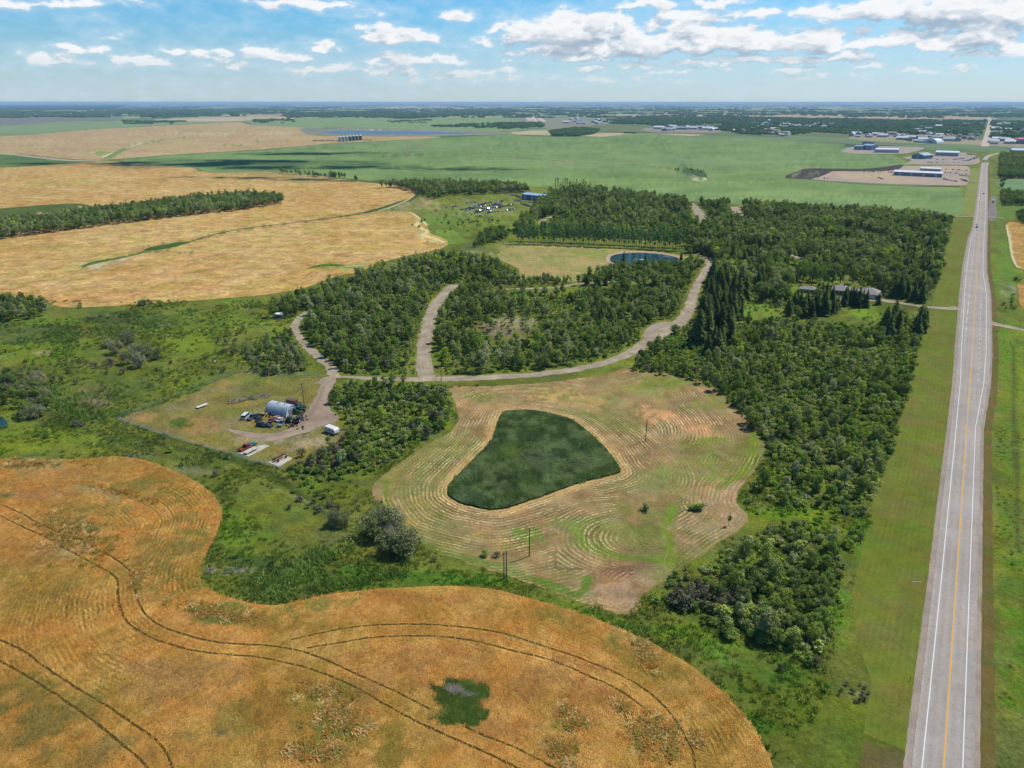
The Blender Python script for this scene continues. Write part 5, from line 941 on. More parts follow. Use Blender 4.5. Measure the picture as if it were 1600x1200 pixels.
# scattered bushes: (px, py, rx, ry, count, kind, h0, h1, group, where)
BUSH = [(195, 548, 30, 14, 4, 'willow_bush', 6, 8.5, 'willows in the middle of the marsh', 'in the dark clump in the green marsh'), (228, 565, 28, 16, 5, 'willow_bush', 6.5, 9, 'willows in the middle of the marsh', 'in the dark clump in the green marsh'), (180, 575, 40, 14, 12, 'grey_shrub', 2, 3.6, 'low bushes round the marsh willows', 'beside the marsh willows'),
 (608, 832, 26, 14, 5, 'willow_bush', 6.5, 9, 'big willows at the ditch', 'at the ditch between the two fields'), (635, 862, 20, 10, 3, 'willow_bush', 7, 9, 'big willows at the ditch', 'at the ditch between the two fields'), (528, 815, 14, 7, 2, 'willow_bush', 5, 6.5, 'smaller willows left of the ditch pool', 'left of the ditch pool'),
 (60, 605, 30, 10, 2, 'willow_bush', 6, 8, 'willows at the left edge pool', 'by the pool at the left edge'), (80, 590, 60, 16, 16, 'grey_shrub', 1.5, 3, 'low bushes above the left pool', 'above the pool at the left edge'), (50, 560, 60, 30, 18, S_, 1.2, 2.6, 'low bushes in the left marsh', 'in the left marsh'),
 (65, 680, 16, 7, 5, S_, 2, 3, 'bushes in the grass above the grain', 'in the open grass above the near grain field'), (122, 668, 12, 4, 4, 'grey_shrub', 1.8, 2.8, 'bushes in the grass above the grain', 'in the open grass above the near grain field'), (360, 545, 26, 20, 12, 'grey_shrub', 2, 3.6, 'bushes left of the bent track', 'left of the bent track'), (350, 520, 40, 16, 14, S_, 1.5, 3, 'bushes left of the bent track', 'left of the bent track'),
 (240, 478, 30, 4, 6, S_, 2, 5, 'bushes along the grain edge', 'along the lower edge of the pale grain'), (130, 480, 10, 2, 3, S_, 2.5, 3.5, 'bushes along the grain edge', 'along the lower edge of the pale grain'), (400, 475, 40, 8, 10, S_, 2, 4, 'bushes along the grain edge', 'along the lower edge of the pale grain'), (220, 520, 70, 12, 16, S_, 1.5, 2.6, 'low bushes in the left marsh', 'in the left marsh'), (300, 580, 60, 20, 14, 'grey_shrub', 1.3, 2.4, 'low bushes beside the farmyard fence', 'beyond the upper farmyard fence'),
 (430, 560, 30, 14, 8, S_, 1.5, 3, 'trees beside the bent farm track', 'beside the bent gravel track west of the wood'), (510, 720, 50, 20, 26, 'grey_shrub', 2, 4, 'trees between the farmyard and the hay meadow', 'between the farmyard and the hay meadow'), (500, 790, 60, 12, 14, 'grey_shrub', 1.2, 2.2, 'low bushes along the ditch', 'along the weedy ditch'), (470, 770, 50, 12, 10, S_, 1, 2, 'low bushes along the ditch', 'along the weedy ditch'),
 (1100, 940, 60, 18, 30, 'grey_shrub', 2.5, 4.6, 'trees in the wood beside the highway', 'in the wood along the west side of the highway'), (1200, 955, 90, 58, 84, S_, 2.2, 4.4, 'trees in the wood beside the highway', 'in the wood along the west side of the highway'), (1235, 960, 60, 60, 46, 'elm_tree', 3.6, 5.8, 'trees in the wood beside the highway', 'in the wood along the west side of the highway'), (1150, 925, 40, 20, 18, 'elm_tree', 4, 6, 'trees in the wood beside the highway', 'in the wood along the west side of the highway'),
 (700, 345, 60, 20, 30, S_, 2, 4, 'bushes below the scrapped cars', 'in the pasture below the scrapped cars'), (740, 350, 40, 8, 10, 'elm_tree', 3, 5, 'bushes below the scrapped cars', 'in the pasture below the scrapped cars'), (1580, 475, 14, 12, 8, S_, 2, 4, 'bushes between the small roadside grain fields', 'between the small roadside grain fields'), (1588, 440, 8, 4, 4, S_, 2, 4, 'bushes between the small roadside grain fields', 'between the small roadside grain fields'),
 (1075, 268, 26, 4, 14, S_, 3, 5, 'bushes in the green crop field', 'on the dark patch in the green crop'), (1565, 288, 5, 8, 8, 'elm_tree', 5, 8, 'trees of the grove east of the highway', 'in the grove east of the highway'), (1330, 1085, 30, 16, 12, 'grey_shrub', .8, 1.5, 'weedy bushes at the foot of the verge', 'at the lower end of the mown verge'),
 (1275, 838, 90, 24, 34, S_, 1.5, 3.4, 'trees in the wood beside the highway', 'in the wood along the west side of the highway'), (1110, 905, 70, 34, 26, S_, 1.2, 2.8, 'trees in the wood beside the highway', 'in the wood along the west side of the highway'), (1290, 640, 100, 80, 40, S_, 3, 5, 'trees in the wood beside the highway', 'in the wood along the west side of the highway')]
for i, (x, y, rx, ry, n, k, h0, h1, gp, wh) in enumerate(BUSH):
    r = random.Random(500 + i)
    for j in range(n):
        q = r.uniform(0, 6.28); d = math.sqrt(r.random()); px, py = x + rx * d * math.cos(q), y + ry * d * math.sin(q)
        KINDS[k]['pts'].append((*W(px, py), r.uniform(h0, h1), r.uniform(.9, 1.2), q, j, gp, wh))
# single bushes that stand alone, each with its own words
LONE = [(1009, 798, S_, 3.2, 1.15, 'round dark bush alone in the mown hay meadow'), (1090, 798, S_, 2.9, 1.5, 'wide low bush right of the round one in the meadow', 1), (1138, 822, A, 5, .6, 'thin little tree at the right end of the hay meadow'), (758, 868, S_, 2.4, 1.2, 'small dark bush left of the paired poles'), (776, 870, 'grey_shrub', 1.9, 1.2, 'grey bush beside the paired poles'),
 (266, 706, S_, 3.4, .9, 'dark bush in the grass below the farmyard fence'), (357, 716, S_, 2.9, .9, 'dark bush touching the fence near the red truck'), (284, 728, S_, 1.9, 1, 'small bush near the top of the near grain field'), (337, 744, 'grey_shrub', 2.3, 1.1, 'grey bush just above the bulge of the near grain field'), (395, 735, S_, 1.6, 1, 'tiny bush in the grass under the rusty machine'),
 (1292, 1080, S_, 2.4, .9, 'dark bush alone at the verge corner lowest in the wood'), (1219, 1046, 'grey_shrub', 1.9, 1, 'grey bush alone in the grass below the wood'), (1275, 1038, 'grey_shrub', 2.6, 1, 'grey bush at the bottom tip of the wood'), (678, 876, 'grey_shrub', 1.6, 1.5, 'flat grey brush heap in the grass right of the willows'), (668, 379, S_, 1.8, 1, 'lone bush inside the tip of the pale grain field'), (1582, 866, S_, 1.4, 1, 'small bush in the ditch east of the highway'), (1582, 882, S_, 1.2, 1, 'lower small bush in the ditch east of the highway')]
COLLDATA = {}
def tree_thing(kname, x, y, h, wf, rot, vi, label, group=None):
    K_ = KINDS[kname]; h *= 1.0; cm, tm = K_['var'][int(vi) % len(K_['var'])]; s = h / K_['h']
    cat = {'aspen_tree': 'tree', 'elm_tree': 'tree', 'spruce_tree': 'tree', 'poplar_tree': 'tree', 'willow_bush': 'willow'}.get(kname, 'bush')
    t = thing(kname, label, cat, (x, y, 0), rot, group); t.scale = (s * wf, s * wf, s)
    c = bpy.data.objects.new('crown', cm); COL.objects.link(c); c.parent = t
    if tm:
        b = bpy.data.objects.new('trunk' if cat == 'tree' else 'stems', tm); COL.objects.link(b); b.parent = t
    return t
for q in LONE:
    x, y, k, h, wf, lab = q[:6]; KINDS[k].setdefault('lone', 0)
    o = tree_thing(k, *W(x, y), h, wf, x * .7, x, lab)
    if len(q) > 6: o.scale = (o.scale[0] * 1.9, o.scale[1] * .9, o.scale[2]); o.rotation_euler[2] = .25
ADJ = {'aspen_tree': 'slender light-trunked tree', 'elm_tree': 'broad bushy leafy tree', 'spruce_tree': 'dark pointed spruce', 'poplar_tree': 'tall narrow poplar', 'willow_bush': 'big many-stemmed grey-green willow', 'shrub': 'rounded green bush', 'grey_shrub': 'twiggy grey-green bush'}
LIMIT = {'aspen_tree': 290, 'elm_tree': 285, 'spruce_tree': 270, 'poplar_tree': 100, 'shrub': 270, 'grey_shrub': 270, 'willow_bush': 60}
REST = {}
def finer(px, wh):
    x, y = px
    if 'west side of the highway' in wh:
        if y > 985: return 'at the lowest tip of the highway wood'
        if y > 900: return 'low in the highway wood' + (' by the verge' if x > 1230 else ' near the hay meadow')
        if y > 800: return 'in the highway wood level with the meadow bushes'
        if y > 715: return 'in the highway wood round the grassy clearings'
        if y > 620: return 'in the highway wood' + (' along the verge' if x > 1310 else ' at the meadow edge')
        return 'in the highway wood' + (' below the marshy clearing' if x > 1150 else ' at the gravel road curve')
    if 'between the two gravel roads' in wh: return 'between the gravel roads' + (', left part' if x < 790 else ', right part' if x > 900 else ', middle part')
    if 'short straight gravel road' in wh: return 'west of the straight gravel road' + (' near its foot' if y > 530 else ' near its head' if y < 470 else ' halfway up')
    if 'farmyard and the hay meadow' in wh: return 'between the farmyard and the hay meadow' + (', upper part' if y < 665 else ', lower part')
    return wh
for k, lim in LIMIT.items():
    pts = KINDS[k]['pts']; a = np.array([(p[0], p[1], p[2]) for p in pts]); px = Pn(a[:, :2])
    size = a[:, 2] / (a[:, 1] * CT + H * ST); vis = (px[:, 0] > -10) & (px[:, 0] < 1610) & (px[:, 1] < 1205)
    order = np.argsort(-size * vis); top = set(order[:lim].tolist())
    for i, p in enumerate(pts):
        if i in top and vis[i]:
            qs = np.quantile([pts[j][2] for j in top], [.33, .67]); sz = 'short' if p[2] < qs[0] else 'middling' if p[2] < qs[1] else 'tall'
            lb = sz + ' ' + ADJ[k] + ' ' + finer(px[i], p[7]); tree_thing(k, p[0], p[1], p[2], p[3], p[4], p[5], lb, lb)
        else: REST.setdefault(k, []).append(p)

def gn_scatter(name, variants, pts, h0, kind_='stuff', z=0., cols=None):
    """one object: points that carry instances of the variants"""
    n = len(pts); co = np.array([(p[0], p[1], z) for p in pts], np.float32)
    me = bpy.data.meshes.new(name); me.vertices.add(n); me.vertices.foreach_set('co', co.ravel())
    sc = np.array([(p[2] / h0 * p[3], p[2] / h0 * p[3], p[2] / h0) for p in pts], np.float32)
    at = me.attributes.new('scl', 'FLOAT_VECTOR', 'POINT'); at.data.foreach_set('vector', sc.ravel())
    rt = np.array([(0, 0, p[4]) for p in pts], np.float32); at = me.attributes.new('rot', 'FLOAT_VECTOR', 'POINT'); at.data.foreach_set('vector', rt.ravel())
    at = me.attributes.new('pick', 'INT', 'POINT'); at.data.foreach_set('value', np.array([int(p[5]) % len(variants) for p in pts], np.int32))
    if cols is not None:
        at = me.attributes.new('tint', 'FLOAT_COLOR', 'POINT'); c4 = np.ones((n, 4), np.float32); c4[:, :3] = cols; at.data.foreach_set('color', c4.ravel())
    o = bpy.data.objects.new(name, me); COL.objects.link(o); o['kind'] = kind_
    cl = bpy.data.collections.new(name + '_kinds')
    for i, (cm, tm) in enumerate(variants):
        if tm:                            # join crown and trunk into one template mesh
            nm = bpy.data.meshes.new(name + '_template'); v = []; f = []; mi = []
            cv = np.empty(len(cm.vertices) * 3); cm.vertices.foreach_get('co', cv); tv = np.empty(len(tm.vertices) * 3); tm.vertices.foreach_get('co', tv)
            nc = len(cm.vertices); v = np.vstack([cv.reshape(-1, 3), tv.reshape(-1, 3)]).tolist()
            f = [tuple(p.vertices) for p in cm.polygons] + [tuple(j + nc for j in p.vertices) for p in tm.polygons]
            nm.from_pydata(v, [], f); nm.materials.append(cm.materials[0]); nm.materials.append(tm.materials[0])
            nm.polygons.foreach_set('material_index', [0] * len(cm.polygons) + [1] * len(tm.polygons)); nm.update()
        else: nm = cm
        cl.objects.link(bpy.data.objects.new('%s_%02d' % (name, i), nm))
    ng = bpy.data.node_groups.new(name, 'GeometryNodeTree')
    ng.interface.new_socket('Geometry', in_out='INPUT', socket_type='NodeSocketGeometry'); ng.interface.new_socket('Geometry', in_out='OUTPUT', socket_type='NodeSocketGeometry')
    N = ng.nodes; gi = N.new('NodeGroupInput'); go = N.new('NodeGroupOutput'); ip = N.new('GeometryNodeInstanceOnPoints'); ci = N.new('GeometryNodeCollectionInfo')
    ci.inputs['Collection'].default_value = cl; ci.inputs['Separate Children'].default_value = True; ci.inputs['Reset Children'].default_value = True
    def na(nm_, ty):
        x = N.new('GeometryNodeInputNamedAttribute'); x.data_type = ty; x.inputs['Name'].default_value = nm_; return x.outputs['Attribute']
    L = ng.links; L.new(gi.outputs[0], ip.inputs['Points']); L.new(ci.outputs[0], ip.inputs['Instance']); ip.inputs['Pick Instance'].default_value = True
    L.new(na('pick', 'INT'), ip.inputs['Instance Index']); L.new(na('rot', 'FLOAT_VECTOR'), ip.inputs['Rotation']); L.new(na('scl', 'FLOAT_VECTOR'), ip.inputs['Scale'])
    L.new(ip.outputs[0], go.inputs[0])
    md = o.modifiers.new('scatter', 'NODES'); md.node_group = ng; return o
NAMES = {'aspen_tree': 'leafy_woodland', 'elm_tree': 'bushy_woodland', 'spruce_tree': 'spruce_woodland', 'shrub': 'brushwood', 'grey_shrub': 'grey_brushwood', 'willow_bush': 'willow_thicket', 'poplar_tree': 'poplar_wood'}
for k, pts in REST.items(): gn_scatter(NAMES[k], KINDS[k]['var'], pts, KINDS[k]['h'])
gn_scatter('undergrowth', KINDS['undergrowth']['var'], KINDS['undergrowth']['pts'], 2.)
# long grass and weeds over the rough green ground nearer the camera
excl = [np.array(WHEAT, float), np.array(MEADOW, float), np.array(YARD, float), np.array(LOT, float)]
def grass_pts(poly, sp, seed, h0, h1, ex=excl, dens=None):
    p = scatter(poly, sp, seed, dens=dens, roadgap=.2); px = Pn(p)
    for e in ex: p = p[~inpoly(Pn(p), e)]
    sl = p @ RN; p = p[(sl < -5.5) | (sl > 27.5)]
    r = random.Random(seed); return [(x, y, r.uniform(h0, h1), r.uniform(.9, 1.5), r.uniform(0, 6.28), r.randrange(9)) for x, y in p]
g_ = grass_pts([(-60, 640), (720, 600), (1200, 640), (1420, 600), (1400, 800), (1340, 1000), (1400, 1230), (900, 1230), (-60, 1000)], 1.5, 61, .35, .9, dens=(14, 4, .45))
g_ += grass_pts([(-60, 470), (500, 470), (480, 600), (-60, 700)], 2.4, 62, .5, 1.1, dens=(18, 4, .45))
g_ += grass_pts([(1555, 500), (1640, 500), (1700, 1200), (1560, 1200)], 2.4, 63, .2, .5, ex=[], dens=(10, 4, .3))
mk_ = [[(330, 905), (400, 870), (470, 862), (560, 850), (600, 870), (640, 900), (560, 915), (450, 938), (370, 930)], [(60, 610), (120, 590), (180, 600), (220, 640), (160, 665), (100, 650)], [(0, 540), (90, 505), (230, 490), (360, 478), (330, 500), (230, 520), (100, 545)]]
mg = []
for i_, pl_ in enumerate(mk_): mg += grass_pts(pl_, 1.5 if i_ == 0 else 2.6, 81 + i_, .7, 1.5, dens=(11, 6, .55))
gn_scatter('marsh_reeds', [(mesh_np('reed', *mk_tuft(190 + i, 1., 22, .8)[:2], mat_leaf('marsh_leaf', ['#48602e', '#5c7636', '#7a904c', '#506a34'], .4, .7, .8), link=False).data, None) for i in range(3)], mg, .9)
MB_G = mat_blade('grass_blades', 1.7, .5); gxy = np.array([(p[0], p[1]) for p in g_]); SHIFT[0] = 1.
gcol = paint(Pn(gxy), gxy, '#5e7f30', [('#48662c', 40, .6), ('#7c9a3c', 50, .75), ('#65743c', 20, .5), ('#8ea04c', 12, .5), ('#3c5c2a', 6, .5)], [q for q in G_STROKES if q[0] == 'e'], .35, 3)
gn_scatter('long_grass', [(mesh_np('tuft', *mk_tuft(40 + i, .9, 26, .9)[:2], MB_G, link=False).data, None) for i in range(3)], g_, .9, cols=gcol)
# standing and lodged grain
def grain_paint(xy): return paint(Pn(xy), xy, '#d2984e', WHEAT_VAR, W_STROKES, .35, 21)
wp_ = scatter([(-40, 700), (360, 712), (500, 915), (1000, 960), (1240, 1150), (1260, 1240), (-60, 1240)], .8, 91, roadgap=0); wp_ = wp_[inpoly(Pn(wp_), WHEAT)]
for tl in TRAMS: wp_ = wp_[pldist(wp_, Wn(smooth_line(tl, sub=2))) > .55]
dd_ = pldist(wp_, WL) + (fbm(wp_[:, 0] / 9, wp_[:, 1] / 9, 2, 3) - .5) * 1.2; ll_ = wheat_lin(wp_, Pn(wp_)); r_ = np.random.default_rng(5)
wp_ = wp_[(np.sin(dd_ * 2 * np.pi / 1.3) > -.1) | (r_.uniform(size=len(wp_)) > ll_ * 1.5)]
wc_ = grain_paint(wp_); MB_W = mat_blade('grain_blades', 1.42, .4)
def lying(seed, n, sp, l0, l1, w, up):
    rz_ = np.random.default_rng(seed); b = np.column_stack([rz_.normal(0, sp, (n, 2)), rz_.uniform(0, .12, n)]); q = rz_.normal(.5, .9, n); dv = np.stack([np.cos(q), np.sin(q), rz_.uniform(.02, up, n)], 1) * rz_.uniform(l0, l1, n)[:, None]; sx = np.stack([-np.sin(q), np.cos(q), 0 * q], 1) * w
    return mesh_np('grain', np.stack([b - sx, b + sx, b + dv + sx, b + dv - sx], 1).reshape(-1, 3), np.arange(4 * n).reshape(-1, 4), MB_W, link=False).data
gn_scatter('standing_grain', [(lying(140 + i, 9, .3, .22, .45, .07, .5), None) for i in range(3)], [(x, y, r_.uniform(.7, 1.2), 1.1, r_.uniform(-.6, .6), i) for i, (x, y) in enumerate(wp_)], 1., z=.70, cols=wc_)
lp = []
for cx, cy, rx, ry, n, a in [(530, 1128, 46, 30, 420, 20), (500, 1085, 50, 20, 120, 0), (1008, 1030, 16, 34, 200, -25), (120, 845, 70, 34, 460, 20), (180, 770, 60, 6, 120, 12), (885, 1120, 12, 20, 80, 0), (890, 1135, 30, 6, 90, 0), (870, 1175, 30, 16, 160, 20), (1010, 1150, 40, 30, 260, 30), (1045, 1165, 12, 34, 160, 0), (1085, 1160, 8, 10, 50, 0), (970, 1110, 22, 8, 70, 35), (340, 960, 70, 14, 200, 8), (60, 728, 60, 8, 160, 0), (500, 1180, 60, 20, 160, 0), (215, 905, 20, 40, 60, 20)]:
    for i in range(int(n * .8)):
        q = r_.uniform(0, 6.28); d = abs(r_.normal(0, .5)); u, v = rx * d * math.cos(q), ry * d * math.sin(q); c_, s_ = math.cos(rad(a)), math.sin(rad(a)); lp.append((*W(cx + u * c_ - v * s_, cy + u * s_ + v * c_), r_.uniform(.5, 1.), r_.uniform(1., 1.7), r_.uniform(-.7, .7), i))
lc_ = np.array([lin(['#d4b678', '#b08c4a', '#8c8640', '#c08a4a', '#7f7c3c', '#a8782e'][i % 6]) / K * .95 for i in range(len(lp))])
lv = [(lying(60 + i, 16, .42, .4, .8, .06, .8), None) for i in range(3)]
gn_scatter('lodged_grain', lv, lp, .8, z=.70, cols=lc_)

rs = scatter(SLOUGH, 1.1, 71, roadgap=.1)
gn_scatter('reed_bed', [(mesh_np('reed', *mk_tuft(90 + i, 1.1, 14, .5)[:2], mat_leaf('reed_leaf', ['#2c4826', '#3c5a30', '#6a8a5c', '#42642f'], .3, .8), link=False).data, None) for i in range(3)], [(x, y, 1.0 + .3 * math.sin(x * .3) * math.cos(y * .24), 1.3, x, int(x * 7) % 9) for x, y in rs], 1.1)
# dead pale trees
def dead_tree(x, y, h, rot, label):
    t = thing('dead_tree', label, 'dead tree', (*W(x, y), 0), rot); r = random.Random(int(x)); mb = MB()
    lean = r.uniform(.15, .5); mb.tube([(0, 0, 0), (lean * h * .4, 0, h * .5), (lean * h, 0, h)], [.16, .11, .03], 6)
    mb.obj('trunk', M_DEAD, t)
    for i in range(5):
        z = r.uniform(.4, .85) * h; q = r.uniform(0, 6.28); b = MB(); b.tube([(lean * z, 0, z), (lean * z + math.cos(q) * h * .14, math.sin(q) * h * .14, z + h * .12), (lean * z + math.cos(q) * h * .2, math.sin(q) * h * .22, z + h * .28)], [.06, .04, .012], 5); b.obj('branch', M_DEAD, t)
for x, y, h, rot, lb in [(1244, 752, 7, 1., 'bleached dead tree leaning in the clearing of the highway wood'), (1320, 815, 7, 2.5, 'long pale dead trunk above the verge in the lower clearing'), (1366, 748, 7, .4, 'pale dead tree at the verge edge of the wood'), (1345, 850, 5, 3.4, 'small dead tree by the verge under the long pale one'), (690, 668, 8, 1.2, 'grey dead tree at the left edge of the hay meadow'), (553, 800, 7, .2, 'thin dead tree standing by the ditch pool'), (1030, 560, 7, .5, 'pale dead tree by the curve of the gravel road')]: dead_tree(x, y, h, rot, lb)
# ================================================================== THINGS
G_GLASS = flat('dark_glass', '#2b333b', .15, spec=.6, var=.05); G_TYRE = flat('tyre_rubber', '#2e2c2b', .9); G_RIM = flat('wheel_rim', '#b9b9b9', .4, .6)
G_WHITE = flat('white_paint', '#e6e6e2', .5, scale=1.5, var=.1); G_STEEL = flat('galvanised_steel', '#b4c2cb', .5, .12, scale=.8, var=.18, dirt='#7f8a90'); G_RUST = flat('rusty_iron', '#7a4a36', .9, scale=3, var=.35)
G_WOODP = flat('weathered_pole', '#6f6456', .9, scale=5); G_CONC = flat('pale_concrete', '#ccc4b0', .85, scale=1, var=.12, dirt='#a39a86'); G_DARKM = flat('dark_iron', '#3f3d3d', .8)
def paintm(h): return flat('paint_' + h, '#' + h, .35, scale=1.2, var=.1, spec=.5)
def rot_of(p, q):                       # heading on the ground from pixel p to pixel q
    a, b = W(*p), W(*q); return math.atan2(b[1] - a[1], b[0] - a[0])
def wheels(t, xs, w, r=.34, wd=.24, n=10, rim=G_RIM):
    for x in xs:
        for s in (-1, 1):
            mb = MB(); mb.tube([(x, s * (w / 2 - wd), r), (x, s * (w / 2 + .02), r)], r, n); o = mb.obj('wheel', G_TYRE, t)
            m2 = MB(); m2.tube([(x, s * (w / 2 - wd * .3), r), (x, s * (w / 2 + .035), r)], r * .55, n); m2.obj('rim', rim, o)
def car(px, py, rz, col, label, style='sedan', group=None, L=4.6, w=1.85, xy=None, parts=True):
    x, y = xy or W(px, py); t = thing({'sedan': 'car', 'suv': 'car', 'van': 'van', 'pickup': 'pickup_truck'}[style], label, {'sedan': 'car', 'suv': 'car', 'van': 'van', 'pickup': 'pickup'}[style], (x, y, 0), rz, group)
    hb, hr = {'sedan': (.92, 1.42), 'suv': (1.05, 1.75), 'van': (1.05, 2.0), 'pickup': (1.05, 1.8)}[style]; L2 = L / 2
    M = paintm(col); b = MB()
    prof = [(-L2, .32), (L2 - .05, .32), (L2, .55), (L2 - .1, hb * .86), (L2 * .5, hb), (-L2 * .8, hb), (-L2, hb * .9)]
    b.prism(prof, -w / 2, w / 2)
    if style == 'pickup':
        b = MB(); b.prism([(-L2, .4), (L2 - .05, .4), (L2, .6), (L2 - .1, hb * .88), (L2 * .42, hb), (-.15, hb), (-.15, .62), (-L2, .62)], -w / 2, w / 2)
        for s in (-1, 1): b.box(-L2, -.15, s * w / 2 - (.08 if s > 0 else 0), s * w / 2 + (.08 if s < 0 else 0), .62, hb - .03)
        b.box(-L2, -L2 + .08, -w / 2 + .08, w / 2 - .08, .62, hb - .03)
    b.obj('body', M, t)
    cx0, cx1, f, r_ = {'sedan': (-1.55, .95, .55, .45), 'suv': (-2.15, .95, .5, .2), 'van': (-2.2, 1.5, .5, .12), 'pickup': (-.15, 1.15, .5, .12)}[style]; k = L / 4.6; cx0 *= k; cx1 *= k
    wi = w / 2 - .07; g = MB(); v = [(cx0, -wi, hb), (cx1, -wi, hb), (cx1, wi, hb), (cx0, wi, hb), (cx0 + r_, -wi + .16, hr - .06), (cx1 - f, -wi + .16, hr - .06), (cx1 - f, wi - .16, hr - .06), (cx0 + r_, wi - .16, hr - .06)]
    g.add(v, [(0, 3, 2, 1), (4, 5, 6, 7), (0, 1, 5, 4), (1, 2, 6, 5), (2, 3, 7, 6), (3, 0, 4, 7)]); g.obj('windows', G_GLASS, t)
    rf = MB(); rf.box(cx0 + r_ - .06, cx1 - f + .06, -wi + .12, wi - .12, hr - .057, hr + .02); rf.obj('roof', M, t)
    wheels(t, (-L * .31, L * .32), w); return t
def machine(px, py, rz, col, label, big=True, name='tractor', cat='tractor', rim=G_RIM, loader=False):
    t = thing(name, label, cat, (*W(px, py), 0), rz); M = paintm(col)
    b = MB(); b.box(-.4, 1.9, -.42, .42, .75, 1.55, taper=.05); b.box(-1.4, -.4, -.55, .55, .7, 1.2); b.obj('hood', M, t)
    c = MB(); c.box(-1.3, -.1, -.62, .62, 1.25, 2.35, taper=.08); c.obj('cab', G_GLASS, t); r = MB(); r.box(-1.4, 0, -.72, .72, 2.36, 2.5); r.obj('cab_roof', M, t)
    e = MB(); e.tube([(1.1, .25, 1.5), (1.1, .25, 2.3)], .05); e.obj('exhaust', G_DARKM, t)
    for s in (-1, 1):
        for x, rr_, ww in ((-.95, .82, .45), (1.45, .48, .28)):
            m1 = MB(); m1.tube([(x, s * .62, rr_), (x, s * (.62 + ww), rr_)], rr_, 14); o = m1.obj('wheel', G_TYRE, t); m2 = MB(); m2.tube([(x, s * .7, rr_), (x, s * (.65 + ww), rr_)], rr_ * .5, 12); m2.obj('rim', rim, o)
    if loader:
        for s in (-1, 1): l = MB(); l.tube([(-.1, s * .5, 1.6), (1.6, s * .5, 1.3), (2.5, s * .5, .5)], .08, 5); l.obj('loader_arm', M, t)
        l = MB(); l.prism([(2.45, .2), (3.1, .15), (3.1, .25), (2.6, .9), (2.45, .9)], -.9, .9); l.obj('bucket', G_DARKM, t)
    return t
# --- round-roofed steel hut
p0, p1, p2 = W(414, 646.5), W(447, 654), W(457.5, 643)
ax = Vector((p1[0] - p0[0], p1[1] - p0[1], 0)); Lq = ax.length; rz = math.atan2(ax.y, ax.x); wq = 7.6; Rq = wq / 2
nrm = Vector((-ax.y, ax.x, 0)).normalized(); cen = Vector((*p0, 0)) + ax / 2 + nrm * Rq
t = thing('quonset_hut', 'arched corrugated grey steel hut with a white end in the farmyard', 'steel hut', cen, rz)
mb = MB(); n = 24; seg = 40
ring = lambda R0: [(R0 * math.cos(math.pi * k / n), (R0 * 1.12) * math.sin(math.pi * k / n)) for k in range(n + 1)]
v = []; f = []
for i in range(seg + 1):
    R0 = Rq + (.07 if i % 2 else -.03); v += [(-Lq / 2 + Lq * i / seg, y, z) for y, z in ring(R0)]
for i in range(seg):
    for k in range(n): f.append((i * (n + 1) + k, i * (n + 1) + k + 1, (i + 1) * (n + 1) + k + 1, (i + 1) * (n + 1) + k))
mb.add(v, f); mb.obj('shell', G_STEEL, t)
for s, nm, mt in ((1, 'front_wall', G_WHITE), (-1, 'back_wall', G_STEEL)):
    e = MB(); pr = ring(Rq - .12); e.add([(s * (Lq / 2 - .25), y, z) for y, z in pr], [tuple(range(n + 1))]); e.add([(s * (Lq / 2 - .3), y, z) for y, z in pr], [tuple(range(n, -1, -1))]); w_ = e.obj(nm, mt, t)
    if s > 0:
        d = MB(); d.box(Lq / 2 - .24, Lq / 2 - .14, -1.7, 1.7, .02, 3.0); dd = d.obj('door', flat('hut_door', '#8b9298', .6), w_); h = MB(); h.box(Lq / 2 - .14, Lq / 2 - .1, -.1, .1, 1.1, 1.2); h.obj('handle', G_DARKM, dd) if False else None
for k in range(2): vv = MB(); vv.tube([(-1 + 3.4 * k, 0, Rq * 1.12 - .05), (-1 + 3.4 * k, 0, Rq * 1.12 + .45), (-1 + 3.4 * k, 0, Rq * 1.12 + .5)], [.22, .22, .34], 10); vv.obj('vent', G_STEEL, t)
# --- vehicles round it
hd = rot_of((380, 658), (392, 647)); hd2 = rot_of((404, 662), (420, 647))
car(384.5, 652.5, hd, 'e4e4e0', 'white square van leftmost of the yard vehicles', 'van', L=5.2, w=2.1)
car(393.5, 654, hd, '5f6c80', 'slate blue pickup beside the white van', 'pickup', L=5.3)
car(402, 651.5, hd, '2e4034', 'dark green old car behind the yellow one', 'sedan')
car(411, 652.5, hd, 'c9a860', 'yellow and rusty flat pickup left of the steel hut', 'pickup', L=5.6)
car(405.5, 656.5, hd, '3d3a38', 'dark brown car tucked before the yellow pickup', 'sedan', L=4.2)
car(409.5, 666, rz + .1, '2c333e', 'dark navy car, lower of the yard vehicles', 'suv')
car(418, 666.5, rz + .1, '3a4250', 'second dark car nose to tail with the navy one', 'sedan')
car(425, 658, hd, '8a4a48', 'faded red car in front of the steel hut', 'sedan'); car(432.5, 655.5, hd, 'b88a80', 'pale pink and white old car against the hut side', 'sedan')
car(440.5, 663.5, hd, '8b93a0', 'silver pickup with reddish bed in front of the hut', 'pickup', L=5.6); car(437.5, 657.5, hd + .1, 'd8d4cc', 'white old car between the red and silver ones', 'sedan', L=4.)
machine(463, 646.5, rz + .2, '2f6b44', 'green tractor at the white end of the hut', loader=True); machine(470, 643.5, rz + .5, '2d5c40', 'second green tractor further right of the hut')
machine(453, 659, hd, '35423a', 'dark tractor with white wheels in the machine cluster', rim=G_WHITE); machine(461, 661.5, hd + .5, '3d4440', 'rearmost dark tractor with white wheels', rim=G_WHITE); machine(468.5, 658.5, hd - .4, '454a44', 'rightmost dark tractor with white wheels', rim=G_WHITE)
car(470.5, 637.5, rz, '2e2e34', 'black car behind the hut beside the pole', 'sedan')
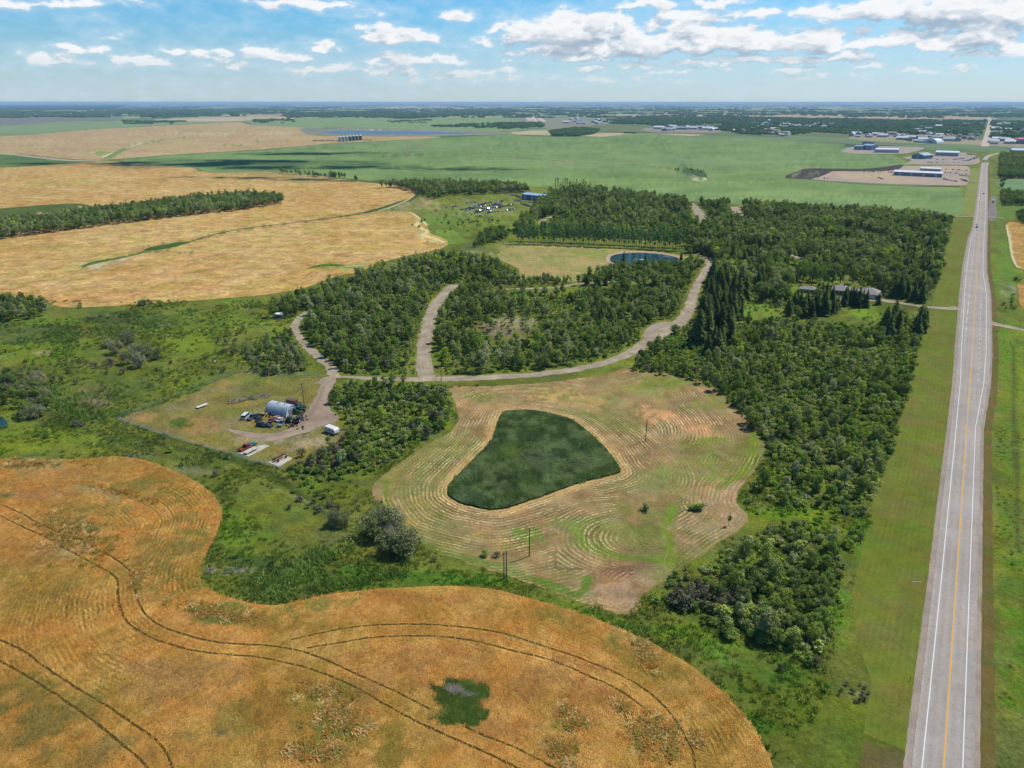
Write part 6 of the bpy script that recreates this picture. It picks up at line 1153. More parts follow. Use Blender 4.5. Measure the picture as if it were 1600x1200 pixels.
# red-brown box truck behind the hut
def box_truck(px, py, rz, colb, colc, label, L=6.5):
    t = thing('box_truck', label, 'truck', (*W(px, py), 0), rz); b = MB(); b.box(-L / 2, L / 2 - 1.9, -1.1, 1.1, .9, 3.0); b.obj('cargo_box', paintm(colb), t)
    c = MB(); c.prism([(L / 2 - 1.8, .5), (L / 2, .5), (L / 2, 1.35), (L / 2 - .5, 2.1), (L / 2 - 1.8, 2.1)], -1., 1.); cc = c.obj('cab', paintm(colc), t); g = MB(); g.box(L / 2 - 1.5, L / 2 - .7, -1.015, 1.015, 1.35, 1.9); g.obj('window', G_GLASS, cc)
    ch = MB(); ch.box(-L / 2, L / 2 - .2, -.5, .5, .5, .88); ch.obj('chassis', G_DARKM, t); wheels(t, (-L * .28, L * .36), 2.2, .46, .3); return t
box_truck(459.5, 634.5, rz, '7c5248', '5c4844', 'brown red box truck behind the steel hut')
# --- concrete slabs with a red truck and rusty machine
def slab(pts, label):
    w_ = [W(*p) for p in pts]; c = np.mean(w_, 0); t = thing('concrete_slab', label, 'slab', (*c, 0)); mb = MB(); m_ = len(w_)
    v = [(x - c[0], y - c[1], .0) for x, y in w_] + [(x - c[0], y - c[1], .22) for x, y in w_]; mb.add(v, [tuple(range(m_, 2 * m_)), tuple(range(m_ - 1, -1, -1))] + [(i, (i + 1) % m_, m_ + (i + 1) % m_, m_ + i) for i in range(m_)]); mb.obj('slab', G_CONC, t)
slab([(370, 708), (388, 714), (421, 697.5), (414, 695), (404, 697), (392, 699.5)], 'long pale concrete slab under the red truck'); slab([(418.5, 723), (435.5, 730), (457.5, 717), (445, 712)], 'pale rectangular concrete slab under the rusty machine')
hr_ = rot_of((377, 705), (397, 695))
t = car(384, 702, hr_, '9a4630', 'rusty red pickup on the long concrete slab', 'pickup', L=5.8, w=2.1); t.location.z = .22
t = car(392.5, 697.5, hr_, '3f7f72', 'teal old car at the far end of the long slab', 'sedan'); t.location.z = .12
fl = thing('flat_trailer', 'flat white deck trailer beside the red pickup', 'trailer', (*W(392, 706.5), .22), hr_); b = MB(); b.box(-2.6, 2.6, -1., 1., .55, .72); b.obj('deck', G_CONC, fl); wheels(fl, (-.5, .5), 2., .3, .2); b = MB(); b.tube([(2.6, .7, .6), (3.6, 0, .5)], .05, 5); b.tube([(2.6, -.7, .6), (3.6, 0, .5)], .05, 5); b.obj('drawbar', G_DARKM, fl)
t = thing('seed_drill', 'rusty iron seed drill on the rectangular slab', 'farm implement', (*W(437.5, 718.5), .22), hr_); b = MB()
for y in (-.9, 0, .9): b.tube([(-2.6, y, .8), (2.6, y, .8)], .07, 5)
for x in (-2.4, -.8, .8, 2.4): b.tube([(x, -1, .8), (x, 1, .8)], .07, 5)
b.obj('frame', G_RUST, t); b = MB(); b.prism([(-2.3, 1.), (2.3, 1.), (2.3, 1.5), (-2.3, 1.5)], -.35, .35); b.obj('hopper', G_RUST, t)
for x in np.linspace(-2.2, 2.2, 9): b = MB(); b.tube([(x, -.9, .8), (x + .15, -1.15, .4), (x, -1.0, 0)], .035, 4); b.obj('tine', G_DARKM, t)
wheels(t, (-1.9, 1.9), 2.5, .5, .2, rim=G_RUST)
# --- white camper and small machine at the wood edge
t = thing('camper_trailer', 'white camper trailer parked under the bushes', 'camper', (*W(519, 676.5), 0), rot_of((508, 673), (530, 681)))
b = MB(); b.prism([(-2.9, .55), (2.7, .55), (3.1, 1.1), (2.9, 2.2), (2.3, 2.7), (-2.7, 2.7), (-2.9, 2.4)], -1.2, 1.2); bb = b.obj('body', G_WHITE, t)
for x in (-1.9, -.3, 1.5): g = MB(); g.box(x - .35, x + .35, -1.235, -1.2, 1.5, 2.0); g.obj('window', G_GLASS, bb)
g = MB(); g.box(.35, .95, -1.24, -1.2, .75, 2.1); g.obj('door', flat('camper_door', '#b8bcbc', .5), bb); g = MB(); g.box(-2.9, 2.8, -1.215, -1.2, 1.15, 1.3); g.obj('stripe', flat('camper_stripe', '#8c949c', .5), bb); wheels(t, (-.35, .35), 2.3, .34, .2)
g = MB(); g.tube([(3, .5, .5), (4, 0, .45)], .05, 5); g.tube([(3, -.5, .5), (4, 0, .45)], .05, 5); g.obj('drawbar', G_DARKM, t)
t = thing('hay_rake', 'small dark wheeled hay rake right of the camper', 'farm implement', (*W(538, 671.5), 0), .3); b = MB(); b.tube([(-1.6, 0, .6), (1.6, 0, .6)], .06, 5); b.tube([(0, 0, .6), (0, 1.6, .5)], .05, 5); b.obj('frame', G_DARKM, t)
for x in (-1.2, -.4, .4, 1.2): b = MB(); b.tube([(x, -.1, .62), (x + .06, -.1, .62)], .55, 14); b.obj('rake_wheel', flat('rake_steel', '#8d8781', .6), t)
t = thing('sheet_pile', 'pale sheet metal offcuts lying in the grass right of the drive', 'sheet metal', (*W(532, 630), 0), .2); b = MB(); b.box(-1.6, 1.7, -.6, .7, .05, .16); b.obj('sheet', G_WHITE, t); b = MB(); b.box(-.9, 1.2, -.4, 1.0, .17, .24, M=Matrix.Rotation(.3, 4, 'Z')); b.obj('sheet', G_WHITE, t)
# --- log pile: long heap of logs and scrap timber
GP = 'logs of the long brush and timber heap'; rl = random.Random(9); lm = [flat('log_grey', '#9a9088', .9, var=.3), flat('log_tan', '#b8a48e', .9, var=.3), flat('log_red', '#8a6a58', .9, var=.3)]
for i in range(46):
    u = i / 45; px = 356 + 66 * u; py = 629.5 - 10 * u + rl.uniform(-3.5, 2); x, y = W(px, py); L = rl.uniform(1.6, 4.5)
    b = MB(); z0 = rl.uniform(.1, .7); b.tube([(-L / 2, 0, z0), (0, rl.uniform(-.1, .1), z0 + .1), (L / 2, 0, rl.uniform(.1, 1.0))], [.17, .15, .1], 7); o = b.obj('log', lm[i % 3]); o.location = (x, y, 0); o.rotation_euler = (0, 0, rl.uniform(-.8, .8) + (.25 if i % 3 else 1.3))
    tag(o, 'log in the long timber heap behind the steel hut', 'log', GP)
rj = random.Random(31); drum_m = [paintm('7a4034'), paintm('3f5c78'), G_RUST]
for i in range(16):
    px, py = rj.choice([(472, 650), (456, 668), (448, 650), (423, 650)]); x, y = W(px + rj.uniform(-7, 7), py + rj.uniform(-3, 3)); b = MB(); z = [0, .28, .3, .58, .6, .88]; b.tube([(0, 0, q) for q in z], [.29, .29, .31, .29, .31, .29], 12); o = b.obj('oil_drum', drum_m[i % 3]); o.location = (x, y, .07); cn = ['red', 'blue', 'rusty'][i % 3]; tag(o, cn + ' oil drum among the yard vehicles', 'drum', cn + ' oil drums among the yard vehicles')
for i in range(18):
    px, py = rj.choice([(474, 655), (450, 664), (466, 667), (535, 636), (526, 645)]); x, y = W(px + rj.uniform(-8, 8), py + rj.uniform(-4, 4)); b = MB(); v = []; f = []
    for a in range(12):
        for c in range(6): A_, C_ = 2 * math.pi * a / 12, 2 * math.pi * c / 6; v.append(((.36 + .12 * math.cos(C_)) * math.cos(A_), (.36 + .12 * math.cos(C_)) * math.sin(A_), .12 + .12 * math.sin(C_)))
    for a in range(12):
        for c in range(6): f.append((a * 6 + c, ((a + 1) % 12) * 6 + c, ((a + 1) % 12) * 6 + (c + 1) % 6, a * 6 + (c + 1) % 6))
    b.add(v, f); o = b.obj('old_tyre', G_TYRE); o.location = (x, y, .07); o.rotation_euler = (rj.uniform(-.2, .2), 0, 0); w_ = 'by the drive' if px > 520 else 'in the yard clutter'; tag(o, 'old tyre lying ' + w_, 'tyre', 'old tyres lying ' + w_)
for i in range(22):
    px, py = rj.choice([(535, 635), (548, 640), (455, 626), (430, 642), (478, 645)]); x, y = W(px + rj.uniform(-9, 9), py + rj.uniform(-4, 4)); L = rj.uniform(1., 3.2); b = MB(); b.box(-L / 2, L / 2, -.14, .14, .02, .1); b.box(-L / 2 + .1, -L / 2 + .25, -.3, .3, .1, .16); o = b.obj('board', rj.choice(lm)); o.location = (x, y, rj.uniform(0, .25)); o.rotation_euler = (0, rj.uniform(-.1, .1), rj.uniform(0, 3)); w_ = 'right of the drive' if px > 520 else 'round the steel hut'; tag(o, 'weathered board lying ' + w_, 'board', 'weathered boards lying ' + w_)
# small trailer of pipes left of the heap
t = thing('pipe_trailer', 'small white flat trailer alone in the farmyard grass', 'trailer', (*W(315.5, 636), 0), rot_of((308, 638), (325, 632))); b = MB(); b.box(-2.3, 2.3, -.8, .8, .5, .62); b.obj('deck', flat('grey_deck', '#b8b8b2', .7), t); wheels(t, (-.4, .4), 1.8, .3, .18)
for k in range(5): b = MB(); b.tube([(-2.4, -.5 + k * .25, .72), (2.5, -.5 + k * .25, .72)], .09, 6); b.obj('pipe', G_WHITE, t)
# small white shed up the bent track
def shed(px, py, w, d, h, rz, wallc, roofc, label, name='shed', rh=.5, flatroof=False, door=True, cat='shed'):
    t = thing(name, label, cat, (*W(px, py), 0), rz); b = MB(); b.box(-w / 2, w / 2, -d / 2, d / 2, 0, h); wl = b.obj('wall', flat('wall_' + wallc, '#' + wallc, .7, var=.1), t)
    r = MB(); o = .18
    if flatroof: r.prism([(-w / 2 - o, h + .003), (w / 2 + o, h + .003), (w / 2 + o, h + .13), (-w / 2 - o, h + .35)], -d / 2 - o, d / 2 + o)
    else: r.prism([(-d / 2 - o, h + .003), (d / 2 + o, h + .003), (0, h + rh)], -w / 2 - o, w / 2 + o, M=Matrix.Rotation(math.pi / 2, 4, 'Z'))
    r.obj('roof', flat('roof_' + roofc, '#' + roofc, .5, var=.1, scale=.5), t)
    if door: q = MB(); q.box(-w * .2, w * .2, -d / 2 - .04, -d / 2, .05, min(h * .8, 4)); q.obj('door', flat('shed_door', '#55585c', .6), wl)
    return t
shed(437.5, 497, 5.4, 3.2, 2.6, -.25, '8f948c', 'eeeeea', 'small shed with flat white roof above the bent track', flatroof=True)
shed(668, 424, 3.4, 3, 2.4, .2, '6d5f58', '8c8078', 'tiny brown cabin half hidden in the west wood', rh=.8, name='cabin', cat='cabin')
t = thing('rowing_boat', 'white upturned boat lying in the marsh grass', 'boat', (*W(334, 564), 0), rot_of((331, 557), (337, 571))); b = MB()
v = []; 
for i in range(9):
    u = i / 8; wv = .75 * math.sin(math.pi * min(.12 + u * .88, 1)) ** .6; hh = .6 * (.7 + .3 * u)
    for k in range(7): q = math.pi * k / 6; v.append((-2.6 + 5.2 * u, wv * math.cos(q), hh * math.sin(q)))
b.add(v, [(i * 7 + k, i * 7 + k + 1, (i + 1) * 7 + k + 1, (i + 1) * 7 + k) for i in range(8) for k in range(6)] + [tuple(range(7)), tuple(range(62, 55, -1))]); b.obj('hull', G_WHITE, t); b = MB(); b.tube([(-2.6, 0, .5), (0, 0, .57), (2.6, 0, .62)], .05, 5); b.obj('keel', G_STEEL, t)
t = thing('play_frame', 'pale metal frame at the left edge of the middle wood', 'metal frame', (*W(712, 497), 0), .5); b = MB()
for x in (-1.5, 1.5): b.tube([(x, -.8, 0), (x, 0, 4.2)], .09, 6); b.tube([(x, .8, 0), (x, 0, 4.2)], .09, 6)
b.tube([(-1.7, 0, 4.2), (1.7, 0, 4.2)], .1, 6); b.obj('frame', G_WHITE, t); b = MB(); b.tube([(0, 0, 4.2), (.1, 0, .8)], .05, 5); b.obj('chain', G_STEEL, t)
# --- poles
def pole(px, py, h, label, arm=False, lamp=False):
    t = thing('utility_pole' if not lamp else 'lamp_post', label, 'pole', (*W(px, py), 0), PHI); b = MB(); b.tube([(0, 0, -.2), (0, 0, h)], [.19, .12], 8); b.obj('post', G_WOODP, t)
    if arm:
        b = MB(); b.box(-1.1, 1.1, -.06, .06, h - .75, h - .6); b.obj('crossarm', G_WOODP, t)
    for k, x in enumerate((-.95, 0, .95) if arm else (0,)): i_ = MB(); i_.tube([(x, 0, h - .6 if arm and x else h), (x, 0, (h - .6 if arm and x else h) + .28)], .06, 6); i_.obj('insulator', G_STEEL, t)
    if lamp: b = MB(); b.tube([(0, 0, h - .3), (-1.5, -.4, h + .35)], .05, 6); a_ = b.obj('bracket', G_STEEL, t); b = MB(); b.box(-2.0, -1.4, -.55, -.25, h + .22, h + .4); b.obj('lamp_head', G_STEEL, a_)
pole(1008.5, 689.5, 9.2, 'single wooden pole in the upper right of the hay meadow'); pole(827, 869.5, 9.4, 'single wooden pole in the lower hay meadow')
pole(787.5, 905, 8.8, 'left wooden pole with crossarm at the meadow edge', True); pole(791.5, 902, 8.6, 'right wooden pole close behind the crossarm pole'); pole(689.5, 596, 8.2, 'lamp post beside the junction of the gravel roads', lamp=True); pole(475.5, 634, 10.5, 'wooden pole behind the steel hut in the farmyard', True)
for i, (a, b) in enumerate([((788, 905), (827, 869.5)), ((827, 869.5), (1008.5, 689.5))]):
    A_, B_ = W(*a), W(*b); mb = MB(); pts = []
    for k in range(13): u = k / 12; pts.append((A_[0] + (B_[0] - A_[0]) * u, A_[1] + (B_[1] - A_[1]) * u, 9.3 - 4 * 1.1 * u * (1 - u)))
    mb.tube(pts, .012, 4); tag(mb.obj('power_line', G_DARKM), ['power line between the crossarm pole and the lower meadow pole', 'long power line between the two single meadow poles'][i], 'power line')
# --- fences
def fence(pts, label, gap=3.4, h=1.5, mat=None):
    w_ = [np.array(W(*p)) for p in pts]; t = thing('wire_fence', label, 'fence', (*w_[0], 0)); O = w_[0]; g = MB(); P_ = []
    for a, b in zip(w_[:-1], w_[1:]):
        L = np.hypot(*(b - a)); n = max(int(L / gap), 1)
        for k in range(n): P_.append(a + (b - a) * k / n)
    P_.append(w_[-1])
    for p in P_: m_ = MB(); m_.tube([(*(p - O), -.1), (*(p - O), h + .1)], .05, 5); m_.obj('post', G_STEEL if mat is None else mat, t)
    for a, b in zip(P_[:-1], P_[1:]):
        for z in np.arange(.1, h + .01, .2): g.tube([(*(a - O), z), (*(b - O), z)], .014, 3, cap=False)
        for u in np.arange(0, 1, .12): q = a + (b - a) * u; g.tube([(*(q - O), .08), (*(q - O), h)], .012, 3, cap=False)
    g.obj('wire_mesh', G_STEEL, t)
fence([(183, 655), (250, 679), (330, 702), (400, 723), (446, 735)], 'wire fence along the lower side of the farmyard'); fence([(183, 655), (265, 624), (368, 583.5), (430, 585.5), (500, 587)], 'wire fence along the upper side of the farmyard')
wp = flat('white_post', '#e8e8e4', .6)
for i, (px, py) in enumerate([(1437, 540), (1443, 520), (1449, 500), (1453, 482), (1456, 466), (1459, 452)]):
    x, y = W(px, py); b = MB(); b.tube([(0, 0, 0), (0, 0, 1.3)], .09, 6); b.box(-.12, .12, -.12, .12, 1.301, 1.36); o = b.obj('marker_post', wp); o.location = (x, y, 0); tag(o, 'short white post along the mown verge by the driveway', 'post', 'white posts at the driveway verge')
# --- pond raft and fountain
t = thing('raft', 'small white raft floating in the pond', 'raft', (*W(1003, 406.5), .16), .2); b = MB(); b.box(-2.2, 2.2, -1., 1., .1, .45, taper=.1); b.obj('deck', G_WHITE, t); b = MB(); b.tube([(-2, -.7, .08), (2, -.7, .08)], .18, 8); b.tube([(-2, .7, .08), (2, .7, .08)], .18, 8); b.obj('float', G_DARKM, t)
t = thing('fountain', 'white spraying fountain at the right of the pond', 'fountain', (*W(1042, 404.5), .16)); b = MB(); b.tube([(0, 0, 0), (0, 0, .4)], .5, 12); b.obj('nozzle', G_DARKM, t)
b = MB(); rf_ = random.Random(3)
for i in range(500):
    q = rf_.uniform(0, 6.28); v0 = rf_.uniform(.6, 1); u = rf_.random(); r0 = 5.5 * u * v0; z = .4 + 2.6 * v0 * 4 * u * (1 - u) * .9; s = .09; x, y = r0 * math.cos(q), r0 * math.sin(q)
    b.add([(x - s, y, z), (x, y - s, z), (x + s, y, z), (x, y + s, z), (x, y, z + s * 1.6), (x, y, z - s)], [(0, 1, 4), (1, 2, 4), (2, 3, 4), (3, 0, 4), (1, 0, 5), (2, 1, 5), (3, 2, 5), (0, 3, 5)])
b.obj('spray', G_WHITE, t)
# --- house with hip roofs
def hip(mb, x0, x1, y0, y1, z, h, o=.5):
    x0 -= o; x1 += o; y0 -= o; y1 += o; w, d = x1 - x0, y1 - y0; k = min(w, d) / 2
    if w >= d: a, b = (x0 + k, (y0 + y1) / 2, z + h), (x1 - k, (y0 + y1) / 2, z + h)
    else: a, b = ((x0 + x1) / 2, y0 + k, z + h), ((x0 + x1) / 2, y1 - k, z + h)
    v = [(x0, y0, z), (x1, y0, z), (x1, y1, z), (x0, y1, z), a, b]
    mb.add(v, [(0, 3, 2, 1)] + ([(0, 1, 5, 4), (1, 2, 5), (2, 3, 4, 5), (3, 0, 4)] if w >= d else [(0, 1, 4), (1, 2, 5, 4), (2, 3, 5), (3, 0, 4, 5)]))
RF = flat('roof_shingle', '#a39c94', .9, var=.14, scale=1.5); WL_ = flat('house_wall', '#b5a898', .8)
t = thing('house', 'grey hip roofed house with two wings among the spruces', 'house', (*W(1338, 462), 0), -PHI + .15)
b = MB(); b.box(-15, -4, -2, 9, 0, 3.); b.box(-4.003, 3, 0, 6, 0, 2.9); b.box(3.003, 14, -6, 7, 0, 3.1); wl = b.obj('wall', WL_, t)
b = MB(); hip(b, -15, -4, -2, 9, 3.01, 3.2); hip(b, -4, 3, 0, 6, 2.91, 1.4, .3); hip(b, 3, 14, -6, 7, 3.11, 3.0); rf_o = b.obj('roof', RF, t); c = MB(); c.box(-8.4, -7.6, 3, 3.8, 4.5, 7.1); c.obj('chimney', flat('brick', '#8d6354', .9), rf_o)
for x, y in ((-12.5, -2), (-9.5, -2), (-6.5, -2), (-1, 0), (1.5, 0), (5, -6), (12, -6)): q = MB(); q.box(x - .7, x + .7, y - .05, y - .003, 1.0, 2.2); q.obj('window', G_GLASS, wl)
q = MB(); q.box(7, 10.2, -6.06, -6.003, .05, 2.4); q.obj('garage_door', G_WHITE, wl); q = MB(); q.box(-.2, .75, -.05, -.003, .05, 2.1); q.obj('door', G_DARKM, wl)
t = thing('outbuilding', 'low grey roofed outbuilding left of the house', 'outbuilding', (*W(1262, 456), 0), -PHI + .1); t.scale = (.75, .8, .9); b = MB(); b.box(-7, 7, -4, 4, 0, 2.7); wl = b.obj('wall', WL_, t); b = MB(); hip(b, -7, 7, -4, 4, 2.71, 2.0); b.obj('roof', RF, t)
for x in (-4, 0, 4): q = MB(); q.box(x - .6, x + .6, -4.05, -4.003, 1, 2.1); q.obj('window', G_GLASS, wl)
car(1368, 463, .3, '3a3f48', 'dark car parked on the driveway of the house', 'suv'); t = thing('gate_sign', 'small white board beside the driveway', 'sign', (*W(1428, 493), 0), 1.0); b = MB(); b.box(-2.2, 2.2, -.06, .06, .6, 1.7); b.obj('board', G_WHITE, t)
for x in (-1.9, 1.9): b = MB(); b.tube([(x, .12, 0), (x, .12, 1.8)], .07, 6); b.obj('post', G_WOODP, t)
# --- cars on the highway and beside it
rh = math.pi / 2 - PHI
def onroad(s, t_, **k): return dict(px=0, py=0, xy=R(s, t_), **k)
_, rt = 0, lambda py: min(np.arange(200, 2400, 2.), key=lambda q: abs(P1(*R(17, q))[1] - py))
car(rz=rh + math.pi, col='26282c', label='black car coming along the left lane near the side road', style='sedan', **onroad(14.8, rt(356))); car(rz=rh + math.pi, col='e2e2de', label='white car just behind the black one on the highway', style='suv', **onroad(15.0, rt(352)))
car(rz=rh, col='2d3036', label='dark car driving away beside the gravel parking', style='sedan', **onroad(19.4, rt(303))); car(rz=rh + math.pi, col='3a4048', label='nearer dark car approaching at the highway bend', style='suv', **onroad(15, rt(253.5))); car(rz=rh + math.pi, col='59616b', label='farther grey car approaching at the highway bend', style='sedan', **onroad(15, rt(246.5)))
t = box_truck(1551.5, 316, rh, 'e6e8ea', 'd8dadc', 'white box truck parked on the gravel beside the highway', 8)
# roadside reflector posts
pm = flat('reflector_post', '#c8a23c', .6)
for i, q in enumerate((150, 262, 402)):
    x, y = R(10.6, q); b = MB(); b.tube([(0, 0, 0), (0, 0, 1.1)], .05, 5); b.box(-.1, .1, -.02, .02, .8, 1.15); o = b.obj('marker_post', G_WOODP); o.location = (x, y, 0); tag(o, ['thin dark marker post on the left shoulder nearest the camera', 'middle dark marker post on the left shoulder', 'farthest dark marker post on the left shoulder'][i], 'post')
culv = thing('culvert', 'short white culvert pipe end in the left verge', 'culvert', (*W(1433, 909.5), 0), rot_of((1424, 910), (1441, 910))); b = MB(); b.tube([(-1.3, 0, .06), (1.3, 0, .06)], .12, 8); b.obj('pipe', G_CONC, culv)
# --- grain bins
GB = [flat('bin_steel', '#b8c4cc', .35, .5, var=.08), flat('bin_roof', '#e2e6e8', .4, .2), flat('bin_dark', '#4d6a78', .4, .3)]
for i in range(7):
    px = 531.5 + 5.3 * i; py = 221.6 - .42 * i; t = thing('grain_bin', ['leftmost', 'second from the left', 'third from the left', 'middle', 'third from the right', 'second from the right', 'rightmost'][i] + ' of the seven steel grain bins', 'grain bin', (*W(px, py), 0), .3 * i, 'steel grain bins in a row')
    b = MB(); b.tube([(0, 0, 0), (0, 0, 15)], 5.2, 20); b.obj('wall', GB[0] if i < 3 else GB[2], t); b = MB(); b.tube([(0, 0, 15.01), (0, 0, 18.2), (0, 0, 18.8)], [5.6, .8, .5], 20); b.obj('roof', GB[1], t); b = MB(); b.box(-.8, .8, -5.5, -5.1, .1, 2.6); b.obj('door', G_DARKM, t)
# --- yard buildings beside the far highway
def barn(pl, pr, d, h, rhh, wallc, roofc, label, cat='building', name='steel_building', doors=2, arch=False, gable_front=False):
    a, b = np.array(W(*pl)), np.array(W(*pr)); L = np.hypot(*(b - a)); rz = math.atan2(*(b - a)[::-1]); nr = np.array([-(b - a)[1], (b - a)[0]]) / L; c = (a + b) / 2 + nr * d / 2
    t = thing(name, label, cat, (*c, 0), rz); wm = flat('wall_' + wallc, '#' + wallc, .6, var=.08, scale=.3); rm = flat('roof_' + roofc, '#' + roofc, .45, var=.06, scale=.3)
    if arch:
        n = 14; m1 = MB(); pr_ = [(d / 2 * math.cos(math.pi * k / n), h * math.sin(math.pi * k / n)) for k in range(n + 1)]
        if gable_front: m1.prism([(L / 2 * math.cos(math.pi * k / n), h * math.sin(math.pi * k / n)) for k in range(n + 1)], -d / 2, d / 2)
        else: m1.prism(pr_, -L / 2, L / 2, M=Matrix.Rotation(math.pi / 2, 4, 'Z'))
        m1.obj('shell', rm, t)
        e = MB(); e.box(-L * .18, L * .18, -d / 2 - .1, -d / 2 - .02, .1, h * .55) if gable_front else e.box(-L / 2 - .1, -L / 2 - .02, -d * .2, d * .2, .1, h * .55); e.obj('door', wm, t); return t
    m1 = MB(); m1.box(-L / 2, L / 2, -d / 2, d / 2, 0, h); wl = m1.obj('wall', wm, t); r = MB(); o = .5
    if gable_front: r.prism([(-L / 2 - o, h + .01), (L / 2 + o, h + .01), (0, h + rhh)], -d / 2 - o, d / 2 + o)
    else: r.prism([(-d / 2 - o, h + .01), (d / 2 + o, h + .01), (0, h + rhh)], -L / 2 - o, L / 2 + o, M=Matrix.Rotation(math.pi / 2, 4, 'Z'))
    r.obj('roof', rm, t)
    for k in range(doors): x = -L / 2 + L * (k + .5) / doors; q = MB(); q.box(x - min(2.2, L / doors * .3), x + min(2.2, L / doors * .3), -d / 2 - .1, -d / 2 - .01, .1, h * .75); q.obj('door', flat('big_door', '#c8ccd0', .5), wl)
    return t
barn((1396, 274), (1471, 277.5), 20, 6.5, 2.4, '8c94a0', 'f0f0f0', 'long dark walled building with white roof, nearest in the far yard', doors=4); barn((1437, 267), (1469, 268.5), 14, 5, 2, 'd0ccc0', 'f0f0ee', 'shorter white building just behind the long one')
barn((1424, 247.6), (1443, 248.8), 38, 8, 5, '8496aa', 'a9bac4', 'blue grey shop with wide gable facing the camera', gable_front=True, doors=1); barn((1461, 243.3), (1497, 244.5), 30, 8.5, 3, 'b0c0c8', 'eef0f2', 'large pale building with white roof in the middle yard', doors=3)
barn((1368, 238.3), (1404, 239), 26, 8, 2.5, 'c8d0dc', 'f0f2f4', 'long white building between the yards', doors=2); barn((1347, 234), (1361, 234.8), 30, 12, 3, '8fb0cc', 'a8c0d4', 'light blue tall building beside the dark tanks', doors=1); barn((1334, 234), (1346, 234.5), 26, 10, 2, '90a8bc', 'a8bcc8', 'lower light blue building joined left of the tall one', doors=1)
barn((1442, 223.6), (1464, 224.6), 40, 15, 5, 'b8c0c4', 'eef0f0', 'white arched hangar across the railway', arch=True, gable_front=True); barn((1427, 222.4), (1441, 223), 22, 6, 2, '9fc0d8', 'c0d8e8', 'low pale blue building left of the arched hangar'); barn((1583, 224.5), (1640, 227), 50, 14, 4, 'b09ca0', 'd8687c', 'big red roofed building at the right edge', doors=3)
barn((1580, 240.5), (1640, 242), 40, 9, 4, '7d94b4', 'c4d0dc', 'blue grey roofed building right of the highway bend', doors=2); barn((815, 311), (848, 314.5), 19, 6.5, 1.6, '6d7c9c', 'a8c4e4', 'pale blue roofed shed beside the scrapped cars', doors=3)
for i in range(5):
    t = thing('storage_tank', ['leftmost', 'second', 'middle', 'fourth', 'rightmost'][i] + ' dark tank behind the light blue building', 'tank', (*W(1349.5 + 3.1 * i, 229.8 + .1 * i), 0), 0, 'dark tanks behind the light blue building'); b = MB(); b.tube([(0, 0, 0), (0, 0, 14)], 6, 14); b.obj('wall', flat('tank_wall', '#9fb4c4', .5), t); b = MB(); b.tube([(0, 0, 14.01), (0, 0, 16)], [6.3, 1], 14); b.obj('roof', G_DARKM, t)
# water tower over the town
t = thing('water_tower', 'white water tower above the town trees', 'water tower', (*W(1200, 199), 0)); b = MB(); b.tube([(0, 0, 26), (0, 0, 29), (0, 0, 36), (0, 0, 40)], [3, 8, 8, 2], 16); b.obj('tank', G_WHITE, t); b = MB(); b.tube([(0, 0, 0), (0, 0, 26)], 2.4, 12); b.obj('column', G_WHITE, t)
# town houses and sheds among the trees
rt_ = random.Random(21); roofs = ['eef0f0', 'd8dce0', 'c8ccd0', 'b89c90', '9aa4ac', 'e6e8ea', '8c7a74', 'b8c4d0']
TOWN = []
for (x0, x1, y0, y1, n, wz, lab) in [(1030, 1115, 199, 205, 22, 1.5, 'in the cluster at the left end of the town'), (1175, 1300, 193, 200, 26, 1.2, 'in the middle of the town'), (1140, 1220, 203, 207, 10, 1.1, 'at the near edge of the town trees'), (1205, 1235, 209, 213, 9, 1., 'beside the railway left of the yards'), (1330, 1400, 210, 215, 16, 1.1, 'in the row between the town wood and the railway'), (1400, 1530, 208, 221, 34, 1.1, 'in the row between the town wood and the railway'), (1420, 1540, 187, 206, 18, 1., 'scattered in the town wood left of the road'), (1555, 1600, 188, 214, 14, 1.2, 'scattered in the wood right of the road'), (1550, 1585, 219, 226, 12, 1., 'beside the red roofed building'), (880, 960, 186, 198, 14, 1.6, 'round the airfield')]:
    for i in range(n): TOWN.append((rt_.uniform(x0, x1), rt_.uniform(y0, y1), wz, lab))
hm = {}
for px, py, wz, lab in TOWN:
    c = rt_.choice(roofs); wc = rt_.choice(['dcd8cc', 'c8c4c0', 'e8e4dc', 'a8b0b8']); key = (c, wc)
    if key not in hm:
        b = MB(); b.box(-8, 8, -5, 5, 0, 4.5); wm = b.obj('wall', flat('wall_' + wc, '#' + wc, .6), link=False).data; r = MB(); r.prism([(-5.6, 4.51), (5.6, 4.51), (0, 7.5)], -8.5, 8.5, M=Matrix.Rotation(math.pi / 2, 4, 'Z')); hm[key] = (wm, r.obj('roof', flat('roof_' + c, '#' + c, .5), link=False).data)
    cw = {'eef0f0': 'white', 'd8dce0': 'pale', 'c8ccd0': 'light grey', 'b89c90': 'tan', '9aa4ac': 'grey', 'e6e8ea': 'white', '8c7a74': 'brown', 'b8c4d0': 'pale blue'}[c]
    lb = 'small %s roofed building %s' % (cw, lab); t = thing('town_building', lb, 'building', (*W(px, py), 0), rt_.choice([0, math.pi / 2]) - PHI + rt_.uniform(-.05, .05), lb); s = rt_.uniform(1., 2.0) * wz; t.scale = (s, s, min(s, 1.7))
    for nm, m_ in zip(('wall', 'roof'), hm[key]): o = bpy.data.objects.new(nm, m_); COL.objects.link(o); o.parent = t
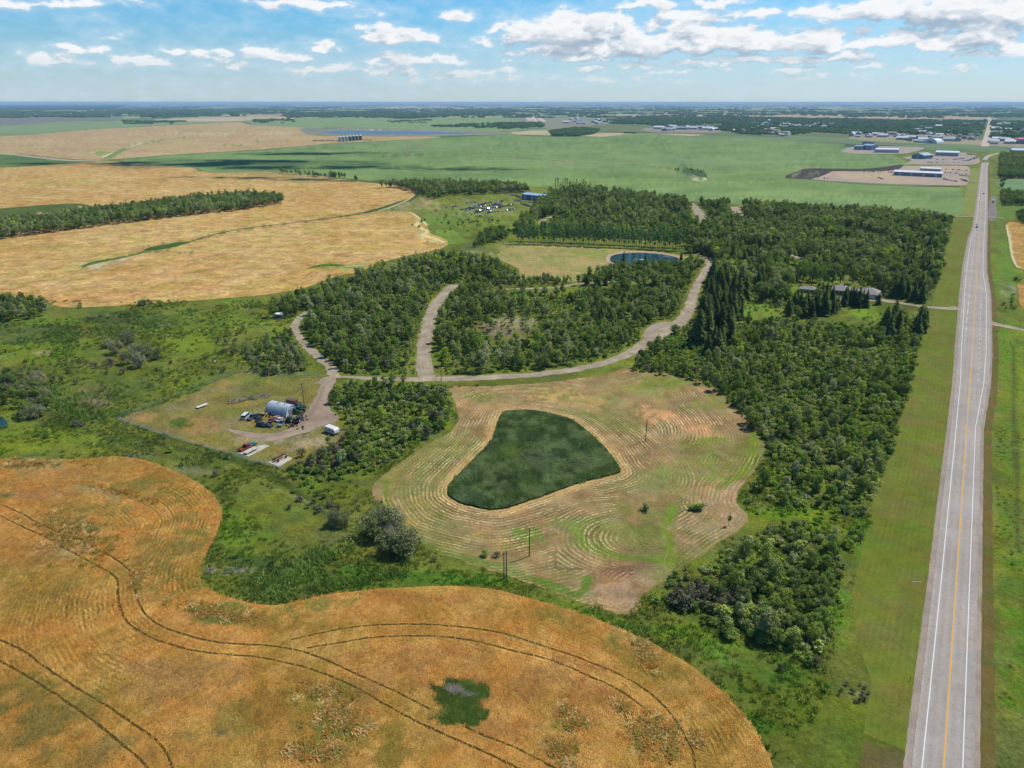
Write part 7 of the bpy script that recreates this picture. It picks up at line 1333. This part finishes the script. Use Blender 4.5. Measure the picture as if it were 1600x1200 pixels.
# scrapped and parked cars: one low mesh each
def far_car_mesh(col):
    b = MB(); b.prism([(-2.3, .3), (2.3, .3), (2.3, .85), (1.2, 1.0), (-2.1, 1.0), (-2.3, .9)], -.9, .9, 0); b.add([(-1.6, -.82, 1.003), (.9, -.82, 1.003), (.9, .82, 1.003), (-1.6, .82, 1.003), (-1.1, -.66, 1.45), (.4, -.66, 1.45), (.4, .66, 1.45), (-1.1, .66, 1.45)], [(0, 1, 5, 4), (1, 2, 6, 5), (2, 3, 7, 6), (3, 0, 4, 7)], 1); b.add([(-1.1, -.66, 1.45), (.4, -.66, 1.45), (.4, .66, 1.45), (-1.1, .66, 1.45)], [(0, 1, 2, 3)], 0)
    return b.obj('car', [paintm(col), G_GLASS], link=False).data
FC = {c: far_car_mesh(c) for c in ['dcdcd8', '9a9ea4', '3c4048', '8a4038', '4a6a90', 'b8a890', '55604c', 'f0f0ec']}
CN = {'dcdcd8': 'pale', '9a9ea4': 'grey', '3c4048': 'dark', '8a4038': 'red', '4a6a90': 'blue', 'b8a890': 'tan', '55604c': 'green', 'f0f0ec': 'white'}
def far_cars(lines, gap, gp, seed, jr=.3, wide=0):
    r = random.Random(seed)
    for ln in lines:
        w_ = resample(Wn(np.array(ln, float)), gap)
        for i, (x, y) in enumerate(w_):
            if r.random() < .12: continue
            d = w_[min(i + 1, len(w_) - 1)] - w_[max(i - 1, 0)]; c = r.choice(list(FC)); o = bpy.data.objects.new('car', FC[c]); COL.objects.link(o)
            o.location = (x + r.uniform(-wide, wide), y + r.uniform(-wide, wide), 0.2 if y > 900 else .05); o.rotation_euler = (0, 0, math.atan2(d[1], d[0]) + math.pi / 2 + r.uniform(-jr, jr)); s = r.uniform(.95, 1.25); o.scale = (s, s, s)
            tag(o, CN[c] + ' car ' + gp, 'car', CN[c] + ' cars ' + gp)
far_cars([[(722, 328), (735, 325), (750, 321), (765, 317)], [(725, 330), (745, 325), (772, 320), (785, 315)], [(740, 334), (752, 330), (762, 327)], [(762, 333), (768, 328), (772, 322), (778, 318)], [(742, 331), (760, 326), (780, 325), (798, 321)], [(768, 332), (790, 330), (806, 326)], [(775, 320), (786, 322), (802, 321)], [(808, 318), (820, 320), (826, 323)], [(805, 314), (822, 316), (845, 319)], [(835, 317), (845, 316)], [(855, 312), (870, 311), (874, 315)], [(792, 302), (805, 306), (812, 309)], [(729, 318), (741, 316)]], 5.0, 'in the rows of scrapped cars', 3, .8, 1.2)
far_cars([[(708, 324), (711, 323)], [(749, 338), (751, 337)]], 9, 'standing apart below the scrapped cars', 4)
far_cars([[(1478, 265), (1495, 266), (1512, 267)], [(1476, 270), (1490, 271), (1510, 273)], [(1474, 280), (1485, 283), (1494, 284)], [(1500, 274), (1511, 276)], [(1502, 281), (1510, 284)], [(1346, 268.5), (1380, 269), (1392, 270)], [(1272, 278.6), (1295, 279.4)], [(1372, 278), (1379, 280)]], 5.5, 'in the nearest far yard', 5, .6, 2)
far_cars([[(1450, 254), (1462, 255)], [(1473, 254), (1497, 254.5)], [(1490, 250), (1504, 248)], [(1506, 252), (1520, 249), (1526, 246)], [(1510, 241), (1520, 243)], [(1464, 250), (1480, 250)]], 7, 'in the middle far yard', 6, .6, 3)
far_cars([[(1390, 217), (1440, 218), (1500, 219), (1530, 220)], [(1555, 222), (1580, 223)]], 14, 'in the far yards by the railway', 7, .8, 5)
# --- far woods: town trees, bluffs and shelterbelts out to the horizon
def far_wood(polys, name, seed):
    pts = []
    for i, (poly, sp, h0, h1, dens) in enumerate(polys):
        p = scatter(poly, sp, seed + i, [(1238, 198, 66, 4, .25), (1072, 202, 46, 5, .1), (1180, 205, 40, 2.2, .3), (1460, 199, 60, 2, .5), (1575, 196, 30, 2, .4)], dens=dens, roadgap=0); r = random.Random(seed + i)
        sl = p @ RN; tl = p @ RD; keep = ~((np.abs(sl - (14 + tl * .001)) < 22) & (tl > 1900)); p = p[keep]
        pts += [(x, y, r.uniform(h0, h1), r.uniform(.8, 1.3), r.uniform(0, 6.28), r.randrange(9)) for x, y in p]
    return gn_scatter(name, KINDS['woodland_clump']['var'], pts, 9.)
far_wood([([(1000, 184.5), (1160, 184), (1300, 186), (1540, 190), (1540, 212), (1440, 211), (1395, 208), (1320, 209.5), (1262, 206), (1240, 205), (1180, 208), (1120, 203), (1100, 198), (1020, 196), (960, 194), (930, 189)], 26, 9, 15, (140, 4.5, .62)),
 ([(1549, 190), (1720, 191), (1720, 218), (1585, 216), (1550, 218)], 26, 9, 15, (140, 4, .62)), ([(1110, 202), (1170, 205), (1210, 207), (1270, 206), (1260, 210), (1205, 212), (1160, 210)], 22, 8, 12, (90, 4, .6)), ([(860, 206), (900, 201), (935, 203), (930, 209), (905, 213), (865, 213)], 20, 9, 13, None), ([(780, 193), (845, 192), (850, 201), (790, 202), (745, 200)], 26, 9, 13, (100, 4, .6)), ([(1410, 218), (1530, 216), (1530, 219), (1420, 221)], 26, 5, 8, (60, 4, .3))], 'town_woodland', 300)
far_wood([([(180, 173), (330, 171), (420, 174), (300, 180), (185, 181)], 60, 14, 20, (300, 5, .5)), ([(0, 165), (200, 164), (180, 172), (0, 172)], 120, 22, 30, (700, 5, .4)), ([(440, 178), (560, 174), (660, 176), (720, 182), (640, 186), (560, 184), (450, 184)], 48, 11, 16, (260, 5, .45)), ([(700, 172), (790, 170), (800, 179), (720, 181), (660, 180)], 55, 12, 18, (260, 5, .5)),
 ([(190, 189), (240, 190), (300, 189), (280, 194), (195, 194)], 34, 8, 12, (150, 5, .5)), ([(395, 188), (450, 186), (480, 190), (440, 193), (400, 192)], 34, 8, 13, (150, 5, .5)), ([(675, 197), (800, 192), (795, 200), (740, 202), (690, 201)], 30, 8, 12, (120, 5, .45)), ([(605, 190), (680, 187), (670, 192), (620, 193)], 40, 6, 10, (120, 5, .3))], 'far_woodland', 330)
hz = []; rh_ = random.Random(77)
for i in range(900):                     # shelterbelts and bluffs of the far plain, lined up with the survey grid
    py = 161.2 + 23 * rh_.random() ** 1.35; px = rh_.uniform(-100, 1700); x, y = W(px, py); d = math.hypot(x, y)
    if d > 55000: continue
    n = rh_.randint(3, 9); sz = min(1 + d / 9000, 3.0); along = RN if rh_.random() < .75 else RD; L0 = 30 * sz
    for k in range(n): jx, jy = rh_.uniform(-14, 14) * sz, rh_.uniform(-14, 14) * sz; hz.append((x + along[0] * L0 * k + jx, y + along[1] * L0 * k + jy, 9 * rh_.uniform(.8, 1.3) * min(sz, 2.), 1.5 if sz < 2 else 1.9, rh_.uniform(0, 6.28), k))
gn_scatter('shelterbelts', KINDS['woodland_clump']['var'], hz, 9.)
gn_scatter('field_edge_trees', KINDS['woodland_clump']['var'], [(*W(490 + 2.2 * i + rh_.uniform(-.8, .8), 220.5 + rh_.uniform(-.4, .4)), 4, .5, i, i) for i in range(18)] + [(*W(568 + 2.4 * i, 219.6), 4, .5, i, i) for i in range(6)] + [(*W(975 + 2. * i, 208.6), 7, .5, i, i) for i in range(10)], 9.)
# --- high clouds over the fields, which throw the broad shadows seen on the green crop and the grain
mc = bpy.data.materials.new('cloud_vapour'); mc.use_nodes = True; t_ = NT(mc.node_tree); d_ = t_.n('ShaderNodeBsdfDiffuse'); d_.inputs[0].default_value = (.9, .9, .9, 1); tr_ = t_.n('ShaderNodeBsdfTransparent'); mx_ = t_.n('ShaderNodeMixShader'); mx_.inputs[0].default_value = .13; t_.t.links.new(tr_.outputs[0], mx_.inputs[1]); t_.t.links.new(d_.outputs[0], mx_.inputs[2]); oo_ = t_.n('ShaderNodeOutputMaterial'); t_.t.links.new(mx_.outputs[0], oo_.inputs[0])
def cloud(px, py, lx, ly, rot, label, seed):
    ZC = 1000.; x, y = W(px, py); x += sd.x / sd.z * ZC; y += sd.y / sd.z * ZC; r = random.Random(seed); mb = MB()
    for i in range(70):
        q = r.uniform(0, 6.28); d = r.random() ** .6; cx, cy = math.cos(q) * d * lx, math.sin(q) * d * ly; r0 = r.uniform(.22, .45) * ly * (1.2 - .5 * d); v = []; nz_, nr_ = 6, 10
        for a in range(nz_ + 1):
            for b in range(nr_):
                th = math.pi * a / nz_; ph = 2 * math.pi * b / nr_; k = 1 + .18 * math.sin(3 * ph + i) * math.sin(2 * th); v.append((cx + r0 * 1.5 * k * math.sin(th) * math.cos(ph), cy + r0 * k * math.sin(th) * math.sin(ph), max(r0 * .7 * k * math.cos(th), -8)))
        mb.add(v, [(a * nr_ + b, (a + 1) * nr_ + b, (a + 1) * nr_ + (b + 1) % nr_, a * nr_ + (b + 1) % nr_) for a in range(nz_) for b in range(nr_)])
    o = mb.obj('cloud', mc, smooth=True); o.location = (x, y, ZC); o.rotation_euler = (0, 0, rot); tag(o, label, 'cloud')
cloud(330, 256, 400, 120, -.06, 'cloud over the left end of the green crop field', 1); cloud(480, 281, 170, 34, -.2, 'small cloud over the pale grain field edge', 2); cloud(560, 262, 300, 50, .02, 'thin cloud over the middle of the green crop field', 3); cloud(330, 277, 120, 18, -.1, 'wisp of cloud over the dull strip of grain', 4); cloud(720, 265, 130, 30, .05, 'small cloud over the right of the green crop field', 5); cloud(480, 240, 200, 60, .1, 'cloud over the grain bins side of the green crop', 6)
# --- the air
m_ = bpy.data.materials.new('haze_air'); m_.use_nodes = True; t = NT(m_.node_tree); o = t.n('ShaderNodeOutputMaterial'); pv = t.n('ShaderNodeVolumePrincipled')
pv.inputs['Color'].default_value = (.46, .71, 1.0, 1); pv.inputs['Density'].default_value = 3.9e-5; pv.inputs['Anisotropy'].default_value = .0; t.t.links.new(pv.outputs[0], o.inputs['Volume']); m_.cycles.homogeneous_volume = True
b = MB(); b.box(-61500, 61500, -61500, 61500, -2, 128); hz_ = b.obj('haze', m_); hz_['kind'] = 'stuff'
